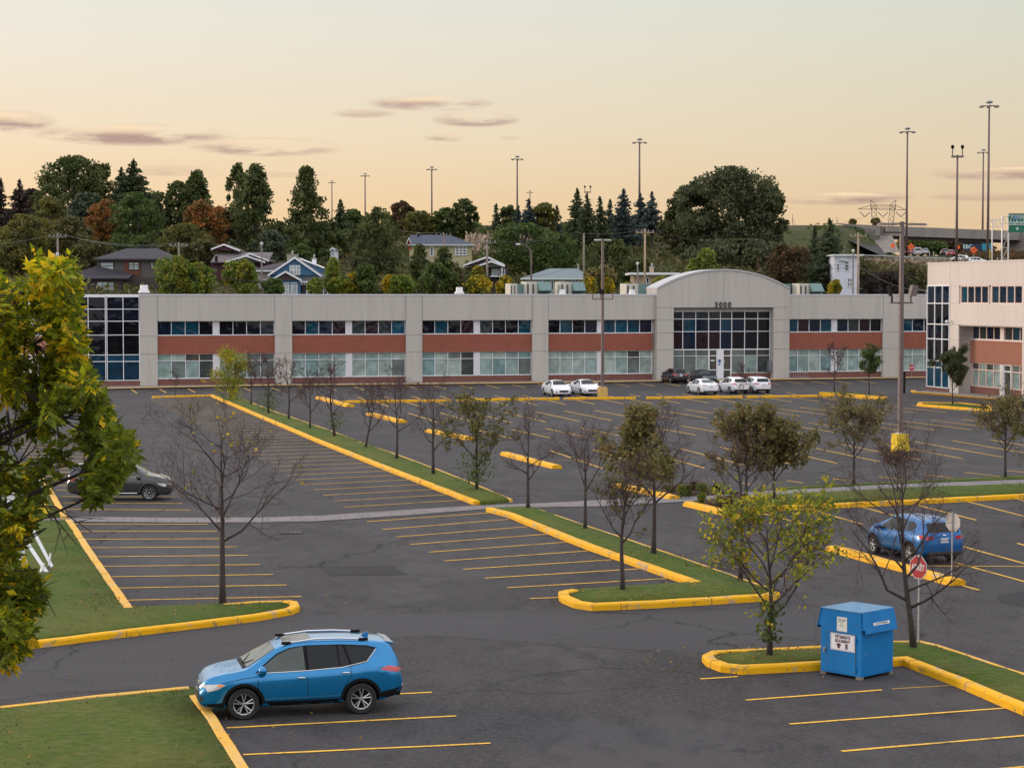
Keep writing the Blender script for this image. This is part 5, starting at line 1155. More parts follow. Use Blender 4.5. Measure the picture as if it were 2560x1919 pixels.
HT = [
 (2,385,520,22,415,'fir','plum','dark plum tinged fir at the far left edge of the skyline','fir_tree'),
 (42,388,520,34,400,'fir','plum','ragged dark fir second from the left edge of the skyline','fir_tree'),
 (70,408,470,22,410,'round','plum','thin reddish crown between the ragged fir and the broad dark tree','tree'),
 (105,400,520,38,405,'round','dark','dark shoulder of foliage left of the broadest skyline tree','tree'),
 (160,338,500,68,430,'round','dark','broadest rounded skyline tree on the left, with wispy top','tree'),
 (215,352,480,34,432,'round','olive','olive topped crown right behind the broad skyline tree','tree'),
 (190,415,545,45,385,'round','grey','grey green willow like tree under the broad skyline tree','tree'),
 (262,362,470,24,428,'fir','spruce','narrow dark fir left of the taller pointed one','fir_tree'),
 (288,344,480,42,425,'fir','spruce','tall pointed fir with open right side, left part of the skyline','fir_tree'),
 (340,415,520,34,440,'round','dark','low dark crown on the skyline right of the tall pointed fir','tree'),
 (385,392,500,34,430,'round','dark','dark crown on the left shoulder of the pointed cedar','tree'),
 (425,368,480,42,425,'pyramid','dark','pointed dark cedar above the bright orange maple','tree'),
 (230,430,545,36,372,'round','orange','orange and yellow maple left of the dark green round tree','maple_tree'),
 (298,418,550,56,368,'round','green','dark green round tree between the two orange maples','tree'),
 (440,432,540,46,366,'round','orange','brightest orange maple above the dark hipped house','maple_tree'),
 (478,450,560,26,378,'round','brown','rust coloured crown against the foot of the twin tall trees','tree'),
 (105,425,560,38,352,'round','olive','yellow olive crown under the ragged fir','tree'),
 (58,465,610,62,335,'round','olive','large olive tree low at the left, behind the utility pole','tree'),
 (150,470,600,50,340,'round','oliveb','brownish olive tree right of the left utility pole','tree'),
 (195,520,612,45,333,'round','oliveb','dull olive bush tree left of the dark hipped house','tree'),
 (20,520,640,48,330,'round','olive','low olive mass at the left edge behind the near leaves','tree'),
 (270,505,570,42,345,'round','green','dark green mound right behind the hipped roof','tree'),
 (340,500,565,40,347,'round','dark','dark mound behind the right end of the hipped roof','tree'),
 (398,485,580,50,338,'round','olive','golden olive tree behind the right utility pole','tree'),
 (430,520,585,38,330,'round','oliveb','brown olive foliage left of the maroon gable','tree'),
 (514,354,540,34,392,'tall','dark','left one of the twin tall dark trees, rounder and set back','tree'),
 (552,352,555,60,372,'pyramid','dark','right one of the twin tall dark trees, broad pyramid','tree'),
 (602,480,570,30,366,'round','dark','dark foliage filling the gap between the tall pyramids','tree'),
 (661,360,565,60,362,'pyramid','dark','solitary tall dark pyramid left of the small mast light','tree'),
 (584,500,562,32,345,'round','grey','grey green round tree above the maroon gabled house','tree'),
 (652,530,590,28,322,'round','green','low green crown behind the blue house chimney','tree'),
 (735,432,560,30,392,'fir','spruce','bushy fir standing between two small mast lights','fir_tree'),
 (712,480,585,38,370,'round','dark','dark crown right beside the solitary tall pyramid','tree'),
 (760,455,520,28,405,'round','green','yellow green crown low between the two small masts','tree'),
 (815,450,628,54,322,'tall','dark','dense dark tall tree right of the grass bank, in front of the hill','tree'),
 (872,436,520,28,440,'round','brown','reddish brown crown on the skyline left of the middle mast','tree'),
 (905,458,520,34,430,'round','olive','olive yellow crowns under the middle mast light','tree'),
 (965,450,520,30,432,'round','green','green crown just right of the middle mast light','tree'),
 (1002,432,522,30,428,'round','dark','dark round crown on the skyline, right of the middle mast','tree'),
 (1072,442,500,11,440,'spruce','spruce','small lone spruce on the skyline above the pale grass plumes','spruce_tree'),
 (1098,446,505,20,440,'round','dark','small dark crown next to the lone skyline spruce','tree'),
 (1120,445,505,17,425,'spruce','blue','blue spruce directly under the tall mast above the plumes','spruce_tree'),
 (1142,430,508,19,422,'spruce','blue','taller blue spruce right of the mast above the plumes','spruce_tree'),
 (1175,440,510,26,424,'round','olive','olive crown between blue spruce and small round spruce','tree'),
 (1203,445,500,9,430,'spruce','blue','smallest skyline spruce, alone at the right of the olive crown','spruce_tree'),
 (1128,485,590,84,330,'dome','green','wide spreading green tree over the brown bungalow','tree'),
 (1200,505,590,50,335,'round','green','right half of the wide green canopy, behind the grey roof','tree'),
 (1247,408,550,28,398,'spruce','spruce','tall left spruce of the dark group over the grey roof bungalow','spruce_tree'),
 (1268,420,590,32,370,'spruce','spruce','large dark spruce behind the grey roof bungalow','spruce_tree'),
 (1296,426,560,24,385,'spruce','spruce','thin topped spruce in the middle of the dark group','spruce_tree'),
 (1318,432,520,18,405,'spruce','grey','grey green spruce between the dark group and the blue spruce','spruce_tree'),
 (1347,408,520,28,392,'spruce','blue','tall blue spruce left of the mast, above the lamp post','spruce_tree'),
 (1383,418,495,18,412,'spruce','blue','left blue spruce of the pair right beside the tall mast','spruce_tree'),
 (1408,415,497,23,408,'spruce','blue','right blue spruce of the pair beside the tall mast','spruce_tree'),
 (1310,520,625,62,318,'tall','dark','very dark evergreen mass behind the left lamp post','tree'),
 (1380,560,628,34,312,'round','dark','dark low evergreen left of the flat roofed house','tree'),
 (1580,362,585,105,372,'round','maple','giant dark round maple behind the arched entrance','maple_tree'),
 (1490,400,560,50,375,'round','maple','left shoulder of the giant dark maple','maple_tree'),
 (1658,400,560,44,370,'round','maple','right shoulder of the giant dark maple','maple_tree'),
 (1455,455,540,26,392,'round','oliveb','small olive crown at the left foot of the giant maple','tree'),
 (1600,520,605,95,348,'round','maple','dark lower skirt of foliage under the giant maple','maple_tree'),
 (1702,530,632,56,318,'round','brown','rust brown tree right of the arched roof','tree'),
 (1760,488,600,20,345,'spruce','spruce','smaller spruce just left of the tall one by the white house','spruce_tree'),
 (1792,472,640,46,312,'spruce','spruce','tall dark spruce in front of the white house','spruce_tree'),
]
for t in HT: bg_tree(*t[:8], name=t[8])
FT = [
 (372,556,634,42,262,'tall','bright','bright green bushy tree above the roofline, left of its twin'),
 (424,570,634,40,262,'tall','bright','bright green bushy tree above the roofline, right twin'),
 (525,562,634,36,264,'round','bright','yellow green round tree left of the slim street light'),
 (590,605,634,20,262,'round','green','low dark green bush left of the blue house porch'),
 (683,604,634,13,262,'tall','lime','small yellow tipped tree in front of the blue house porch'),
 (718,560,634,17,264,'tall','lime','slender lime green tree right of the blue house'),
 (738,598,634,20,262,'round','bright','low yellow green bush right of the slender lime tree'),
 (792,570,634,22,262,'tall','green','egg shaped green tree before the grass bank'),
 (768,592,634,18,263,'round','yellow','yellow green bush left of the egg shaped tree'),
 (842,598,634,12,264,'tall','yellow','small golden tree left of the bright green bush, mid roof'),
 (868,596,634,24,261,'round','bright','bright green bush above the middle of the roofline'),
 (905,528,625,30,300,'pyramid','dark','dark cedar in front of the cream house, left one'),
 (958,535,628,36,296,'pyramid','dark','dark cedar under the cream house wall, right one'),
 (945,572,634,38,266,'tall','green','large dark green bush left of the middle roof vent'),
 (985,580,634,22,268,'round','oliveb','olive brown thin tree above the middle roof vent'),
 (1020,588,634,30,280,'round','dark','dark shrub under the brown bungalow'),
 (1035,598,634,22,262,'round','yellow','yellow green tree left of the cross armed pole'),
 (1033,578,600,9,266,'tall','yellow','thin yellow sapling top left of the cross armed pole'),
 (1092,600,634,13,262,'tall','yellow','golden yellow tree left of the rooftop units'),
 (1298,574,634,32,262,'round','bronze','bronze brown tree behind the left lamp post'),
 (1274,602,634,14,260,'tall','yellow','yellow bush at the left foot of the bronze tree'),
 (1312,604,634,12,260,'tall','yellow','yellow bush at the right foot of the bronze tree'),
 (1358,614,634,9,262,'tall','yellow','small yellow bush before the square green roof unit'),
 (1434,600,632,22,268,'round','bright','green bush by the left springing of the arch'),
 (1527,536,600,18,272,'tall','lime','slim lime green tree rising behind the arch'),
 (1500,562,602,13,272,'tall','lime','shorter lime green tree left of the slim one behind the arch'),
 (1804,608,634,10,262,'tall','yellow','yellow green sapling beside the tall spruce'),
 (1860,560,640,44,345,'round','oliveb','olive shrubbery right of the white house'),
 (1960,575,640,60,335,'round','oliveb','brown olive thicket between the lamp post and right building'),
 (1905,590,640,48,312,'round','plum','greyish bare thicket right of the white house'),
]
for t in FT: bg_tree(*t, name='young_tree' if t[3] < 26 else 'tree', group='trees behind the office roof', n=2600)
for k, (cx, tp_, hw, Zd) in enumerate(((1890,478,10,640),(1932,500,34,640),(1985,506,30,650),(2040,515,40,660),(2085,520,30,650))): pass
for cx, tp_, b_, hw, Zd, pal, lab in ((1975,512,548,46,620,'olive','olive trees seen under the bridge beside the left abutment'),(2040,516,548,44,625,'brown','reddish trees seen under the middle of the bridge'),(2010,522,548,34,615,'green','dark green tree under the bridge between the reddish and olive ones'),
    (2095,512,548,40,640,'plum','purplish bare trees under the bridge behind the twin headed pole'),(1905,470,482,9,500,'round','x'),):
    if lab == 'x': continue
    bg_tree(cx, tp_, b_, hw, Zd, 'round', pal, lab, group='trees beyond the bridge', n=1500)
for cx, tp_, b_, hw, lab in ((1892,473,484,6,'small shrub on the embankment crest, left of the pylon'),(1842,476,484,5,'tiny shrub on the embankment crest above the white house')):
    bg_tree(cx, tp_, b_, hw, 482, 'round', 'bronze', lab, name='shrub', group='shrubs on the embankment', n=400)

# ---- bare and half bare lot trees
def lot_tree(base, topy, spread, seed, label, leaf=None, twig=M_twig, bark=M_barkd, fork=.30, dens=1.0, name='bare_tree', group='bare trees in the parking lot', limbs=9, upr=.55, lean=0, zones=None, lsz=.09, z0=.1, trs=1.0, sprout=None, elev=None):
    r = np.random.default_rng(seed); b = G(base[0], base[1], z0); tp = P(base[0], topy, b.y); h = tp.z-z0
    w_ = spread*b.y/F
    root = tag(empty(name, (b.x, b.y, z0)), label, 'tree', group)
    tr = (.0135*h+.030)*trs; px1 = b.y/F*2.5        # one render pixel in metres
    tw = max(.0045, .17*px1)
    T = MB(); tips = []
    def branch(s, d, ln, rad, lev):
        nseg = 4 if lev < 3 else 3; pts = [s.copy()]; rads = [rad]; cur = s.copy(); dd = d.copy()
        for k in range(nseg):
            dd = dd+np.array([r.normal()*.20, r.normal()*.20, r.normal()*.12+.10*(1 if lev < 3 else .4)]); dd /= np.linalg.norm(dd)
            cur = cur+dd*ln/nseg; pts.append(cur.copy()); rads.append(max(tw*.62, rad*(1-.68*(k+1)/nseg)))
        mi = 0 if lev < 2 else 1
        T.tube([tuple(p) for p in pts], rads, 6 if lev < 2 else (4 if lev < 3 else 3), mi, caps=lev < 2)
        if lev >= 2: tips.extend(pts[1:])
        if lev >= 4 or ln < .25: return
        nb = [0, int(5*dens), int(5*dens), int(3*dens)][lev] if lev else 0
        for k in range(nb):
            t = .25+.75*(k+r.random())/nb; i = min(nseg-1, int(t*nseg)); f = t*nseg-i; p = pts[i]*(1-f)+pts[i+1]*f
            ax = dd+r.normal(size=3)*.75; ax[2] += .12; ax /= np.linalg.norm(ax)
            branch(p, ax, ln*r.uniform(.38, .62)*(1.15-t*.35), max(tw, rads[i]*.55), lev+1)
    tpts = [np.array([0., 0., -.1])]; K = 7; lx, ly = r.normal(0, .02*h), r.normal(0, .02*h)
    for k in range(1, K+1):
        t = k/K; tpts.append(np.array([lean*w_*t+lx*sin(t*5)*t, ly*sin(t*4)*t, h*t*.86]))
    trd = [tr*1.15]+[max(tw, tr*(1-.88*k/K)) for k in range(1, K+1)]
    T.tube([tuple(p) for p in tpts], trd, 8, 0)
    for k in range(limbs):
        t = fork+(1-fork)*((k+r.random()*.6)/limbs)*.97; i = min(K-1, int(t*K)); f = t*K-i; p = tpts[i]*(1-f)+tpts[i+1]*f
        a = k*2.4+r.random()*.7; el_ = upr+.5*t+r.normal()*.1
        ln = w_*(1.02-.55*max(0, (t-.55))/.45)*r.uniform(.8, 1.1)/max(.45, cos(el_))*(.92)
        ln = min(ln, (h*1.02-p[2])/max(.2, sin(el_))*1.0)
        branch(p, np.array([cos(a)*cos(el_), sin(a)*cos(el_), sin(el_)]), max(.3, ln), max(tw*1.5, trd[i]*.55), 1)
    T.build('trunk', [bark, twig], root, smooth=True)
    tips = np.array(tips)
    if leaf:
        pal, frac, per = leaf[:3]; sel = tips[r.random(len(tips)) < frac]
        if zones:   # keep only leaves inside the given (x, z) windows, as fractions of spread and height
            keep = np.zeros(len(sel), bool)
            for (xa, xb, za, zb) in zones: q = np.sin(sel[:, 2]*2.1+seed)*.22*w_; keep |= (sel[:, 0]+q > xa*w_) & (sel[:, 0]+q < xb*w_) & (sel[:, 2]+q*.5 > za*h) & (sel[:, 2] < zb*h)
            sel = sel[keep]
        if len(sel):
            C = np.repeat(sel, per, axis=0)+r.normal(size=(len(sel)*per, 3))*.09*max(1, h/5)
            base_ = r.choice(len(PAL[pal]), len(sel)); sl = np.repeat(base_, per)
            sl = np.where(r.random(len(sl)) < .6, sl, r.choice(len(PAL[pal]), len(sl)))
            leaf_mesh(C, max(lsz, px1*.9), PAL[pal], sl, 'leaves', root, 1.6)
    if sprout:
        pal, za, zb, rad_, m = sprout
        C = np.stack([r.normal(0, rad_, m), r.normal(0, rad_, m), r.uniform(za*h, zb*h, m)], 1)
        leaf_mesh(C, max(lsz, px1*.9), PAL[pal], r.choice(len(PAL[pal]), m), 'sucker_leaves', root, 1.6)
    return root
BT = dict()
lot_tree((556,1510), 1030, 205, 11, 'large bare tree in the left grass island with a few yellow leaves', ('yellow', .006, 2), fork=.36, dens=1.25, limbs=13, upr=.25, z0=.12)
lot_tree((671,1033), 885, 42, 12, 'bare tree with green leafy base at the top end of the upper median', None, sprout=('green', .05, .38, .45, 420), fork=.3, limbs=8)
lot_tree((721.6,1050), 895, 38, 13, 'slim bare tree second from the top end of the upper median', None, limbs=8)
lot_tree((775,1071.8), 928, 52, 14, 'dark wide bare tree third along the upper median', None, limbs=9, upr=.35)
lot_tree((837,1094), 900, 55, 15, 'bare tree with a tuft of green leaves on its trunk, upper median', None, sprout=('green', .12, .32, .28, 200), lean=-.3)
lot_tree((913,1121.6), 965, 55, 16, 'leaning bare tree in the middle of the upper median', None, lean=.5, fork=.3)
lot_tree((991.8,1149), 950, 72, 17, 'straight trunked bare tree with wide fan crown, upper median', None, fork=.38)
lot_tree((1083,1187.5), 955, 80, 18, 'bare tree with low side branches, lower part of the upper median', None, fork=.28, upr=.35)
lot_tree((1192,1227.5), 1000, 72, 19, 'thin tree with green and yellow leaves at the lower end of the upper median', ('olive', .30, 3), sprout=('green', .10, .42, .42, 500), name='leafy_tree')
lot_tree((1320,1274.5), 1030, 62, 20, 'slim bare tree at the top end of the lower median', None, fork=.34)
lot_tree((1462.7,1328), 1075, 82, 21, 'tall V branched bare tree second along the lower median', None, fork=.42, upr=.7)
lot_tree((1556.5,1480), 1150, 92, 22, 'dense twiggy bare tree at the foot of the lower median', ('olive', .03, 2), fork=.42, dens=1.4, limbs=12)
lot_tree((1634,1389), 1030, 118, 23, 'half leafy tree with bronze foliage on its left side, lower median', ('bronze', .34, 4), upr=.4, fork=.42, dens=1.25, limbs=13, zones=[(-1.2, .2, .42, 1.1)], name='leafy_tree', lsz=.11)
lot_tree((1851,1453), 1030, 85, 24, 'tall thin bare tree behind the yellow leaved tree', None, fork=.42, limbs=10, trs=.8)
lot_tree((1865,1252), 1040, 92, 25, 'dense bronze green tree in the mulch bed behind the tall thin one', ('bronze', .22, 4), upr=.35, fork=.3, dens=1.2, limbs=14, name='leafy_tree', lsz=.12)
lot_tree((1935.7,1250), 1075, 88, 26, 'dense bronze green tree at the left end of the right hand lawn', ('bronze', .22, 4), upr=.35, fork=.3, dens=1.2, limbs=14, name='leafy_tree', lsz=.12)
lot_tree((1923.6,1640), 1262, 182, 27, 'tree with yellow and green leaves beside the blue clothes bin', ('limey', .085, 5), fork=.28, dens=1.2, limbs=14, upr=.42, name='leafy_tree', sprout=('green', .10, .36, .16, 260), lsz=.085, z0=.15)
lot_tree((2285,1620), 1105, 205, 28, 'large dark bare tree standing behind the stop sign and clothes bin', None, fork=.20, dens=1.2, limbs=14, upr=.22, lean=-.24, z0=.15, trs=.9)
lot_tree((2134.5,1211), 1030, 92, 29, 'rounded sparse bronze leaved tree left of the right lamp post', ('bronze', .17, 3), fork=.4, dens=1.3, limbs=13, name='leafy_tree')
lot_tree((2243,1229), 1136, 80, 30, 'sparse brown leaved tree in front of the yellow lamp base', ('brown', .08, 2), fork=.4, dens=1.2, limbs=11, name='leafy_tree', trs=.8)
lot_tree((2513,1193), 1015, 95, 31, 'spreading tree with brownish leaves near the right edge', ('bronze', .14, 3), fork=.38, dens=1.35, limbs=14, upr=.3, name='leafy_tree')
lot_tree((2640,1230), 1010, 90, 32, 'green leaved tree cut by the right edge of the view', ('olive', .3, 4), fork=.3, limbs=12, name='leafy_tree')
lot_tree((2690,1460), 1200, 150, 33, 'bare twigs reaching in from the right edge', None, fork=.2, limbs=12, upr=.2)
lot_tree((2085.5,978.6), 870, 32, 34, 'small bare tree on the far kerb island, left of the leafy one', None, limbs=8, trs=.7)
lot_tree((2173,985), 872, 32, 35, 'small bronze green tree on the far kerb island', ('green', .5, 4), limbs=9, name='leafy_tree', trs=.7, fork=.35)
lot_tree((2381.6,1011.8), 878, 34, 36, 'small dense dark leaved tree on the island by the three storey building', ('maple', .95, 8), limbs=12, name='leafy_tree', trs=.7, fork=.28, dens=1.1)
lot_tree((628,1012), 880, 30, 37, 'small bare tree just right of the golden bushy tree', None, limbs=8, trs=.8)
lot_tree((439,986), 925, 14, 38, 'tiny bare sapling before the left office windows', None, limbs=5, trs=.6)
lot_tree((1858,991), 905, 26, 39, 'reddish thin shrub between the white hatchbacks and the kerb gap', None, limbs=8, fork=.05, trs=.4, name='bare_shrub')
lot_tree((605,735), 660, 22, 40, 'bare reddish shrub in front of the blue house', None, limbs=9, fork=.1, trs=.7, name='bare_shrub') if False else None
# golden bushy tree at the top of the upper median
def bush(base, topy, hw, pal, label, name='bush', n=1300, kind='tall', z0=.1, group=None):
    b = G(base[0], base[1], z0); tp = P(base[0], topy, b.y); h = tp.z-z0; w_ = hw*b.y/F
    root = tag(empty(name, (b.x, b.y, z0)), label, 'shrub' if name == 'shrub' else 'tree', group); C = []; S_ = []
    for k in range(26):
        t = rng.random(); a = rng.random()*2*pi; rr = float(RAD[kind](np.array(t)))*w_*rng.random()**.4*.85
        m = n//26; d = rng.normal(size=(m, 3))*w_*.17; C.append(np.array([cos(a)*rr, sin(a)*rr, h*(.08+.88*t)])+d); S_.append(np.where(rng.random(m) < .6, rng.integers(0, len(PAL[pal])), rng.choice(len(PAL[pal]), m)))
    C = np.concatenate(C); C[:, 2] = np.maximum(C[:, 2], .03); leaf_mesh(C, max(.05, b.y/F*2.4), PAL[pal], np.concatenate(S_), 'crown', root, 1.5)
    tb = MB()
    for k in range(6): a = k*1.1; tb.tube([(0, 0, -.05), (cos(a)*w_*.25, sin(a)*w_*.25, h*.4), (cos(a)*w_*.5, sin(a)*w_*.5, h*.8)], [.03+.01*h, .02+.005*h, .01], 5)
    tb.build('trunk', M_barkd, root); return root
bush((578,1000), 868, 50, 'limey', 'bushy golden green tree at the top end of the upper median', 'bushy_tree', 7000, group='trees in the parking lot')
for i, (x, y, tpy, hw, pal) in enumerate(((1672,1227,1212,17,'olive'),(1703,1240,1212,14,'bright'),(1735,1226,1206,16,'brown'),(1722,1238,1214,15,'olive'),(1757,1230,1204,18,'bright'),(1790,1228,1210,14,'brown'),
        (1755,1258,1231,13,'bright'),(1800,1262,1238,15,'olive'),(1833,1262,1236,18,'brown'),(1862,1260,1234,15,'bright'),(1815,1272,1246,12,'brown'))):
    lab = ['leftmost low olive shrub of the bed above the path','bright green shrub low in the bed above the path','brownish shrub at the back of the bed above the path','olive shrub in the front middle of the upper bed','brightest yellow green shrub of the upper bed','brown shrub at the right end of the upper bed',
           'round bright green shrub at the left tip of the lower bed','olive shrub second in the lower bed','broad brown shrub in the middle of the lower bed','bright green shrub right of the broad brown one','small brown shrub at the front edge of the lower bed'][i]
    bush((x, y), tpy, hw, pal, lab, 'shrub', 700, 'round', .12, 'low shrubs in the mulch beds')

# ---- near tree leaning in from the left edge: compound leaves on real branches
FTZ = 20.0
ft = tag(empty('ash_tree', (-8.4, FTZ+.3, -.1)), 'near tree with big green and yellow leaves reaching in along the left edge', 'tree')
cl = []   # (x, y(px), radius px, density, yellow share)
prof = [(545,105,.55),(575,150,.7),(610,165,.5),(650,160,.45),(700,165,.4),(750,182,.45),(800,186,.3),(840,205,.25),(880,236,.22),(915,232,.2),(950,270,.15),(985,296,.12),(1015,272,.2),(1050,235,.1),(1080,218,.05),(1096,110,.2),(1120,66,.4),(1160,48,.4),(1220,46,.4),(1250,70,.25),(1275,92,.25),(1310,80,.35),(1350,66,.3),(1380,62,.45),(1415,38,.6)]
r = np.random.default_rng(99); LC = []; LU = []; LS = []; LSZ = []
branches = MB()
def compound(c, d, ln, slot_w):
    d = d/np.linalg.norm(d); perp = np.cross(d, np.array([0, 0, 1.])+r.normal(size=3)*.4); perp /= np.linalg.norm(perp); base = r.choice(6, p=slot_w)
    for k in range(4):
        for sg in (-1, 1):
            p = c+d*ln*(.15+.25*k); u = perp*sg*.85+d*.55+np.array([0, 0, -.25]); u /= np.linalg.norm(u); L_ = r.uniform(.050, .082)
            LC.append(p+u*L_*.5); LU.append(u); LS.append(base if r.random() < .55 else r.choice(6, p=slot_w)); LSZ.append(L_)
    LC.append(c+d*ln*1.15); LU.append(d); LS.append(base); LSZ.append(.11)
holes = [(165,1052,36),(128,1085,40),(140,1120,30),(85,1150,26),(25,1075,26),(60,1215,20),(20,1225,22),(75,1120,16),(118,1060,18),(150,1010,14),(40,1000,12),(18,880,14),(130,905,20),(160,930,16),(14,1145,14),(150,780,10)]
tipsw = []
cl_ = []
while len(cl_) < 250:
    y = r.uniform(572, 1418); xm = np.interp(y, [p[0] for p in prof], [p[1] for p in prof]); x = xm-12-abs(r.normal())*8 if r.random() < .34 else r.uniform(-230, xm-10)
    if any((x-hx)**2+(y-hy)**2 < (hr_+13)**2 for hx, hy, hr_ in holes): continue
    if y < 600 and x < 100 and y < 562-.05*x+14*sin(x*.12): continue
    if y > 1100 and r.random() < .30: continue
    cl_.append((x, y, r.uniform(18.3, 22.0), r.uniform(13, 25)))
for _ in range(11000):
    cq = cl_[r.integers(len(cl_))]; y = cq[1]+r.normal()*cq[3]*.62; y0_ = y
    y = min(1440, max(540, y)); xm = np.interp(y, [p[0] for p in prof], [p[1] for p in prof]); yl = np.interp(y, [p[0] for p in prof], [p[2] for p in prof])
    x = cq[0]+r.normal()*cq[3]*.62
    if x > xm-14 or y < 566: continue
    if any((x-hx)**2+(y-hy)**2 < hr_**2 for hx, hy, hr_ in holes) and r.random() < .96: continue
    Yd = cq[2]+r.normal()*.22
    c = P(x*FV, y*FV, Yd); tipsw.append((c.x, c.y, c.z, x, y))
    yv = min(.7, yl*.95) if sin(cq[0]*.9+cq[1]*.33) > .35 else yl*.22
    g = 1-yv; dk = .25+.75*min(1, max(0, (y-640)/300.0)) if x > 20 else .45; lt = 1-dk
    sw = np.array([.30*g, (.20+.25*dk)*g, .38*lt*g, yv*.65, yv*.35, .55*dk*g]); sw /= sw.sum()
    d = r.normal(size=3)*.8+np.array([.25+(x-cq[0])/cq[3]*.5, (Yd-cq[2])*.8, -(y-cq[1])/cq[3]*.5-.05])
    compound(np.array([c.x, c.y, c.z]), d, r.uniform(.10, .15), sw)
org = np.array([-8.4, FTZ+.3, -.1])
n = len(LC); C = np.array(LC)-org; U = np.array(LU)
# leaflets: folded diamonds
side_ = np.cross(U, np.array([0, 0, 1.])+r.normal(size=(n, 3))*.45); side_ /= np.linalg.norm(side_, axis=1)[:, None]; nrm = np.cross(U, side_); sz = np.array(LSZ)[:, None]
A = C-U*sz*.55; B = C+U*sz*.6; Cc = C-U*sz*.02+side_*sz*.29-nrm*sz*.06; D = C-U*sz*.02-side_*sz*.29-nrm*sz*.06
V = np.stack([A, Cc, B, D], 1).reshape(-1, 3)
me = bpy.data.meshes.new('crown'); idx = np.arange(n)[:, None]*4
me.from_pydata(V.tolist(), [], np.concatenate([idx+[0, 1, 2], idx+[0, 2, 3]], 1).reshape(-1, 3).tolist())
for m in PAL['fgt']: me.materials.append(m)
me.polygons.foreach_set('material_index', np.repeat(np.array(LS), 2).astype(np.int32)); o = bpy.data.objects.new('crown', me); COL.objects.link(o); o.parent = ft
tb = MB(); tb.tube([(0, 0, 0), (.1, .05, 3), (.15, -.1, 5.5), (.3, 0, 8), (.5, 0, 10)], [.24, .2, .17, .12, .05], 10)
limbs_ = []
for (tx, ty, z0_) in ((150,590,7.6),(160,700,7.0),(200,850,6.2),(290,975,5.6),(225,1060,5.2),(100,1140,4.9),(85,1290,4.3),(30,1410,4.0),(120,900,6.0),(60,640,8.0),(40,1000,5.4),(20,1180,4.6)):
    e = np.array(P(tx*FV, ty*FV, 20+r.uniform(-1, 1)))-org; s0 = np.array([.15, 0, z0_]); m1 = s0*.6+e*.4+np.array([0, r.normal()*.2, .18]); m2 = s0*.25+e*.75+np.array([0, r.normal()*.2, .15])
    tb.tube([tuple(s0), tuple(m1), tuple(m2), tuple(e)], [.07, .045, .026, .008], 6); limbs_ += [m1, m2, e, (m1+m2)/2, (m2+e)/2, s0*.3+m1*.7]
limbs_ = np.array(limbs_)
for q in tipsw[::9]:
    p = np.array(q[:3])-org; k = np.argmin(((limbs_-p)**2).sum(1)); s0 = limbs_[k]
    if np.linalg.norm(p-s0) < .62: tb.tube([tuple(s0), tuple((s0+p)/2+r.normal(size=3)*.05), tuple(p)], [.009, .007, .004], 4, caps=False)
tb.build('trunk', M_barkd, ft, smooth=True)
# bare twigs below the near crown
tw_ = MB()
for (x0, y0, x1, y1) in ((40,1090,200,1150),(60,1100,170,1180),(30,1230,110,1290),(45,1235,120,1330),(120,1010,215,1045),(90,1030,160,990)):
    a, b = np.array(P(x0*FV, y0*FV, 20))-org, np.array(P(x1*FV, y1*FV, 20.3))-org; m_ = (a+b)/2+np.array([0, 0, .12])
    tw_.tube([tuple(a), tuple(m_), tuple(b)], [.012, .008, .004], 4)
    for k in range(4):
        t = .3+.17*k; p = a*(1-t)+b*t+np.array([0, 0, .06]); tw_.tube([tuple(p), tuple(p+np.array([r.normal()*.2+.1, r.normal()*.1, r.normal()*.15]))], [.006, .003], 3)
tw_.build('twigs', M_twig, ft)

# fallen leaves, uncountable
FL = []
for (bx, by, rad_, cnt) in ((556,1510,3.2,260),(1923,1640,2.6,420),(2285,1620,2.4,160),(1556,1480,2.4,160),(1634,1389,2.6,240),(1192,1227,2.2,120),(1851,1453,2.2,120),(1900,1250,4,160),(60,1500,5,260),(300,1800,5,160),(620,1700,4,60)):
    b = G(bx, by, .1)
    for q in range(cnt):
        a = rng.random()*2*pi; rr = rad_*rng.random()**.6; FL.append((b.x+cos(a)*rr*1.4, b.y+sin(a)*rr, .19+rng.random()*.02 if rr < 1.2 else .16))
def in_lawn(x, y):
    for pl in LAWNS:
        c = False; j = len(pl)-1
        for i in range(len(pl)):
            if (pl[i][1] > y) != (pl[j][1] > y) and x < (pl[j][0]-pl[i][0])*(y-pl[i][1])/(pl[j][1]-pl[i][1])+pl[i][0]: c = not c
            j = i
        if c: return True
    return False
C = np.array([(q[0], q[1], .205 if in_lawn(q[0], q[1]) else .022) for q in FL if in_lawn(q[0], q[1]) or rng.random() < .45])

tag(leaf_mesh(C, .048, [mat('fallen_leaf_a', (.30,.19,.03), .8), mat('fallen_leaf_b', (.16,.09,.03), .8)], rng.integers(0, 2, len(C)), 'fallen_leaves', None, 1.3, None, 6.0), 'fallen yellow and brown leaves scattered over the islands', 'fallen leaves', kind='stuff')
# drain grate
b = G(729, 1331, .006); t = tag(empty('drain_grate', b, .1), 'dark slotted drain grate set in the asphalt left of the patch', 'drain')
MB().bb(-.45, .45, -.45, .45, .0, .012).build('frame', M_black, t); mb = MB()
for k in range(8): mb.bb(-.40+.105*k, -.35+.105*k, -.4, .4, .0125, .025)
mb.build('bar', mat('rusty_iron', (.09,.065,.055), .8), t)
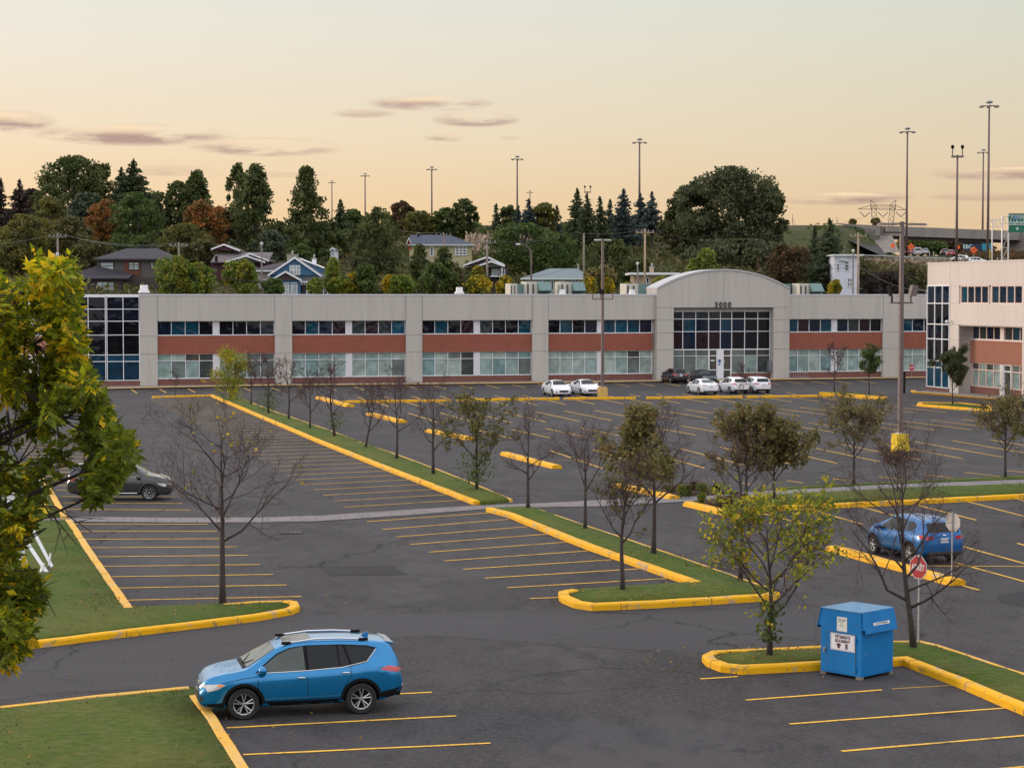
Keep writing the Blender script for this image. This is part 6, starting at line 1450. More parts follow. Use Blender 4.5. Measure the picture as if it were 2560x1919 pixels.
# ------------------------------------------------------------------ houses on the hill
M_shingle_d = mat('dark_shingles', (.040, .036, .045), .9, vary=.2, scale=2, bump=.3, bscale=8); M_shingle_b = mat('blue_grey_shingles', (.055, .065, .10), .9, vary=.15, scale=2, bump=.3, bscale=8)
M_shingle_g = mat('grey_green_shingles', (.16, .20, .215), .9, vary=.12, scale=2, bump=.3, bscale=8); M_shingle_t = mat('taupe_shingles', (.13, .11, .11), .9, vary=.15, scale=2, bump=.3, bscale=8)
M_darkbrick = mat('dark_stone', (.060, .048, .050), .9, vary=.25, scale=6); M_greywall = mat('grey_cladding', (.085, .078, .072), .85, vary=.1, stretch=(1, 1, 14)); M_redwood = mat('reddish_wood_panel', (.12, .038, .022), .8, vary=.2, stretch=(1, 1, 8))
M_blueside = mat('blue_siding', (.035, .12, .22), .7, vary=.12, scale=1, stretch=(.3, .3, 12)); M_cream = mat('cream_siding', (.42, .38, .22), .8, vary=.06, stretch=(.3, .3, 10)); M_whitew = mat('white_siding', (.58, .61, .68), .75, vary=.08, stretch=(.3, .3, 10))
M_maroon = mat('maroon_siding', (.075, .025, .035), .8, vary=.12, stretch=(.3, .3, 10)); M_beigew = mat('beige_siding', (.42, .33, .24), .8, vary=.06, stretch=(8, 8, .3)); M_brownw = mat('brown_siding', (.055, .038, .038), .85, vary=.1); M_stone = mat('pale_stone', (.30, .29, .26), .9, vary=.25, scale=4)
M_winw = mat('window_white', (.70, .72, .75), .5, vary=.03); M_wd = glass_mat('house_glass_dark', (.03,.035,.04), .05, .7, .1); M_wl = glass_mat('house_glass_light', (.34,.40,.40), .08, .6, .1); M_trimd = mat('dark_trim', (.02, .016, .018), .6)
M_soffit = mat('pale_green_trim', (.52,.58,.56), .6, vary=.03); M_redfas = mat('red_cladding', (.36,.05,.02), .7)
class House:
    def __init__(s, label, cxpx, Y, name='house', rz=0.0, cat='house'):
        s.Y = Y; s.cx = cxpx; p = P(cxpx, 700, Y); s.gz = terr(p.x, Y)-.6
        s.root = tag(empty(name, (p.x, Y, s.gz), rz), label, cat, 'houses on the hill')
    def X(s, px): return (px-s.cx)*s.Y/F
    def Zp(s, py): return P(s.cx, py, s.Y).z-s.gz
    def wall(s, x0, x1, y0, y1, z0, z1, m, name='wall'): return MB().bb(s.X(x0), s.X(x1), y0, y1, z0 if z0 == 0 else s.Zp(z0), s.Zp(z1)).build(name, m, s.root)
    def hip(s, x0, x1, y0, y1, ez, rx0, rx1, rz_, m, fascia=M_trimd):
        a, b, e, h = s.X(x0), s.X(x1), s.Zp(ez), s.Zp(rz_); ym = (y0+y1)/2; ra, rb_ = s.X(rx0), s.X(rx1)
        o = MB().add([(a,y0,e),(b,y0,e),(b,y1,e),(a,y1,e),(ra,ym,h),(rb_,ym,h)], [(0,1,5,4),(1,2,5),(2,3,4,5),(3,0,4),(0,3,2,1)]).build('roof', m, s.root)
        MB().bb(a, b, y0, y1, e-.22, e-.004).build('fascia', fascia, s.root); return o
    def gable(s, x0, ax, x1, y0, y1, ez0, az, ez1, m, wallm, trim=M_winw, th=.18, name='roof', tw=.22):
        a, b = s.X(x0), s.X(x1); c = s.X(ax); e0, e1, h = s.Zp(ez0), s.Zp(ez1), s.Zp(az)
        o = MB(); o.ext([(a,y0,e0),(c,y0,h),(c,y0,h+th),(a,y0,e0+th)], (0,y1-y0,0)); o.ext([(c,y0,h),(b,y0,e1),(b,y0,e1+th),(c,y0,h+th)], (0,y1-y0,0)); o = o.build(name, m, s.root)
        g = MB(); k = .06; g.ext([(a+(c-a)*k,y0+.35,e0+(h-e0)*k),(b+(c-b)*k,y0+.35,e1+(h-e1)*k),(c,y0+.35,h-.01)], (0,y1-y0-.7,0)); g.build('gable_wall', wallm, s.root)
        t = MB(); t.ext([(a,y0-.05,e0-tw*.3),(c,y0-.05,h-tw*.3),(c,y0-.05,h+th+.02),(a,y0-.05,e0+th+.02)], (0,.04,0)); t.ext([(c,y0-.05,h-tw*.3),(b,y0-.05,e1-tw*.3),(b,y0-.05,e1+th+.02),(c,y0-.05,h+th+.02)], (0,.04,0)); t.build('bargeboard', trim, o); return o
    def win(s, x0, x1, z0, z1, y, n=1, gl=None, fr=None, bars=0, fw=.09, name='window'):
        a, b, t, u = s.X(x0), s.X(x1), s.Zp(z0), s.Zp(z1); gl = gl or M_wd; fr = fr or M_winw
        o = MB().bb(a, b, y-.04, y+.02, u, t).build(name, gl, s.root); f = MB()
        for k in range(n+1): x = a+(b-a)*k/n; f.bb(x-fw/2, x+fw/2, y-.09, y, u-fw/2, t+fw/2)
        for k in range(bars+2): z = u+(t-u)*k/(bars+1); f.bb(a-fw/2, b+fw/2, y-.093, y+.003, z-fw/2, z+fw/2)
        f.build('frame', fr, o); return o
    def chim(s, x0, x1, y, z0, z1, m, pot=True, d=.9):
        a, b = s.X(x0), s.X(x1); c = MB().bb(a, b, y, y+d, s.Zp(z0), s.Zp(z1)).build('chimney', m, s.root)
        MB().bb(a-.08, b+.08, y-.08, y+d+.08, s.Zp(z1), s.Zp(z1)+.12).build('chimney_cap', M_stone, c)
        if pot: MB().lathe([(.12, 0), (.12, .35), (.2, .4), (.02, .55)], ((a+b)/2, y+d/2, s.Zp(z1)+.12), 10).build('flue', M_galv, c)
# dark hipped two storey house
h = House('dark two storey house with hipped charcoal roofs and a reddish wood panel', 305, 305)
h.wall(243, 392, 0, 9, 0, 645, M_greywall); h.wall(310, 352, -.12, .02, 690, 646, M_redwood, 'wood_panel'); h.hip(236, 434, -.8, 10, 647, 303, 381, 619, M_shingle_d)
h.wall(178, 312, -3, 8, 0, 694, M_darkbrick, 'lower_wall'); h.wall(312, 400, -1.5, 8, 0, 694, M_brownw, 'lower_wall')
a = h.X(168), h.X(335); e, t_ = h.Zp(695), h.Zp(664)
MB().add([(a[0],-3.8,e),(a[1],-3.8,e),(a[1],-.01,h.Zp(684)),(h.X(243),-.01,t_),(a[0],8.5,e),(h.X(243),8.5,t_)], [(0,1,2,3),(0,3,5,4),(0,4,5,3)]).build('skirt_roof', M_shingle_d, h.root)
MB().bb(a[0], a[1], -3.8, -3.6, e-.2, e-.004).build('fascia', M_trimd, h.root)
h.win(252, 284, 656, 674, -.02, 1, M_wl, M_trimd, 1); h.win(323, 348, 656, 674, -.14, 2, M_wl, M_trimd, 2); h.win(378, 383, 656, 672, -.02, 1, M_wl, M_trimd)
h.win(253, 295, 705, 726, -3.02, 3, M_wl, M_trimd, 1); h.win(180, 204, 704, 727, -3.02, 1, M_wl, M_trimd); MB().box((h.X(337), 5, h.Zp(617)), (.5, .5, .5)).build('roof_vent', M_black, h.root)
# maroon gabled house
h = House('maroon house with layered white edged gables and taupe roof', 595, 318)
h.gable(514, 546.5, 588, 6, 12, 622, 610, 626, M_shingle_t, M_maroon); h.wall(522, 664, 2, 11, 0, 655, M_maroon)
MB().ext([(h.X(524), 1, h.Zp(655)), (h.X(668), 1, h.Zp(655)), (h.X(668), 8, h.Zp(628)), (h.X(524), 8, h.Zp(628))], (0, .1, -.15)).build('main_roof', M_shingle_t, h.root)
h.gable(584, 624, 672, .5, 9, 650, 635, 653, M_shingle_t, M_maroon); h.gable(566, 617, 664, -.6, 8, 656, 641, 657, M_shingle_t, M_brownw)
h.wall(574, 580, -.4, -.2, 0, 657, M_winw, 'porch_post'); h.win(608, 640, 668, 690, 1.95, 2, M_wd); h.wall(535, 541, 1.2, 1.6, 655, 640, M_black, 'vent_pipe')
# grey roofed wing left of the blue house
h = House('low house with dark grey roof just left of the blue house', 662, 300)
h.wall(642, 700, 0, 9, 0, 676, M_stone)
MB().add([(h.X(639),-1,h.Zp(676)),(h.X(700),-1,h.Zp(676)),(h.X(705),5,h.Zp(653)),(h.X(650),5,h.Zp(664)),(h.X(705),9,h.Zp(670)),(h.X(640),9,h.Zp(672))], [(0,1,2,3),(3,2,4,5),(0,3,5),(0,5,4,1)]).build('roof', M_shingle_d, h.root)
MB().bb(h.X(639), h.X(700), -1.03, -.97, h.Zp(679), h.Zp(676)).build('fascia', M_winw, h.root); h.win(655, 668, 700, 715, -.02, 1)
# blue gabled house
h = House('blue sided house with steep white trimmed gable and two chimneys', 738, 285)
h.wall(677, 800, .2, 10, 0, 690, M_blueside); h.gable(670, 737.5, 805, -.3, 9, 690, 645, 692, M_shingle_t, M_blueside, tw=.3)
MB().ext([(h.X(655), 4, h.Zp(690)), (h.X(722), 4, h.Zp(646)), (h.X(738), 4, h.Zp(645)), (h.X(690), 4, h.Zp(690))], (0, 5, 0)).build('side_roof', M_shingle_t, h.root)
MB().ext([(h.X(742), 3, h.Zp(690)), (h.X(738), 3, h.Zp(648)), (h.X(800), 3, h.Zp(672)), (h.X(797), 3, h.Zp(690))], (0, 5, 0)).build('rear_wall', M_blueside, h.root)
MB().ext([(h.X(738), 2.9, h.Zp(645)), (h.X(803), 2.9, h.Zp(670)), (h.X(803), 2.9, h.Zp(668)), (h.X(738), 2.9, h.Zp(643))], (0, 5.2, 0)).build('rear_roof', M_winw, h.root)
h.win(725, 750, 664, 686, .0, 3, M_wl, None, 1)
h.gable(682, 720, 760, -3.2, .15, 703, 681, 703, M_shingle_t, M_brownw); h.wall(686, 756, -2.7, .19, 0, 702, M_blueside, 'porch_wall')
h.win(696, 708, 710, 740, -2.74, 1, M_wl); h.win(712, 728, 708, 740, -2.74, 2, M_wl, None, 1); h.win(733, 748, 708, 740, -2.74, 1, M_wl)
MB().ext([(h.X(756), -2.9, h.Zp(703)), (h.X(832), -2.9, h.Zp(703)), (h.X(828), .1, h.Zp(692)), (h.X(760), .1, h.Zp(692))], (0, .05, .12)).build('porch_roof', M_shingle_d, h.root)
h.wall(758, 826, -2, .19, 0, 710, M_brownw, 'porch_wall'); h.wall(756, 832, -2.95, -2.9, 706, 703, M_winw, 'porch_fascia')
p = MB()
for k in range(18): x = h.X(758+4.1*k); p.bb(x-.03, x+.03, -2.9, -2.85, h.Zp(713), h.Zp(706))
p.build('balustrade', M_winw, h.root); h.win(770, 782, 716, 740, -2.05, 1, M_wl); h.win(812, 822, 716, 740, -2.05, 1)
h.chim(708, 734, 5, 665, 636, M_stone, True, 1.2); h.chim(773, 783, 4, 675, 646, M_winw)
# cream house
h = House('cream house with blue grey hipped roof high on the bank', 1110, 348)
h.wall(1024, 1177, 0, 8, 0, 612, M_cream); h.hip(1020, 1186, -.7, 9, 611, 1058, 1126, 587, M_shingle_b, M_soffit)
h.hip(1016, 1100, 2, 12, 608, 1022, 1090, 584, M_shingle_b, M_soffit); h.wall(1021, 1027, -.1, .0, 625, 612, M_redfas, 'red_corner')
h.gable(1017, 1023, 1030, -1.0, 3, 612, 596, 612, M_shingle_b, M_redfas, tw=.3)
h.win(1139, 1166, 616.5, 637, -.02, 3, M_wd, None, 2, .18); h.win(1076, 1083, 617, 640, -.02, 1, M_wd, None, 0, .15); h.chim(1040, 1045, 6, 590, 581, M_black, False, .6)
# brown bungalow
h = House('brown bungalow with white edged double gable and a small balcony', 1215, 302)
h.wall(1165, 1270, 1, 9, 0, 668, M_brownw); h.gable(1158, 1218, 1262, -.2, 8, 665, 643.5, 664, M_shingle_t, M_brownw); h.gable(1191, 1228, 1262, -1.6, 1, 668, 655, 667, M_shingle_t, M_greywall)
MB().add([(h.X(1150),1,h.Zp(650)),(h.X(1218),1,h.Zp(643)),(h.X(1218),8,h.Zp(643)),(h.X(1150),8,h.Zp(650))], [(0,1,2,3)]).build('rear_roof', M_shingle_t, h.root) if False else None
h.win(1230, 1243, 673, 689, .95, 1, M_wl); h.win(1247, 1262, 673, 686, .95, 2); h.wall(1225, 1255, -1.4, 1, 692, 690, M_winw, 'balcony'); h.wall(1254, 1256, -1.5, -1.3, 0, 668, M_winw, 'porch_post')
# grey green bungalow
h = House('pale bungalow with wide grey green hipped roof behind the rooftop units', 1395, 284)
h.wall(1322, 1470, 0, 8, 0, 697, M_stone); h.hip(1302, 1479, -.8, 9, 695, 1376, 1446, 670, M_shingle_g, M_soffit)
h.win(1348, 1375, 699, 708, -.02, 3, M_wd); h.win(1378, 1384, 699, 726, -.02, 1); h.win(1431, 1444, 698, 706, -.02, 2, M_wd); h.chim(1446, 1449, 3, 690, 662, M_galv, False, .3)
h.wall(1355, 1376, -.1, -.01, 700, 699, M_soffit, 'trim'); h.wall(1398, 1412, -.05, .0, 0, 702, M_winw, 'garage_door')
# beige flat roofed house
h = House('beige flat roofed house with wide white fascia left of the arch', 1640, 284)
h.wall(1585, 1690, 0, 9, 0, 686, M_beigew); MB().bb(h.X(1572), h.X(1697), -1.2, 9.5, h.Zp(687), h.Zp(681.5)).build('roof', M_winw, h.root); h.chim(1630, 1640, 4, 682, 668, mat('beige_brick', (.36,.26,.20), .9))
h.win(1642, 1660, 695, 708, -.02, 2, M_wd); h.win(1616, 1622, 694, 708, -.02, 1, M_wd)
# tall white house
h = House('tall white clapboard house with flat overhanging roof beside the spruce', 2118, 306)
h.wall(2085, 2148, 0, 8, 0, 637, M_whitew); MB().bb(h.X(2080), h.X(2157), -.7, 9, h.Zp(639.5), h.Zp(636)).build('roof', M_winw, h.root)
h.win(2111, 2122, 653, 676, -.02, 1, M_wd, None, 2, .12); h.win(2119, 2130, 695, 716, -.02, 2, M_wd, None, 1, .12); h.win(2092, 2098, 660, 676, -.02, 1, M_wd, None, 1)
h.wall(2098, 2114, -.6, 0, 651, 649.5, M_winw, 'awning')
MB().ext([(h.X(2122), -1.8, h.Zp(722)), (h.X(2150), -1.8, h.Zp(722)), (h.X(2150), -1.8, h.Zp(721)), (h.X(2122), -1.8, h.Zp(721))], (0, .1, 0)).build('deck_rail', M_galv, h.root)
# small hidden houses between trees
h = House('small pale house glimpsed between the dark trees above the blue house', 832, 345)
h.wall(827, 837, 0, 7, 0, 625, M_whitew); h.gable(825, 832, 839, -.5, 7.5, 626, 621, 626, M_shingle_t, M_whitew); h.win(830, 834, 630, 638, -.02, 1)
h = House('grey roofed garage at the foot of the grass bank', 868, 292, 'garage', cat='garage')
h.wall(850, 892, 0, 7, 0, 700, M_stone); h.hip(846, 896, -.5, 7.5, 700, 855, 885, 690, M_shingle_t, M_winw); h.win(860, 876, 706, 722, -.02, 2)

# ------------------------------------------------------------------ poles, wires, lights
def tubeobj(name, segs, m, label, cat, group=None, base=None, n=8):
    b = Vector(base); root = tag(empty(name, b), label, cat, group)
    return root
def util_pole(px, topy, Y, label, m=M_wood, arm=True, trans=False, wd=.15, lamp=False, name='utility_pole', tilt=0):
    tp = P(px, topy, Y); gz = terr(tp.x, Y); hh = tp.z-gz; root = tag(empty(name, (tp.x, Y, gz-.3)), label, 'pole', 'utility poles behind the office')
    hh += .3
    MB().tube([(0, 0, 0), (tilt, 0, hh)], [wd*1.25, wd*.85], 10).build('post', m, root, smooth=True)
    if arm:
        MB().box((0, -.1, hh-.5), (2.6, .12, .14)).build('crossarm', m, root); mb = MB()
        for x in (-1.15, -.45, .45, 1.15): mb.lathe([(.03, 0), (.07, .08), (.05, .16), (.08, .22), (.02, .28)], (x, -.1, hh-.43), 8)
        mb.build('insulator', M_galv, root)
    if trans:
        for dx in (-.5, .0): pass
        mb = MB(); mb.lathe([(.26, -.55), (.28, .0), (.28, .45), (.22, .55)], (-.62, -.1, hh-3.4), 14); mb.build('transformer', mat('transformer_grey', (.42,.44,.44), .5), root, smooth=True)
        mb = MB(); mb.lathe([(.2, -.5), (.22, .4), (.12, .5)], (.05, -.45, hh-3.2), 12); mb.build('transformer', mat('transformer_grey', (.42,.44,.44), .5), root, smooth=True)
    return tp
pA = util_pole(144, 583, 283, 'grey wooden pole with transformers near the left edge', trans=True)
pB = util_pole(447, 606, 283, 'weathered pole with a wide crossarm above the bright green trees')
pD = util_pole(1217.7, 598, 285, 'utility pole with wide low crossarm in front of the brown bungalow', wd=.17)
pE = util_pole(1109, 581, 330, 'utility pole before the cream house with service wires fanning out')
pG = util_pole(1459.6, 583, 300, 'plain grey pole without crossarm behind the grey green bungalow', arm=False)
pH = util_pole(1612.5, 572, 280, 'tan utility pole with small crossarm before the beige house', M_tanwood)
pI = util_pole(2145.7, 582, 300, 'tan utility pole with crossarm against the white house', M_tanwood)
def street_lamp(px, topy, Y, label, arm=1, hgt=None):
    tp = P(px, topy, Y); gz = terr(tp.x, Y)-.3; hh = tp.z-gz; root = tag(empty('street_lamp', (tp.x, Y, gz)), label, 'street lamp', 'street lamps behind the office')
    if arm == 0:
        MB().tube([(0,0,0),(0,0,hh-.4)], [.13,.10], 8).build('post', M_bronze, root, smooth=True); MB().lathe([(.05,-.5),(.10,-.3),(.20,-.05),(.22,.05),(.05,.15)], (0,0,hh), 12).build('lamp_head', M_alu, root, smooth=True)
    else:
        q = arm; pts = [(0,0,0),(0,0,hh-1.6),(q*-.15,0,hh-.7),(q*-.8,0,hh-.1),(q*-1.5,0,hh)]
        MB().tube(pts, [.13,.10,.08,.06,.05], 8).build('post', M_bronze, root, smooth=True); MB().box((q*-1.75,0,hh), (.7,.3,.16), top=(.5,.2)).build('lamp_head', M_alu, root)
street_lamp(654, 608, 268, 'slim street light with pale cup shaped head left of the blue house', 0)
street_lamp(1328, 610, 268, 'slim street light with curved arm before the wide green tree', 1)
street_lamp(2133, 626, 278, 'thin dark pole in front of the tall white house', 0)
street_lamp(1594, 658, 270, 'short thin lamp post before the beige house wall', 0)
M_wire = mat('wire', (.035, .034, .036), .7); M_wirep = mat('pale_wire', (.20,.19,.18), .6)
def wire(a, b, sag, label, rad=.022, m=M_wire, n=14):
    a, b = Vector(a), Vector(b); pts = []
    for i in range(n+1): t = i/n; p = a.lerp(b, t)-a; p.z -= sag*4*t*(1-t); pts.append(p)
    o = MB().tube(pts, rad, 4).build('wire', m); o.location = a; tag(o, label, 'wire', 'overhead wires')
wire(pA, pB, .9, 'pale overhead wire between the transformer pole and the next pole', .022, M_wirep); wire(pA+Vector((.9,0,-.2)), pB+Vector((.9,0,-.1)), 1.0, 'second pale wire just below the first at the left', .02, M_wirep)
wire(P(-60, 612, 283), pA, .4, 'pale wire entering from the left edge to the transformer pole', .02, M_wirep)
wire(P(560, 694, 262), P(900, 703, 262), .6, 'black sagging cable crossing in front of the blue house', .04); wire(P(560,638,300), pD+Vector((0,0,-2)), 1.2, 'long thin wire crossing above the blue house chimneys')
wire(P(560,634,300), pD+Vector((0,0,-1.6)), .9, 'upper thin wire crossing above the blue house chimneys')
for dx, px, py, lab in ((-.6,960,565,'service wire from the cream house pole up to the left'),(.6,1140,604,'service wire from the pole down to the cream roof'),(.9,1160,606,'longer service wire from the pole to the cream roof ridge')): wire(pE+Vector((dx,0,0)), P(px, py, 345), .5, lab, .02, M_wirep)
wire(pD+Vector((1.2,0,-.3)), pG, .5, 'wire from the cross armed pole to the plain grey pole'); wire(pG, pH, .4, 'wire from the plain grey pole to the tan pole'); wire(pH, P(1990, 600, 290), 1.2, 'wire from the tan pole passing before the giant maple'); wire(P(1990,600,290), pI, .3, 'wire running into the tan pole at the white house')
wire(pH+Vector((0,0,-4.2)), P(2100,660,295), 1.5, 'low wire before the giant maple and the spruce'); wire(P(1460,652,285), pH+Vector((0,0,-4)), .3, 'low cable left of the tan pole'); wire(P(1270,690,262), P(1460,652,285), .8, 'low cable above the grey green roof')
wire(P(2000,661,300), pI+Vector((0,0,-4.9)), .5, 'black cable before the white house'); wire(pI+Vector((0,0,-4.8)), P(2420,708,262), 2.2, 'black sagging cable from the white house pole to the right building', .045)
wire(pI+Vector((.3,0,-.6)), P(2170,622,312), .2, 'guy wire descending right of the tan pole')
# parking lot lamp posts
M_ybase = layered('yellow_painted_concrete', (.72, .50, .02), [(1.5, 8, .52, .64, (.50, .36, .06), .8, S1), (6, 8, .62, .68, (.25, .2, .1), .8, S1)], rough=.7)
M_ybase2 = layered('worn_yellow_concrete', (.62, .38, .10), [(1.5, 8, .48, .6, (.55, .42, .22), .8, S1), (5, 8, .6, .66, (.2, .14, .08), .8, S1)], rough=.8)
def lamp_post(base, top, wb, hb, bm, label, kind):
    b = G(*base); tp = P(base[0], top, b.y); hh = tp.z; root = tag(empty('lamp_post', b, TH if kind == 2 else .3), label, 'lamp post', 'tall lamp posts in the parking lot')
    MB().box((0, 0, hb/2), (wb, wb, hb), top=(wb*.92, wb*.92)).build('concrete_base', bm, root); MB().box((0, 0, hb+.04), (.42, .42, .08)).build('base_plate', M_galv, root)
    pw = .235 if kind == 1 else .26
    MB().box((0, 0, hb+.08+(hh-hb)/2), (pw, pw, hh-hb), top=(pw*.8, pw*.8)).build('pole', M_bronze, root)
    if kind == 1:
        hd = MB(); hd.box((-.5, 0, hh), (.55, .35, .10)); hd.box((.5, 0, hh), (.55, .35, .10)); hd.box((0, 0, hh+.02), (1.1, .07, .06)); hd.build('lamp_head', M_alu, root)
        z = P(base[0], 741, b.y).z
        a = MB(); a.box((0, 0, z-.25), (2.0, .09, .09)); 
        for x in (-1.0, 1.0): a.box((x, 0, z+.0), (.09, .09, .5)); a.tube([(x, 0, z+.25), (x*1.45, 0, z+.42)], .05, 6)
        a.box((-.3, -.3, z), (.09, .09, .5)); a.build('bracket', M_bronze, root)
        MB().box((-.3, -.35, z+.45), (.55, .3, .45), top=(.45, .2)).build('floodlight', M_black, root)
    else:
        hd = MB()
        for x in (-.95, .95): hd.box((x, 0, hh-.08), (1.3, .42, .13), top=(1.1, .3))
        hd.box((0, 0, hh-.05), (.7, .12, .10)); hd.build('lamp_head', M_bronze, root)
        z = P(base[0], 757, b.y).z
        MB().box((0, 0, z), (1.5, .10, .10)).build('bracket', M_bronze, root)
        for sg in (-1, 1):
            f = MB(); x = sg*.62; f.box((x, 0, z+.2), (.09, .09, .4)); f.ext([(x-.12, -.18, z+.4), (x+.16*sg+.12, -.18, z+.4), (x+.30*sg+.14, -.18, z+1.05), (x+.16*sg-.10, -.18, z+1.08)], (0, .36, 0)); f.build('floodlight', M_black if sg < 0 else M_bronze, root)
        MB().box((.19, -.05, 4.2), (.12, .2, 1.3)).build('control_box', M_black, root)
        MB().bb(-1.2, -.1, -.03, .03, hh-.62, hh-.55).bb(-1.2, -1.14, -.03, .03, hh-.55, hh-.25).build('thin_bracket', M_black, root)
lamp_post((1506, 991), 600, .80, .88, M_ybase2, 'left lamp post with orange yellow concrete base beside the white sedans', 1)
lamp_post((2250, 1129), 557, .84, 1.1, M_ybase, 'right lamp post with bright yellow concrete base and twin flat heads', 2)
# high mast lights of the highway
def mast(px, topy, basey, Y, w0, w1, label, heads=True, kind='mast'):
    b = P(px, basey, Y); tp = P(px, topy, Y); gz = min(b.z, terr(b.x, Y)); hh = tp.z-gz
    root = tag(empty('high_mast_light', (b.x, Y, gz)), label, 'mast light', 'high mast lights along the highway')
    MB().tube([(0, 0, 0), (0, 0, hh*.5), (0, 0, hh-.6)], [w0/2, (w0+w1)/4, w1/2], 10).build('mast', mat('weathered_mast', (.13, .09, .085), .6, .1, vary=.12), root, smooth=True)
    if kind == 'mast':
        MB().lathe([(.3, -.15), (.70, .0), (.74, .28), (.5, .45), (.1, .55)], (0, 0, hh-.1), 14).build('crown_housing', M_galv, root, smooth=True)
        ring = MB()
        for k in range(6):
            a = k*pi/3+.4; ring.tube([(0, 0, hh-.7), (cos(a)*1.4, sin(a)*1.4, hh-.75)], .08, 5)
        ring.build('arm', M_bronze, root)
        for k in range(6):
            a = k*pi/3+.4; MB().box((cos(a)*1.7, sin(a)*1.7, hh-.85), (.7, .7, .30), a, top=(.5, .45)).build('luminaire', M_bronze, root)
    else:
        MB().box((0, 0, hh-1.0), (2.6, .5, .4)).build('platform', M_bronze, root); f = MB()
        for x in (-1.05, 1.05): f.tube([(x, 0, hh-.9), (x, 0, hh+.7)], .12, 6); 
        f.build('arm', M_bronze, root)
        for x in (-1.05, 1.05): MB().lathe([(.12, -.3), (.36, 0), (.36, .45), (.1, .6)], (x, 0, hh+.9), 10).build('luminaire', M_black, root, smooth=True)
for a in ((830,453,545,1050,.9,.5,'smallest mast light, far left between the tall pyramid and the bushy fir'),(913,435,560,820,.8,.45,'small mast light second from the left'),(1079.5,418,560,700,.8,.45,'mast light third from the left, above the olive crowns'),
          (1293,392,520,620,.75,.42,'mast light above the pale grass plumes'),(1598.5,349,500,520,.7,.4,'mast light between the blue spruces and the giant maple'),
          (2266,322,637,476,.62,.36,'tall mast light standing just behind the right lamp post'),(2456,375,622,620,.75,.4,'thinner mast light right behind the tallest one'),(2469,256,654,400,.62,.34,'tallest mast light, near the green highway sign'),
          (1325,478,520,1100,.8,.5,'tiny mast light tip above the blue spruces')):
    mast(*a)
mast(2391, 380, 655, 430, .66, .38, 'twin headed pole rising over the right building', kind='twin')
mast(1469, 474, 520, 760, .7, .4, 'tiny mast tip above the dark spruce group', kind='twin')

# ------------------------------------------------------------------ highway: bridge, road, signs
M_brc = layered('bridge_concrete', (.27, .24, .215), [(.15, 6, .4, .65, (.21, .19, .175), .8, (1, 1, .3)), (1, 6, .5, .7, (.16, .14, .13), .5, (1, 1, .2))], rough=.9)
br = tag(empty('highway_bridge', (0, 0, 0)), 'concrete highway overpass spanning the road at the right', 'bridge')
A = P(2188, 563.5, 478); B = P(2540, 577.5, 520); A.z = B.z = (A.z+B.z)/2; dv_ = (B-A).normalized(); nv = Vector((-dv_.y, dv_.x, 0)); B = B+dv_*60; A0 = A-dv_*16
def slab(a, b, off, wd, zt, zb, nm, m, pr=br):
    o1 = nv*off; o2 = nv*(off+wd); MB().add([a+o1+Vector((0,0,zb-a.z)), b+o1+Vector((0,0,zb-a.z)), b+o2+Vector((0,0,zb-a.z)), a+o2+Vector((0,0,zb-a.z)), a+o1+Vector((0,0,zt-a.z)), b+o1+Vector((0,0,zt-a.z)), b+o2+Vector((0,0,zt-a.z)), a+o2+Vector((0,0,zt-a.z))],
        [(0,3,2,1),(4,5,6,7),(0,1,5,4),(1,2,6,5),(2,3,7,6),(3,0,4,7)]).build(nm, m, pr)
zt = A.z; zb = zt-2.35
C0 = A+dv_*6.2
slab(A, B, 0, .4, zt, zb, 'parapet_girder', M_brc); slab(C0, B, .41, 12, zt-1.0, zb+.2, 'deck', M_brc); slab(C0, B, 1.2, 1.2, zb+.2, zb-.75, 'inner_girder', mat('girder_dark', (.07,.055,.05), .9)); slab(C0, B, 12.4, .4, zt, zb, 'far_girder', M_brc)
MB().add([A0+Vector((0,0,.15)), A+Vector((0,0,0)), A+Vector((0,0,-1.2)), A0+nv*.4+Vector((0,0,.15)), A+nv*.4, A+nv*.4+Vector((0,0,-1.2))], [(0,1,2),(3,5,4),(0,3,4,1),(1,4,5,2),(2,5,3,0)]).build('wing_wall', M_brc, br)
C1 = A+dv_*5.6; ab = MB()
ab.add([C1+Vector((0,0,-2.2)), C1+dv_*1.2+Vector((0,0,-2.3)), P(2250,631,474), P(2208,631,466), C1+nv*12+Vector((0,0,-2.2)), C1+dv_*1.2+nv*12+Vector((0,0,-2.3)), P(2250,631,474)+nv*12, P(2208,631,466)+nv*12], [(0,1,2,3),(4,7,6,5),(0,4,5,1),(1,5,6,2),(2,6,7,3),(3,7,4,0)])
ab.build('abutment_slope', M_brc, br); MB().add([A+dv_*2+Vector((0,0,-.01)), C1+dv_*1.2+Vector((0,0,-2.34)), C1+dv_*1.2+nv*13+Vector((0,0,-2.34)), A+dv_*2+nv*13, A+dv_*2+Vector((0,0,-5)), C1+Vector((0,0,-5)), C1+nv*13+Vector((0,0,-5)), A+dv_*2+nv*13+Vector((0,0,-5))], [(0,1,2,3),(4,7,6,5),(0,4,5,1),(1,5,6,2),(2,6,7,3),(3,7,4,0)]).build('abutment', M_brc, br)
E1 = P(2535, 590, 519); MB().box((E1.x+8, E1.y+7, 22.5), (14, 13, 6.5), atan2(dv_.y, dv_.x)).build('abutment', M_brc, br)
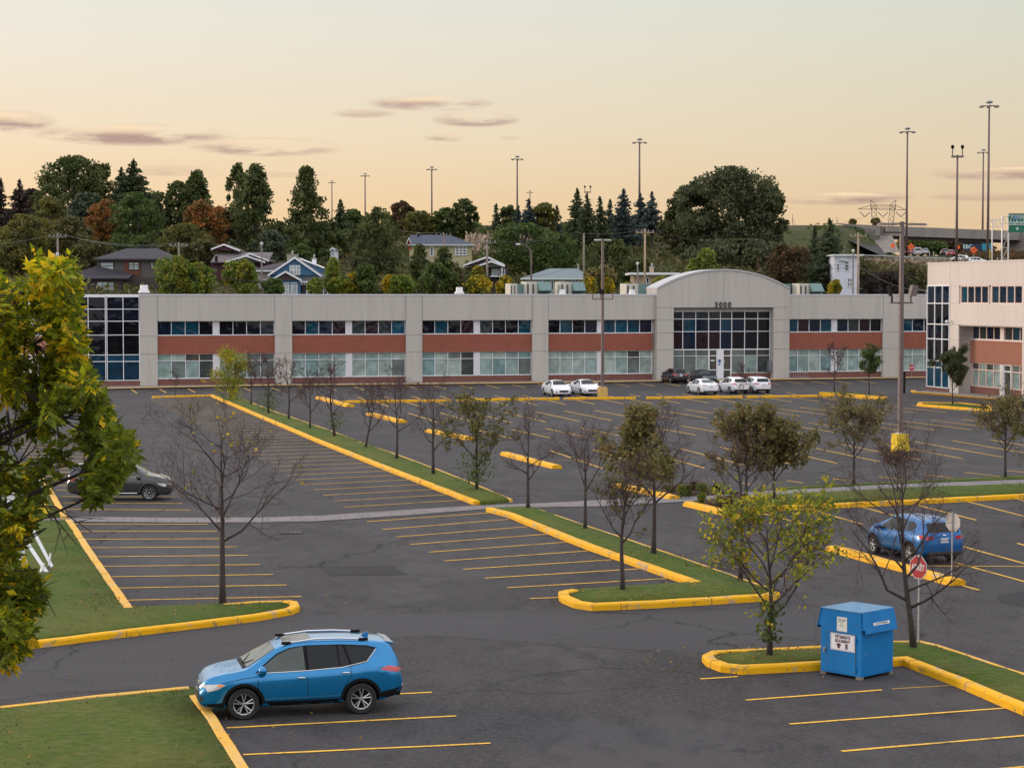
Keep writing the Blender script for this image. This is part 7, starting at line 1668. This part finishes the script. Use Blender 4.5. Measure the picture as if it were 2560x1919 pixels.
# highway surface
hw = MB(); pts = [(72,466),(84,448),(96,444),(130,440),(190,436),(190,470),(150,500),(128,560),(124,700),(108,700),(104,560),(96,500),(86,478)]
hw.add([(x, y, terr(x, y)+.10) for x, y in pts], [tuple(range(len(pts)))]); struct(hw.build('highway', M_road))
def delin(px, py, Y, label, c=M_winw):
    p = P(px, py, Y); o = MB().tube([(0,0,0),(0,0,1.1)], .07, 6).build('delineator', c); o.location = (p.x, Y, terr(p.x, Y)); tag(o, label, 'road marker', 'white delineator posts by the highway')
for i, (x, Y, lab) in enumerate(((2207,462,'left white marker post beside the bridge slope'),(2212,462,'right white marker post beside the bridge slope'),(2324,470,'white marker post right of the silver car'),(2334,470,'second white marker post right of the silver car'),(2344,520,'white marker post further off under the bridge'),(2494,440,'white marker post left of the sign gantry column'),(2547,430,'white marker post at the right edge under the green sign'),(2416,455,'yellow tipped marker post before the brown verge'))): delin(x, 640, Y, lab)
gr = tag(empty('guard_rail', (0, 0, 0)), 'steel guard rail along the near side of the highway', 'guard rail')
gp = []
for px, py, Y in ((2150,640,452),(2200,641,447),(2260,643,444),(2330,645,442),(2400,647,440),(2500,650,436),(2600,652,430)):
    p = P(px, py, Y); gp.append(Vector((p.x, Y, terr(p.x, Y)+.75)))
MB().tube(gp, .13, 5).build('rail', M_galv, gr); mb = MB()
for i in range(len(gp)-1):
    for k in range(10): q = gp[i].lerp(gp[i+1], k/10); mb.bb(q.x-.09, q.x+.09, q.y, q.y+.14, q.z-1.2, q.z+.12)
mb.build('post', M_wood, gr)
M_or = mat('orange_sign', (.95, .13, .015), .5, vary=.03, emit=((1, .12, .01), .25)) ; M_or.node_tree.nodes['Principled BSDF'].inputs['Emission Strength'].default_value = 0
def diamond(px, py, Y, s, label, marks=3):
    p = P(px, py, Y); gz = terr(p.x, Y); root = tag(empty('road_work_sign', (p.x, Y, gz)), label, 'road sign', 'orange diamond road work signs'); z = p.z-gz
    MB().ext([(0,-.03,z-s),(s,-.03,z),(0,-.03,z+s),(-s,-.03,z)], (0,.05,0)).build('panel', M_or, root); MB().bb(-.05, .05, .03, .1, 0, z).build('post', M_galv, root)
    mk = MB()
    for k in range(marks): x = (k-1)*.30*s; mk.ext([(x-.12*s,-.05,z-.32*s),(x-.02*s,-.05,z-.32*s),(x+.18*s,-.05,z+.28*s),(x-.10*s,-.05,z+.28*s),(x-.10*s,-.05,z+.20*s),(x+.05*s,-.05,z+.20*s)], (0,.015,0))
    if marks: mk.build('marks', M_num, root)
diamond(2232, 614, 470, .66, 'plain small orange diamond sign on the bridge slope', 0); diamond(2277.4, 616.5, 468, .82, 'orange diamond sign with black marks right of the tall mast')
diamond(2394.6, 618, 475, .62, 'orange diamond sign half hidden by the twin headed pole', 0); diamond(2434.5, 625, 440, .82, 'orange diamond sign with black marks on the brown verge')
# chevron marker
p = P(2474, 633, 425); t = tag(empty('chevron_board', (p.x, p.y, terr(p.x, p.y))), 'narrow yellow and black striped board beside the tallest mast', 'road sign'); z = p.z-terr(p.x, p.y)
MB().bb(-.20, .20, -.03, .03, z-.9, z+.9).build('panel', mat('yellow_board', (.75,.55,.02), .5), t); mb = MB()
for k in range(4): q = z-.8+.45*k; mb.ext([(-.19,-.045,q),(.19,-.045,q+.25),(.19,-.045,q+.42),(-.19,-.045,q+.17)], (0,.01,0))
mb.build('stripe', M_num, t); MB().bb(-.04, .04, .035, .1, 0, z+.5).build('post', M_galv, t)
# overhead sign gantry
gz = terr(P(2505, 640, 425).x, 425); t = tag(empty('sign_gantry', (0, 425, gz)), 'lattice steel gantry carrying the green highway sign', 'gantry')
X_ = lambda px: P(px, 600, 425).x; Z_ = lambda py: P(2500, py, 425).z-gz
for xa in (2480.5, 2505, 2521): MB().tube([(X_(xa), 0, 0), (X_(xa), 0, Z_(539 if xa > 2490 else 548))], .15 if xa > 2490 else .13, 8).build('column', M_alu, t)
mb = MB()
for za, zb_, x0, x1 in ((549, 566, 2471, 2504), (541, 558, 2505, 2523)):
    for z in (za, zb_): mb.tube([(X_(x0), 0, Z_(z)), (X_(x1), 0, Z_(z))], .07, 5)
    k = 6 if x1-x0 > 25 else 4
    for i in range(k): xa, xb = x0+(x1-x0)*i/k, x0+(x1-x0)*(i+1)/k; mb.tube([(X_(xa), 0, Z_(za if i % 2 else zb_)), (X_(xb), 0, Z_(zb_ if i % 2 else za))], .045, 4)
for z in (539, 562):
    mb.tube([(X_(2521), -.35, Z_(z)), (X_(2640), -.35, Z_(z))], .07, 5)
for i in range(14): xa, xb = 2521+8*i, 2529+8*i; mb.tube([(X_(xa), -.35, Z_(539 if i % 2 else 562)), (X_(xb), -.35, Z_(562 if i % 2 else 539))], .05, 4)
mb.build('truss', M_alu, t); mb = MB()
for z0_, z1_ in ((592, 575), (619, 592), (646, 619)): mb.tube([(X_(2507), 0, Z_(z0_)), (X_(2520), 0, Z_(z1_))], .05, 4); mb.tube([(X_(2507), 0, Z_(z0_)), (X_(2520), 0, Z_(z0_))], .05, 4)
mb.build('lattice', M_alu, t)
M_sgn = mat('green_sign', (.0, .125, .07), .5, vary=.04); M_sw = mat('sign_white', (.55, .70, .66), .5, vary=.02)
sgp = P(2523.5, 557, 424); t = tag(empty('highway_sign', (sgp.x, 424.7, sgp.z)), 'green overhead highway sign with white lettering at the right edge', 'road sign')
W_ = 9.0; mb = MB(); mb.bb(0, W_, -.05, .05, -.42, 2.0); mb.bb(0, W_, -.05, .05, -2.0, -.46); mb.build('panel', M_sgn, t)
text_mesh('EST', .62, M_sw, t, (2.35, -.065, 1.12), (pi/2,0,0), 'lettering', .01, 'LEFT', bold=.01); text_mesh('Ste-Anne', .85, M_sw, t, (.25, -.065, .12), (pi/2,0,0), 'lettering', .01, 'LEFT', bold=.01)
mb = MB(); mb.ext([(1.15,-.07,1.45),(1.8,-.07,1.45),(1.8,-.07,1.0),(1.475,-.07,.75),(1.15,-.07,1.0)], (0,.01,0)); mb.build('route_shield', mat('shield_blue', (.12,.25,.45), .5), t)
mb = MB(); mb.ext([(1.75,-.07,-.85),(1.95,-.07,-.85),(1.95,-.07,-1.2),(2.3,-.07,-1.1),(1.85,-.07,-1.55),(1.4,-.07,-1.1),(1.75,-.07,-1.2)], (0,.01,0)); mb.build('arrow', M_sw, t)
# site hoarding beyond the bridge
p = P(2430, 617, 560); t = tag(empty('hoarding', (p.x, 560, 18.9)), 'dark blue site hoarding with white letters under the bridge', 'hoarding'); z = p.z-18.9
MB().bb(-2.6, 2.8, -.1, .1, 0, z+.9).build('panel', mat('navy_board', (.012,.025,.065), .6), t); MB().bb(2.81, 5.6, -.1, .1, 0, z+.9).build('panel', mat('sky_blue_board', (.02,.28,.42), .6), t); text_mesh('EBC', 1.5, M_sw, t, (-1.2, -.12, z), (pi/2,0,0), 'lettering', .01, bold=.03)
# transmission pylon far off
Yp = 1400; c = P(2204, 560, Yp); t = tag(empty('transmission_pylon', (c.x, Yp, terr(c.x, Yp))), 'lattice transmission pylon on the horizon left of the right lamp post', 'pylon'); g0 = terr(c.x, Yp)
X_ = lambda px: P(px, 560, Yp).x-c.x; Z_ = lambda py: P(2204, py, Yp).z-g0; mb = MB(); R_ = .20
def seg(x0, y0, x1, y1, rr=R_): mb.tube([(X_(x0), 0, Z_(y0)), (X_(x1), 0, Z_(y1))], rr, 4)
for (a, b, c_, d, e) in ((2177,2190,2176,2183,2190),(2238,2225,2240,2231,2224)):
    seg(a, 512, 2182 if a < 2200 else 2231, 575); seg(b, 512, 2192 if a < 2200 else 2220, 575)
    for k in range(5): y0, y1 = 512+12*k, 524+12*k; seg(a+(.8*k if a < 2200 else -1*k), y0, b, y1, .12); seg(b, y0, a+(.8*k if a < 2200 else -1*k), y1, .12)
seg(2176,500,2190,512); seg(2176,500,2177,523); seg(2239,500,2225,513); seg(2239,500,2238,523); seg(2177,513,2238,513); seg(2144.6,522.5,2264,524.5); seg(2144.6,522.5,2177,513); seg(2264,524.5,2238,513)
for k in range(10): x = 2177+6.1*k; seg(x, 513, x+3, 523.4, .1); seg(x+3, 523.4, x+6.1, 513, .1)
mb.build('lattice', mat('pylon_steel', (.13,.10,.10), .7), t); mb = MB()
for x0 in (2150, 2195, 2240): seg(x0, 530, x0+12, 542, .30); seg(x0+12, 542, x0+24, 531, .30)
mb.build('insulator', mat('insulator', (.16,.13,.12), .6), t)
for k, y in enumerate((543, 542)): wire(P(2206+k*45, y, Yp), P(2640, 600+k*8, 900), 6, 'faint transmission line %s the pylon to the right' % ('from the middle of' if k == 0 else 'from the right arm of'), .07)
wire(P(2162, 542, Yp), P(1700, 560, 900), 6, 'faint transmission line from the left arm of the pylon', .07)
for px, tp_, lab in ((1981.5, 536, 'left thin guyed post on the embankment crest'), (2092.4, 543, 'right thin guyed post on the embankment crest')):
    a = P(px, tp_, 486); gz = terr(a.x, 486); t = tag(empty('guyed_post', (a.x, 486, gz)), lab, 'post', 'thin posts on the embankment crest'); hh = a.z-gz
    MB().tube([(0,0,0),(0,0,hh)], .07, 5).build('post', M_bronze, t); MB().tube([(0,0,hh*.65),(.9,0,0)], .04, 4).build('brace', M_bronze, t)
# warning sign and cobra lamp at the highway edge above the white house
p = P(2110, 621, 440); t = tag(empty('road_work_sign', (p.x, 440, terr(p.x, 440))), 'folded orange and white warning sign above the white house roof', 'road sign'); z = p.z-terr(p.x, 440)
MB().ext([(-.5,0,z-.4),(.1,0,z-.4),(.0,0,z+.55),(-.15,0,z+.5)], (0,.06,0)).build('orange_panel', M_or, t); MB().ext([(.1,0,z-.4),(.45,0,z-.2),(.02,0,z+.5)], (0,.06,0)).build('white_panel', M_winw, t); MB().bb(-.04,.04,.07,.12,0,z).build('post', M_galv, t)

# ------------------------------------------------------------------ uncountable growth on the slopes
def scatter(name, label, n, area, size, pal, elong=1.5, up=None, zlift=.5, cat='undergrowth', cond=None, clump=None):
    C = []; S_ = []
    k = 0
    while len(C) < n and k < n*6:
        k += 1; px = rng.uniform(area[0], area[1]); Y = rng.uniform(area[2], area[3]); x = (px-CX)/F*Y
        if cond and not cond(px, Y): continue
        if clump and sin(x*.55+1.3*sin(Y*.3))+sin(Y*.41+x*.2) < clump: continue
        C.append((x, Y, terr(x, Y)+abs(rng.normal())*zlift)); S_.append(int((sin(x*.21)+sin(Y*.17+x*.05)+rng.normal()*.5) > 0)+(rng.random() < .2))
    C = np.array(C); U = None if up is None else np.tile(np.array([0, 0, 1.]), (len(C), 1))
    o = leaf_mesh(C, size, PAL[pal], np.clip(S_, 0, len(PAL[pal])-1), name, None, elong, U); return tag(o, label, cat, kind='stuff')
PAL['reed'] = [mat('reed_plume_%d' % i, c, .9, vary=.2) for i, c in enumerate(((.36,.27,.20), (.27,.22,.15), (.42,.33,.26)))]
scatter('undergrowth', 'low green and olive undergrowth covering the hillside', 26000, (-60, 2080, 285, 452), .75, 'oliveb', zlift=.7, clump=-.2, cond=lambda px, Y: px < 1900 or Y < 405)
scatter('undergrowth', 'green brush scattered over the hillside', 16000, (900, 2210, 300, 474), .7, 'green', zlift=.35, clump=.6, cond=lambda px, Y: px < 1900 or rng.random() < .35)
scatter('undergrowth', 'dense brown and olive scrub on the bank below the highway', 15000, (2140, 2420, 262, 424), .8, 'oliveb', zlift=.9)
scatter('undergrowth', 'rust and brown scrub mixed into the bank below the highway', 5000, (2140, 2420, 262, 424), .7, 'brown', zlift=.9, clump=.4)
scatter('tall_grass', 'pale plumed tall grass along the highway edge', 7000, (2130, 2420, 424, 437), .38, 'reed', 3.0, True, .5, 'tall grass')
scatter('tall_grass', 'pale plumed tall grass above the white house', 3500, (2090, 2215, 416, 432), .42, 'reed', 3.0, True, .5, 'tall grass')
scatter('tall_grass', 'pale plumed tall grass on the bank right of the cream house', 4200, (1165, 1330, 385, 425), .5, 'reed', 3.0, True, .8, 'tall grass')
scatter('tall_grass', 'dry brown grass on the verge right of the road', 6000, (2400, 2640, 446, 520), .5, 'brown', 3.0, True, .4, 'tall grass')

# ------------------------------------------------------------------ clothes bin
bl, bc, brr = G(2051.9,1683.3), G(2153,1700.8), G(2228,1683.3)
ux = (bc-bl); wx_ = ux.length; ang = atan2(ux.y, ux.x)
M_bin = layered('bin_blue_paint', (.003,.155,.42), [(2, 6, .5, .68, (.006,.18,.46), .7, S1), (5, 8, .62, .67, (.09,.20,.33), .6, S1), (1.1, 6, .5, .66, (.002,.12,.34), .6, (1,1,.3)), (9, 8, .66, .69, (.10,.05,.03), .7, S1)], rough=.5, bump=.15, bscale=6)
M_bintop = layered('bin_top_paint', (.10,.25,.42), [(3, 6, .4, .65, (.16,.31,.47), .8, S1), (6, 6, .5, .65, (.04,.17,.35), .6, S1)], rough=.45)
bn = tag(empty('clothes_bin', (bl.x, bl.y, 0.012), ang), 'bright blue metal clothes donation bin with sloping hoods', 'donation bin')
W1, D1, HB, ZH, ZTp = wx_, 1.30, .07, 1.17, 1.66; ins = .10; ov = .125
MB().bb(0, W1, 0, D1, HB, ZH).build('body', M_bin, bn)
MB().ext([(0,0,ZH+.001),(W1,0,ZH+.001),(W1-ins*.2,0,ZTp),(ins*.2,0,ZTp)], (0,D1,0)).build('upper_body', M_bin, bn)
MB().ext([(-.01,-.02,ZTp+.001),(W1+.01,-.02,ZTp+.001),(W1+.01,-.02,ZTp+.015),(-.01,-.02,ZTp+.015)], (0,D1+.04,0)).build('lid', M_bintop, bn)
for sg, x in ((1, W1), (-1, 0)):
    o = MB(); o.ext([(x-.0*sg, .0, ZTp), (x+ov*sg, .0, ZH-.02), (x+ov*sg+.012*sg, .0, ZH-.02), (x+.012*sg, .0, ZTp)], (0, D1, 0)); o = o.build('hood', M_bin, bn)
    fl = MB(); fl.ext([(x, .012, ZTp-.01), (x+(ov-.03)*sg, .012, ZH+.06), (x, .012, ZH+.06)], (0, .012, 0)); fl.build('hood_cheek', M_bin, o)
dr = MB(); x0, x1, z0, z1 = .16*W1, .86*W1, .12, 1.10
dr.bb(x0, x1, -.012, -.001, z0, z1); dr = dr.build('door', M_bin, bn); sm = MB()
for a in (x0, x1): sm.bb(a-.004, a+.004, -.016, -.001, z0, z1)
sm.bb(x0, x1, -.0165, -.001, z1-.004, z1+.004); sm.build('door_gap', M_joint, dr); hg = MB()
for z in (.22, .95): hg.tube([(x1+.01, -.02, z-.06), (x1+.01, -.02, z+.06)], .014, 8)
hg.build('hinge', M_bin, dr); MB().bb(.075*W1, .125*W1, -.03, -.001, .60, .68).tube([(.10*W1,-.04,.55),(.10*W1,-.04,.66)], .015, 6).build('padlock', M_galv, dr)
def sign_panel(parent, x0, x1, z0, z1, y, m, nm, border=None):
    o = MB().bb(x0, x1, y-.004, y, z0, z1).build(nm, m, parent)
    if border:
        b = MB(); t_ = .006; i = .02
        for a in (x0+i, x1-i): b.bb(a-t_/2, a+t_/2, y-.006, y-.0045, z0+i, z1-i)
        for a in (z0+i, z1-i): b.bb(x0+i, x1-i, y-.0062, y-.0046, a-t_/2, a+t_/2)
        b.build('border', border, o)
    return o
M_sticker = mat('white_sticker', (.68,.68,.70), .5, vary=.03); M_dkred = mat('dark_maroon_ink', (.06,.012,.03), .6)
sx0, sx1, sz0, sz1 = .25*W1, .85*W1, .66, 1.08
sp = sign_panel(bn, sx0, sx1, sz0, sz1, -.016, M_sticker, 'clothing_sign', M_dkred)
scx = (sx0+sx1)/2
text_mesh('VÊTEMENTS', .105, M_dkred, sp, (scx, -.023, sz1-.085), (pi/2,0,0), 'lettering', .001, bold=.004, sx=.78, space=1.1); text_mesh('SEULEMENT', .105, M_dkred, sp, (scx, -.023, sz1-.185), (pi/2,0,0), 'lettering', .001, bold=.004, sx=.78, space=1.1)
sh = MB(); cx_, cz = scx-.12, sz0+.115; k = .075
sh.ext([(cx_-.5*k,-.022,cz-.8*k),(cx_+.5*k,-.022,cz-.8*k),(cx_+.5*k,-.022,cz+.1*k),(cx_+.85*k,-.022,cz-.05*k),(cx_+1.0*k,-.022,cz+.4*k),(cx_+.45*k,-.022,cz+.85*k),(cx_-.45*k,-.022,cz+.85*k),(cx_-1.0*k,-.022,cz+.4*k),(cx_-.85*k,-.022,cz-.05*k),(cx_-.5*k,-.022,cz+.1*k)], (0,.002,0)).build('shirt_icon', M_dkred, sp)
sh = MB(); cx_ = scx+.12; sh.ext([(cx_-.5*k,-.022,cz+.85*k),(cx_+.5*k,-.022,cz+.85*k),(cx_+.5*k,-.022,cz-.9*k),(cx_+.08*k,-.022,cz-.9*k),(cx_+.04*k,-.022,cz+.3*k),(cx_-.04*k,-.022,cz+.3*k),(cx_-.08*k,-.022,cz-.9*k),(cx_-.5*k,-.022,cz-.9*k)], (0,.002,0)).build('trousers_icon', M_dkred, sp)
ps = sign_panel(bn, .40*W1, .65*W1, 1.14, 1.50, -.006, M_paper, 'paper_poster'); pcx = .525*W1
for i_, (tx, sz_) in enumerate((('COLLECTE DE VÊTEMENTS', .030), ('RESPECT DE L\'ENVIR.', .028))): text_mesh(tx, sz_, M_num, ps, (pcx, -.0125, 1.43-.04*i_), (pi/2,0,0), 'lettering', .0008, sx=.72)
M_recy = mat('recycle_green', (.06,.30,.10), .6); rc = MB()
for k in range(3):
    a = pi/2+k*2*pi/3; pts = [(pcx+cos(a+d)*q, -.012, 1.30+sin(a+d)*q) for d, q in ((-.75,.055),(.35,.055),(.62,.046),(.35,.030),(-.75,.034))]; rc.ext(pts, (0,.0015,0))
rc.build('recycling_emblem', M_recy, ps); text_mesh('MERCI DE VOTRE DON', .02, M_num, ps, (pcx, -.0125, 1.175), (pi/2,0,0), 'lettering', .0008, sx=.8) if False else None
# strip sticker on the right hood
sl = atan2(ZTp-(ZH-.02), ov); hx0 = W1+ov*.62+.014; hz0 = ZTp-(ZTp-ZH)*.62
st = empty('sticker_strip', (hx0, D1*.53, hz0), 0); st.parent = bn; st.rotation_euler = (pi/2-(pi/2-sl), 0, pi/2)
o = MB().add([(-.33,-.035,.001),(.33,-.035,.001),(.33,.035,.001),(-.33,.035,.001)], [(0,1,2,3)]).build('strip', M_sticker, st)
text_mesh('COLLECTE DE VÊTEMENTS', .052, M_num, st, (0, 0, .003), (0,0,0), 'lettering', .0005, sx=.80, bold=.001)
bk = MB()
for (x, y) in ((.06,.06),(W1-.08,.05),(W1-.06,D1-.08),(.08,D1-.08)): bk.box((x, y, .03), (.16, .12, .07))
bk.build('wooden_block', M_wood, bn)

# ------------------------------------------------------------------ signs in the lot
M_red = mat('stop_red', (.42,.006,.02), .45, vary=.05); M_sback = mat('sign_back', (.50,.46,.43), .5, .1, vary=.05)
def stop_sign(base, cy, wdt, nrm_ang, label, z0=.0, face=True):
    b = G(base[0], base[1], z0); zc = P(base[0], cy, b.y).z-z0; root = tag(empty('stop_sign', (b.x, b.y, z0), nrm_ang), label, 'stop sign', 'octagonal stop signs')
    R_ = wdt/2/cos(pi/8)
    oc = [(R_*cos(pi/8+k*pi/4), -.03, zc+R_*sin(pi/8+k*pi/4)) for k in range(8)]
    MB().ext(oc, (0,.006,0)).build('panel', M_sback, root)
    oc1 = [(R_*.985*cos(pi/8+k*pi/4), -.034, zc+R_*.985*sin(pi/8+k*pi/4)) for k in range(8)]; MB().ext(oc1, (0,.003,0)).build('white_border', M_winw, root)
    oc2 = [(R_*.93*cos(pi/8+k*pi/4), -.038, zc+R_*.93*sin(pi/8+k*pi/4)) for k in range(8)]; MB().ext(oc2, (0,.003,0)).build('face', M_red, root)
    text_mesh('ARRÊT', wdt*.36, M_winw, root, (0, -.042, zc-.01), (pi/2,0,0), 'lettering', .002, sx=.72, bold=.006)
    MB().bb(-.018, .018, -.018, .018, 0, zc+wdt*.5+.05).build('post', M_galv, root); return root
stop_sign((2296,1604), 1417, .62, radians(-56), 'red stop sign facing left, beside the dark bare tree and clothes bin', .15)
stop_sign((2379.5,1440), 1305, .60, radians(180-52), 'stop sign seen from its pale back, right of the blue hatchback', .2)
stop_sign((2279,943.5), 918.6, .72, radians(5), 'small distant stop sign on the sidewalk before the office', .12)
def cone_sign(px, basey, topy, label):
    b = G(px, basey, .12); t = tag(empty('parking_sign', b, TH), label, 'sign', 'parking signs on yellow bases'); hh = P(px, topy, b.y).z-.12
    MB().box((0,0,.25), (.55,.55,.5), top=(.25,.25)).build('concrete_base', M_ybase2, t); MB().bb(-.03,.03,-.03,.03,.5,hh).build('post', M_galv, t)
    p = MB().bb(-.22,.22,-.06,-.035,hh-.75,hh).build('panel', M_winw, t); MB().lathe([(.01,0),(.12,0),(.12,.004),(.01,.004)], (0,-.066,hh-.25), 14, 'y').build('symbol', M_num, p); MB().bb(-.13,.13,-.067,-.061,hh-.62,hh-.52).build('symbol_bar', M_recy, p)
cone_sign(2009.8, 942.5, 908, 'small white parking sign on a yellow cone base, right of the arch'); cone_sign(1895, 944, 909, 'small white parking sign on a yellow base before the entrance windows')
b = G(1983, 945, .12); t = tag(empty('bike_rack', b, TH), 'low steel bicycle rack of looped bars beside the parking sign', 'bike rack')
for k in range(6):
    x = -1.5+.6*k; MB().tube([(x,0,0),(x-.05,0,.55),(x+.12,0,.72),(x+.3,0,.55),(x+.3,0,0)], .03, 6).build('loop', M_galv, t)
MB().tube([(-1.7,0,.05),(1.9,0,.05)], .03, 6).build('rail', M_galv, t)
# utility cabinet on yellow base, left lawn
b = G(96, 1286, .1); t = tag(empty('utility_cabinet', b, .1), 'pale green utility cabinet on a bright yellow base in the left lawn', 'cabinet')
MB().box((0,0,.22), (.85,.6,.44), top=(.75,.5)).build('base', mat('bright_yellow_plastic', (.70,.50,.01), .5), t); MB().box((-.05,0,.95), (.40,.35,1.05)).build('cabinet', mat('pale_green_metal', (.22,.38,.36), .5, vary=.06), t); MB().bb(-.05,-.04,-.19,-.175,.5,1.4).build('door_seam', M_joint, t)
# large timber framed sign whose props stick out of the near foliage
b = G(50, 1425, .1); t = tag(empty('timber_sign', b, radians(8)), 'white sign on posts with long white timber props, half hidden by the near leaves', 'sign')
sc_ = b.y/F; dx = lambda px: (px-50)*sc_; dz = lambda py: (1425-py)*sc_
MB().bb(dx(-150), dx(40), .0, .06, dz(1385), dz(1225)).build('panel', M_winw, t)
for x in (-140, 58): MB().bb(dx(x)-.05, dx(x)+.05, .07, .17, 0, dz(1235)).build('post', M_white, t)
def beam(x0, y0, x1, y1, ya, yb, wd, m=M_white): MB().tube([(dx(x0), ya, dz(y0)), (dx(x1), yb, dz(y1))], wd, 4).build('prop', m, t)
beam(74, 1309, 133, 1412, .1, -.6, .075); beam(46, 1322, 124, 1426, .1, -.9, .085); beam(129, 1378, 124, 1414, -.55, -.6, .035); beam(114, 1400, 103, 1436, -.8, -.95, .05); beam(58, 1385, 42, 1433, .1, -.5, .05); beam(60, 1388, 73, 1414, .1, -.3, .03); beam(124, 1408, 125, 1434, -.6, -.6, .045, M_wood)
# cars glimpsed far left behind leaves are left out; low wall cap of fence above white bank at right
fn = tag(empty('chain_fence', (0,0,0)), 'thin chain link fence on the bank above the office roof at the right', 'fence'); pp = []
for px, py in ((2290,722),(2315,726),(2340,730)): q = P(px, py, 264); pp.append(q)
MB().tube(pp, .03, 4).build('top_rail', M_galv, fn); mb = MB()
for q in pp: mb.tube([q, (q.x, q.y, q.z-1.6)], .03, 4)
mb.build('post', M_galv, fn)
for i, (px, py) in enumerate(((2350,722),)): pass
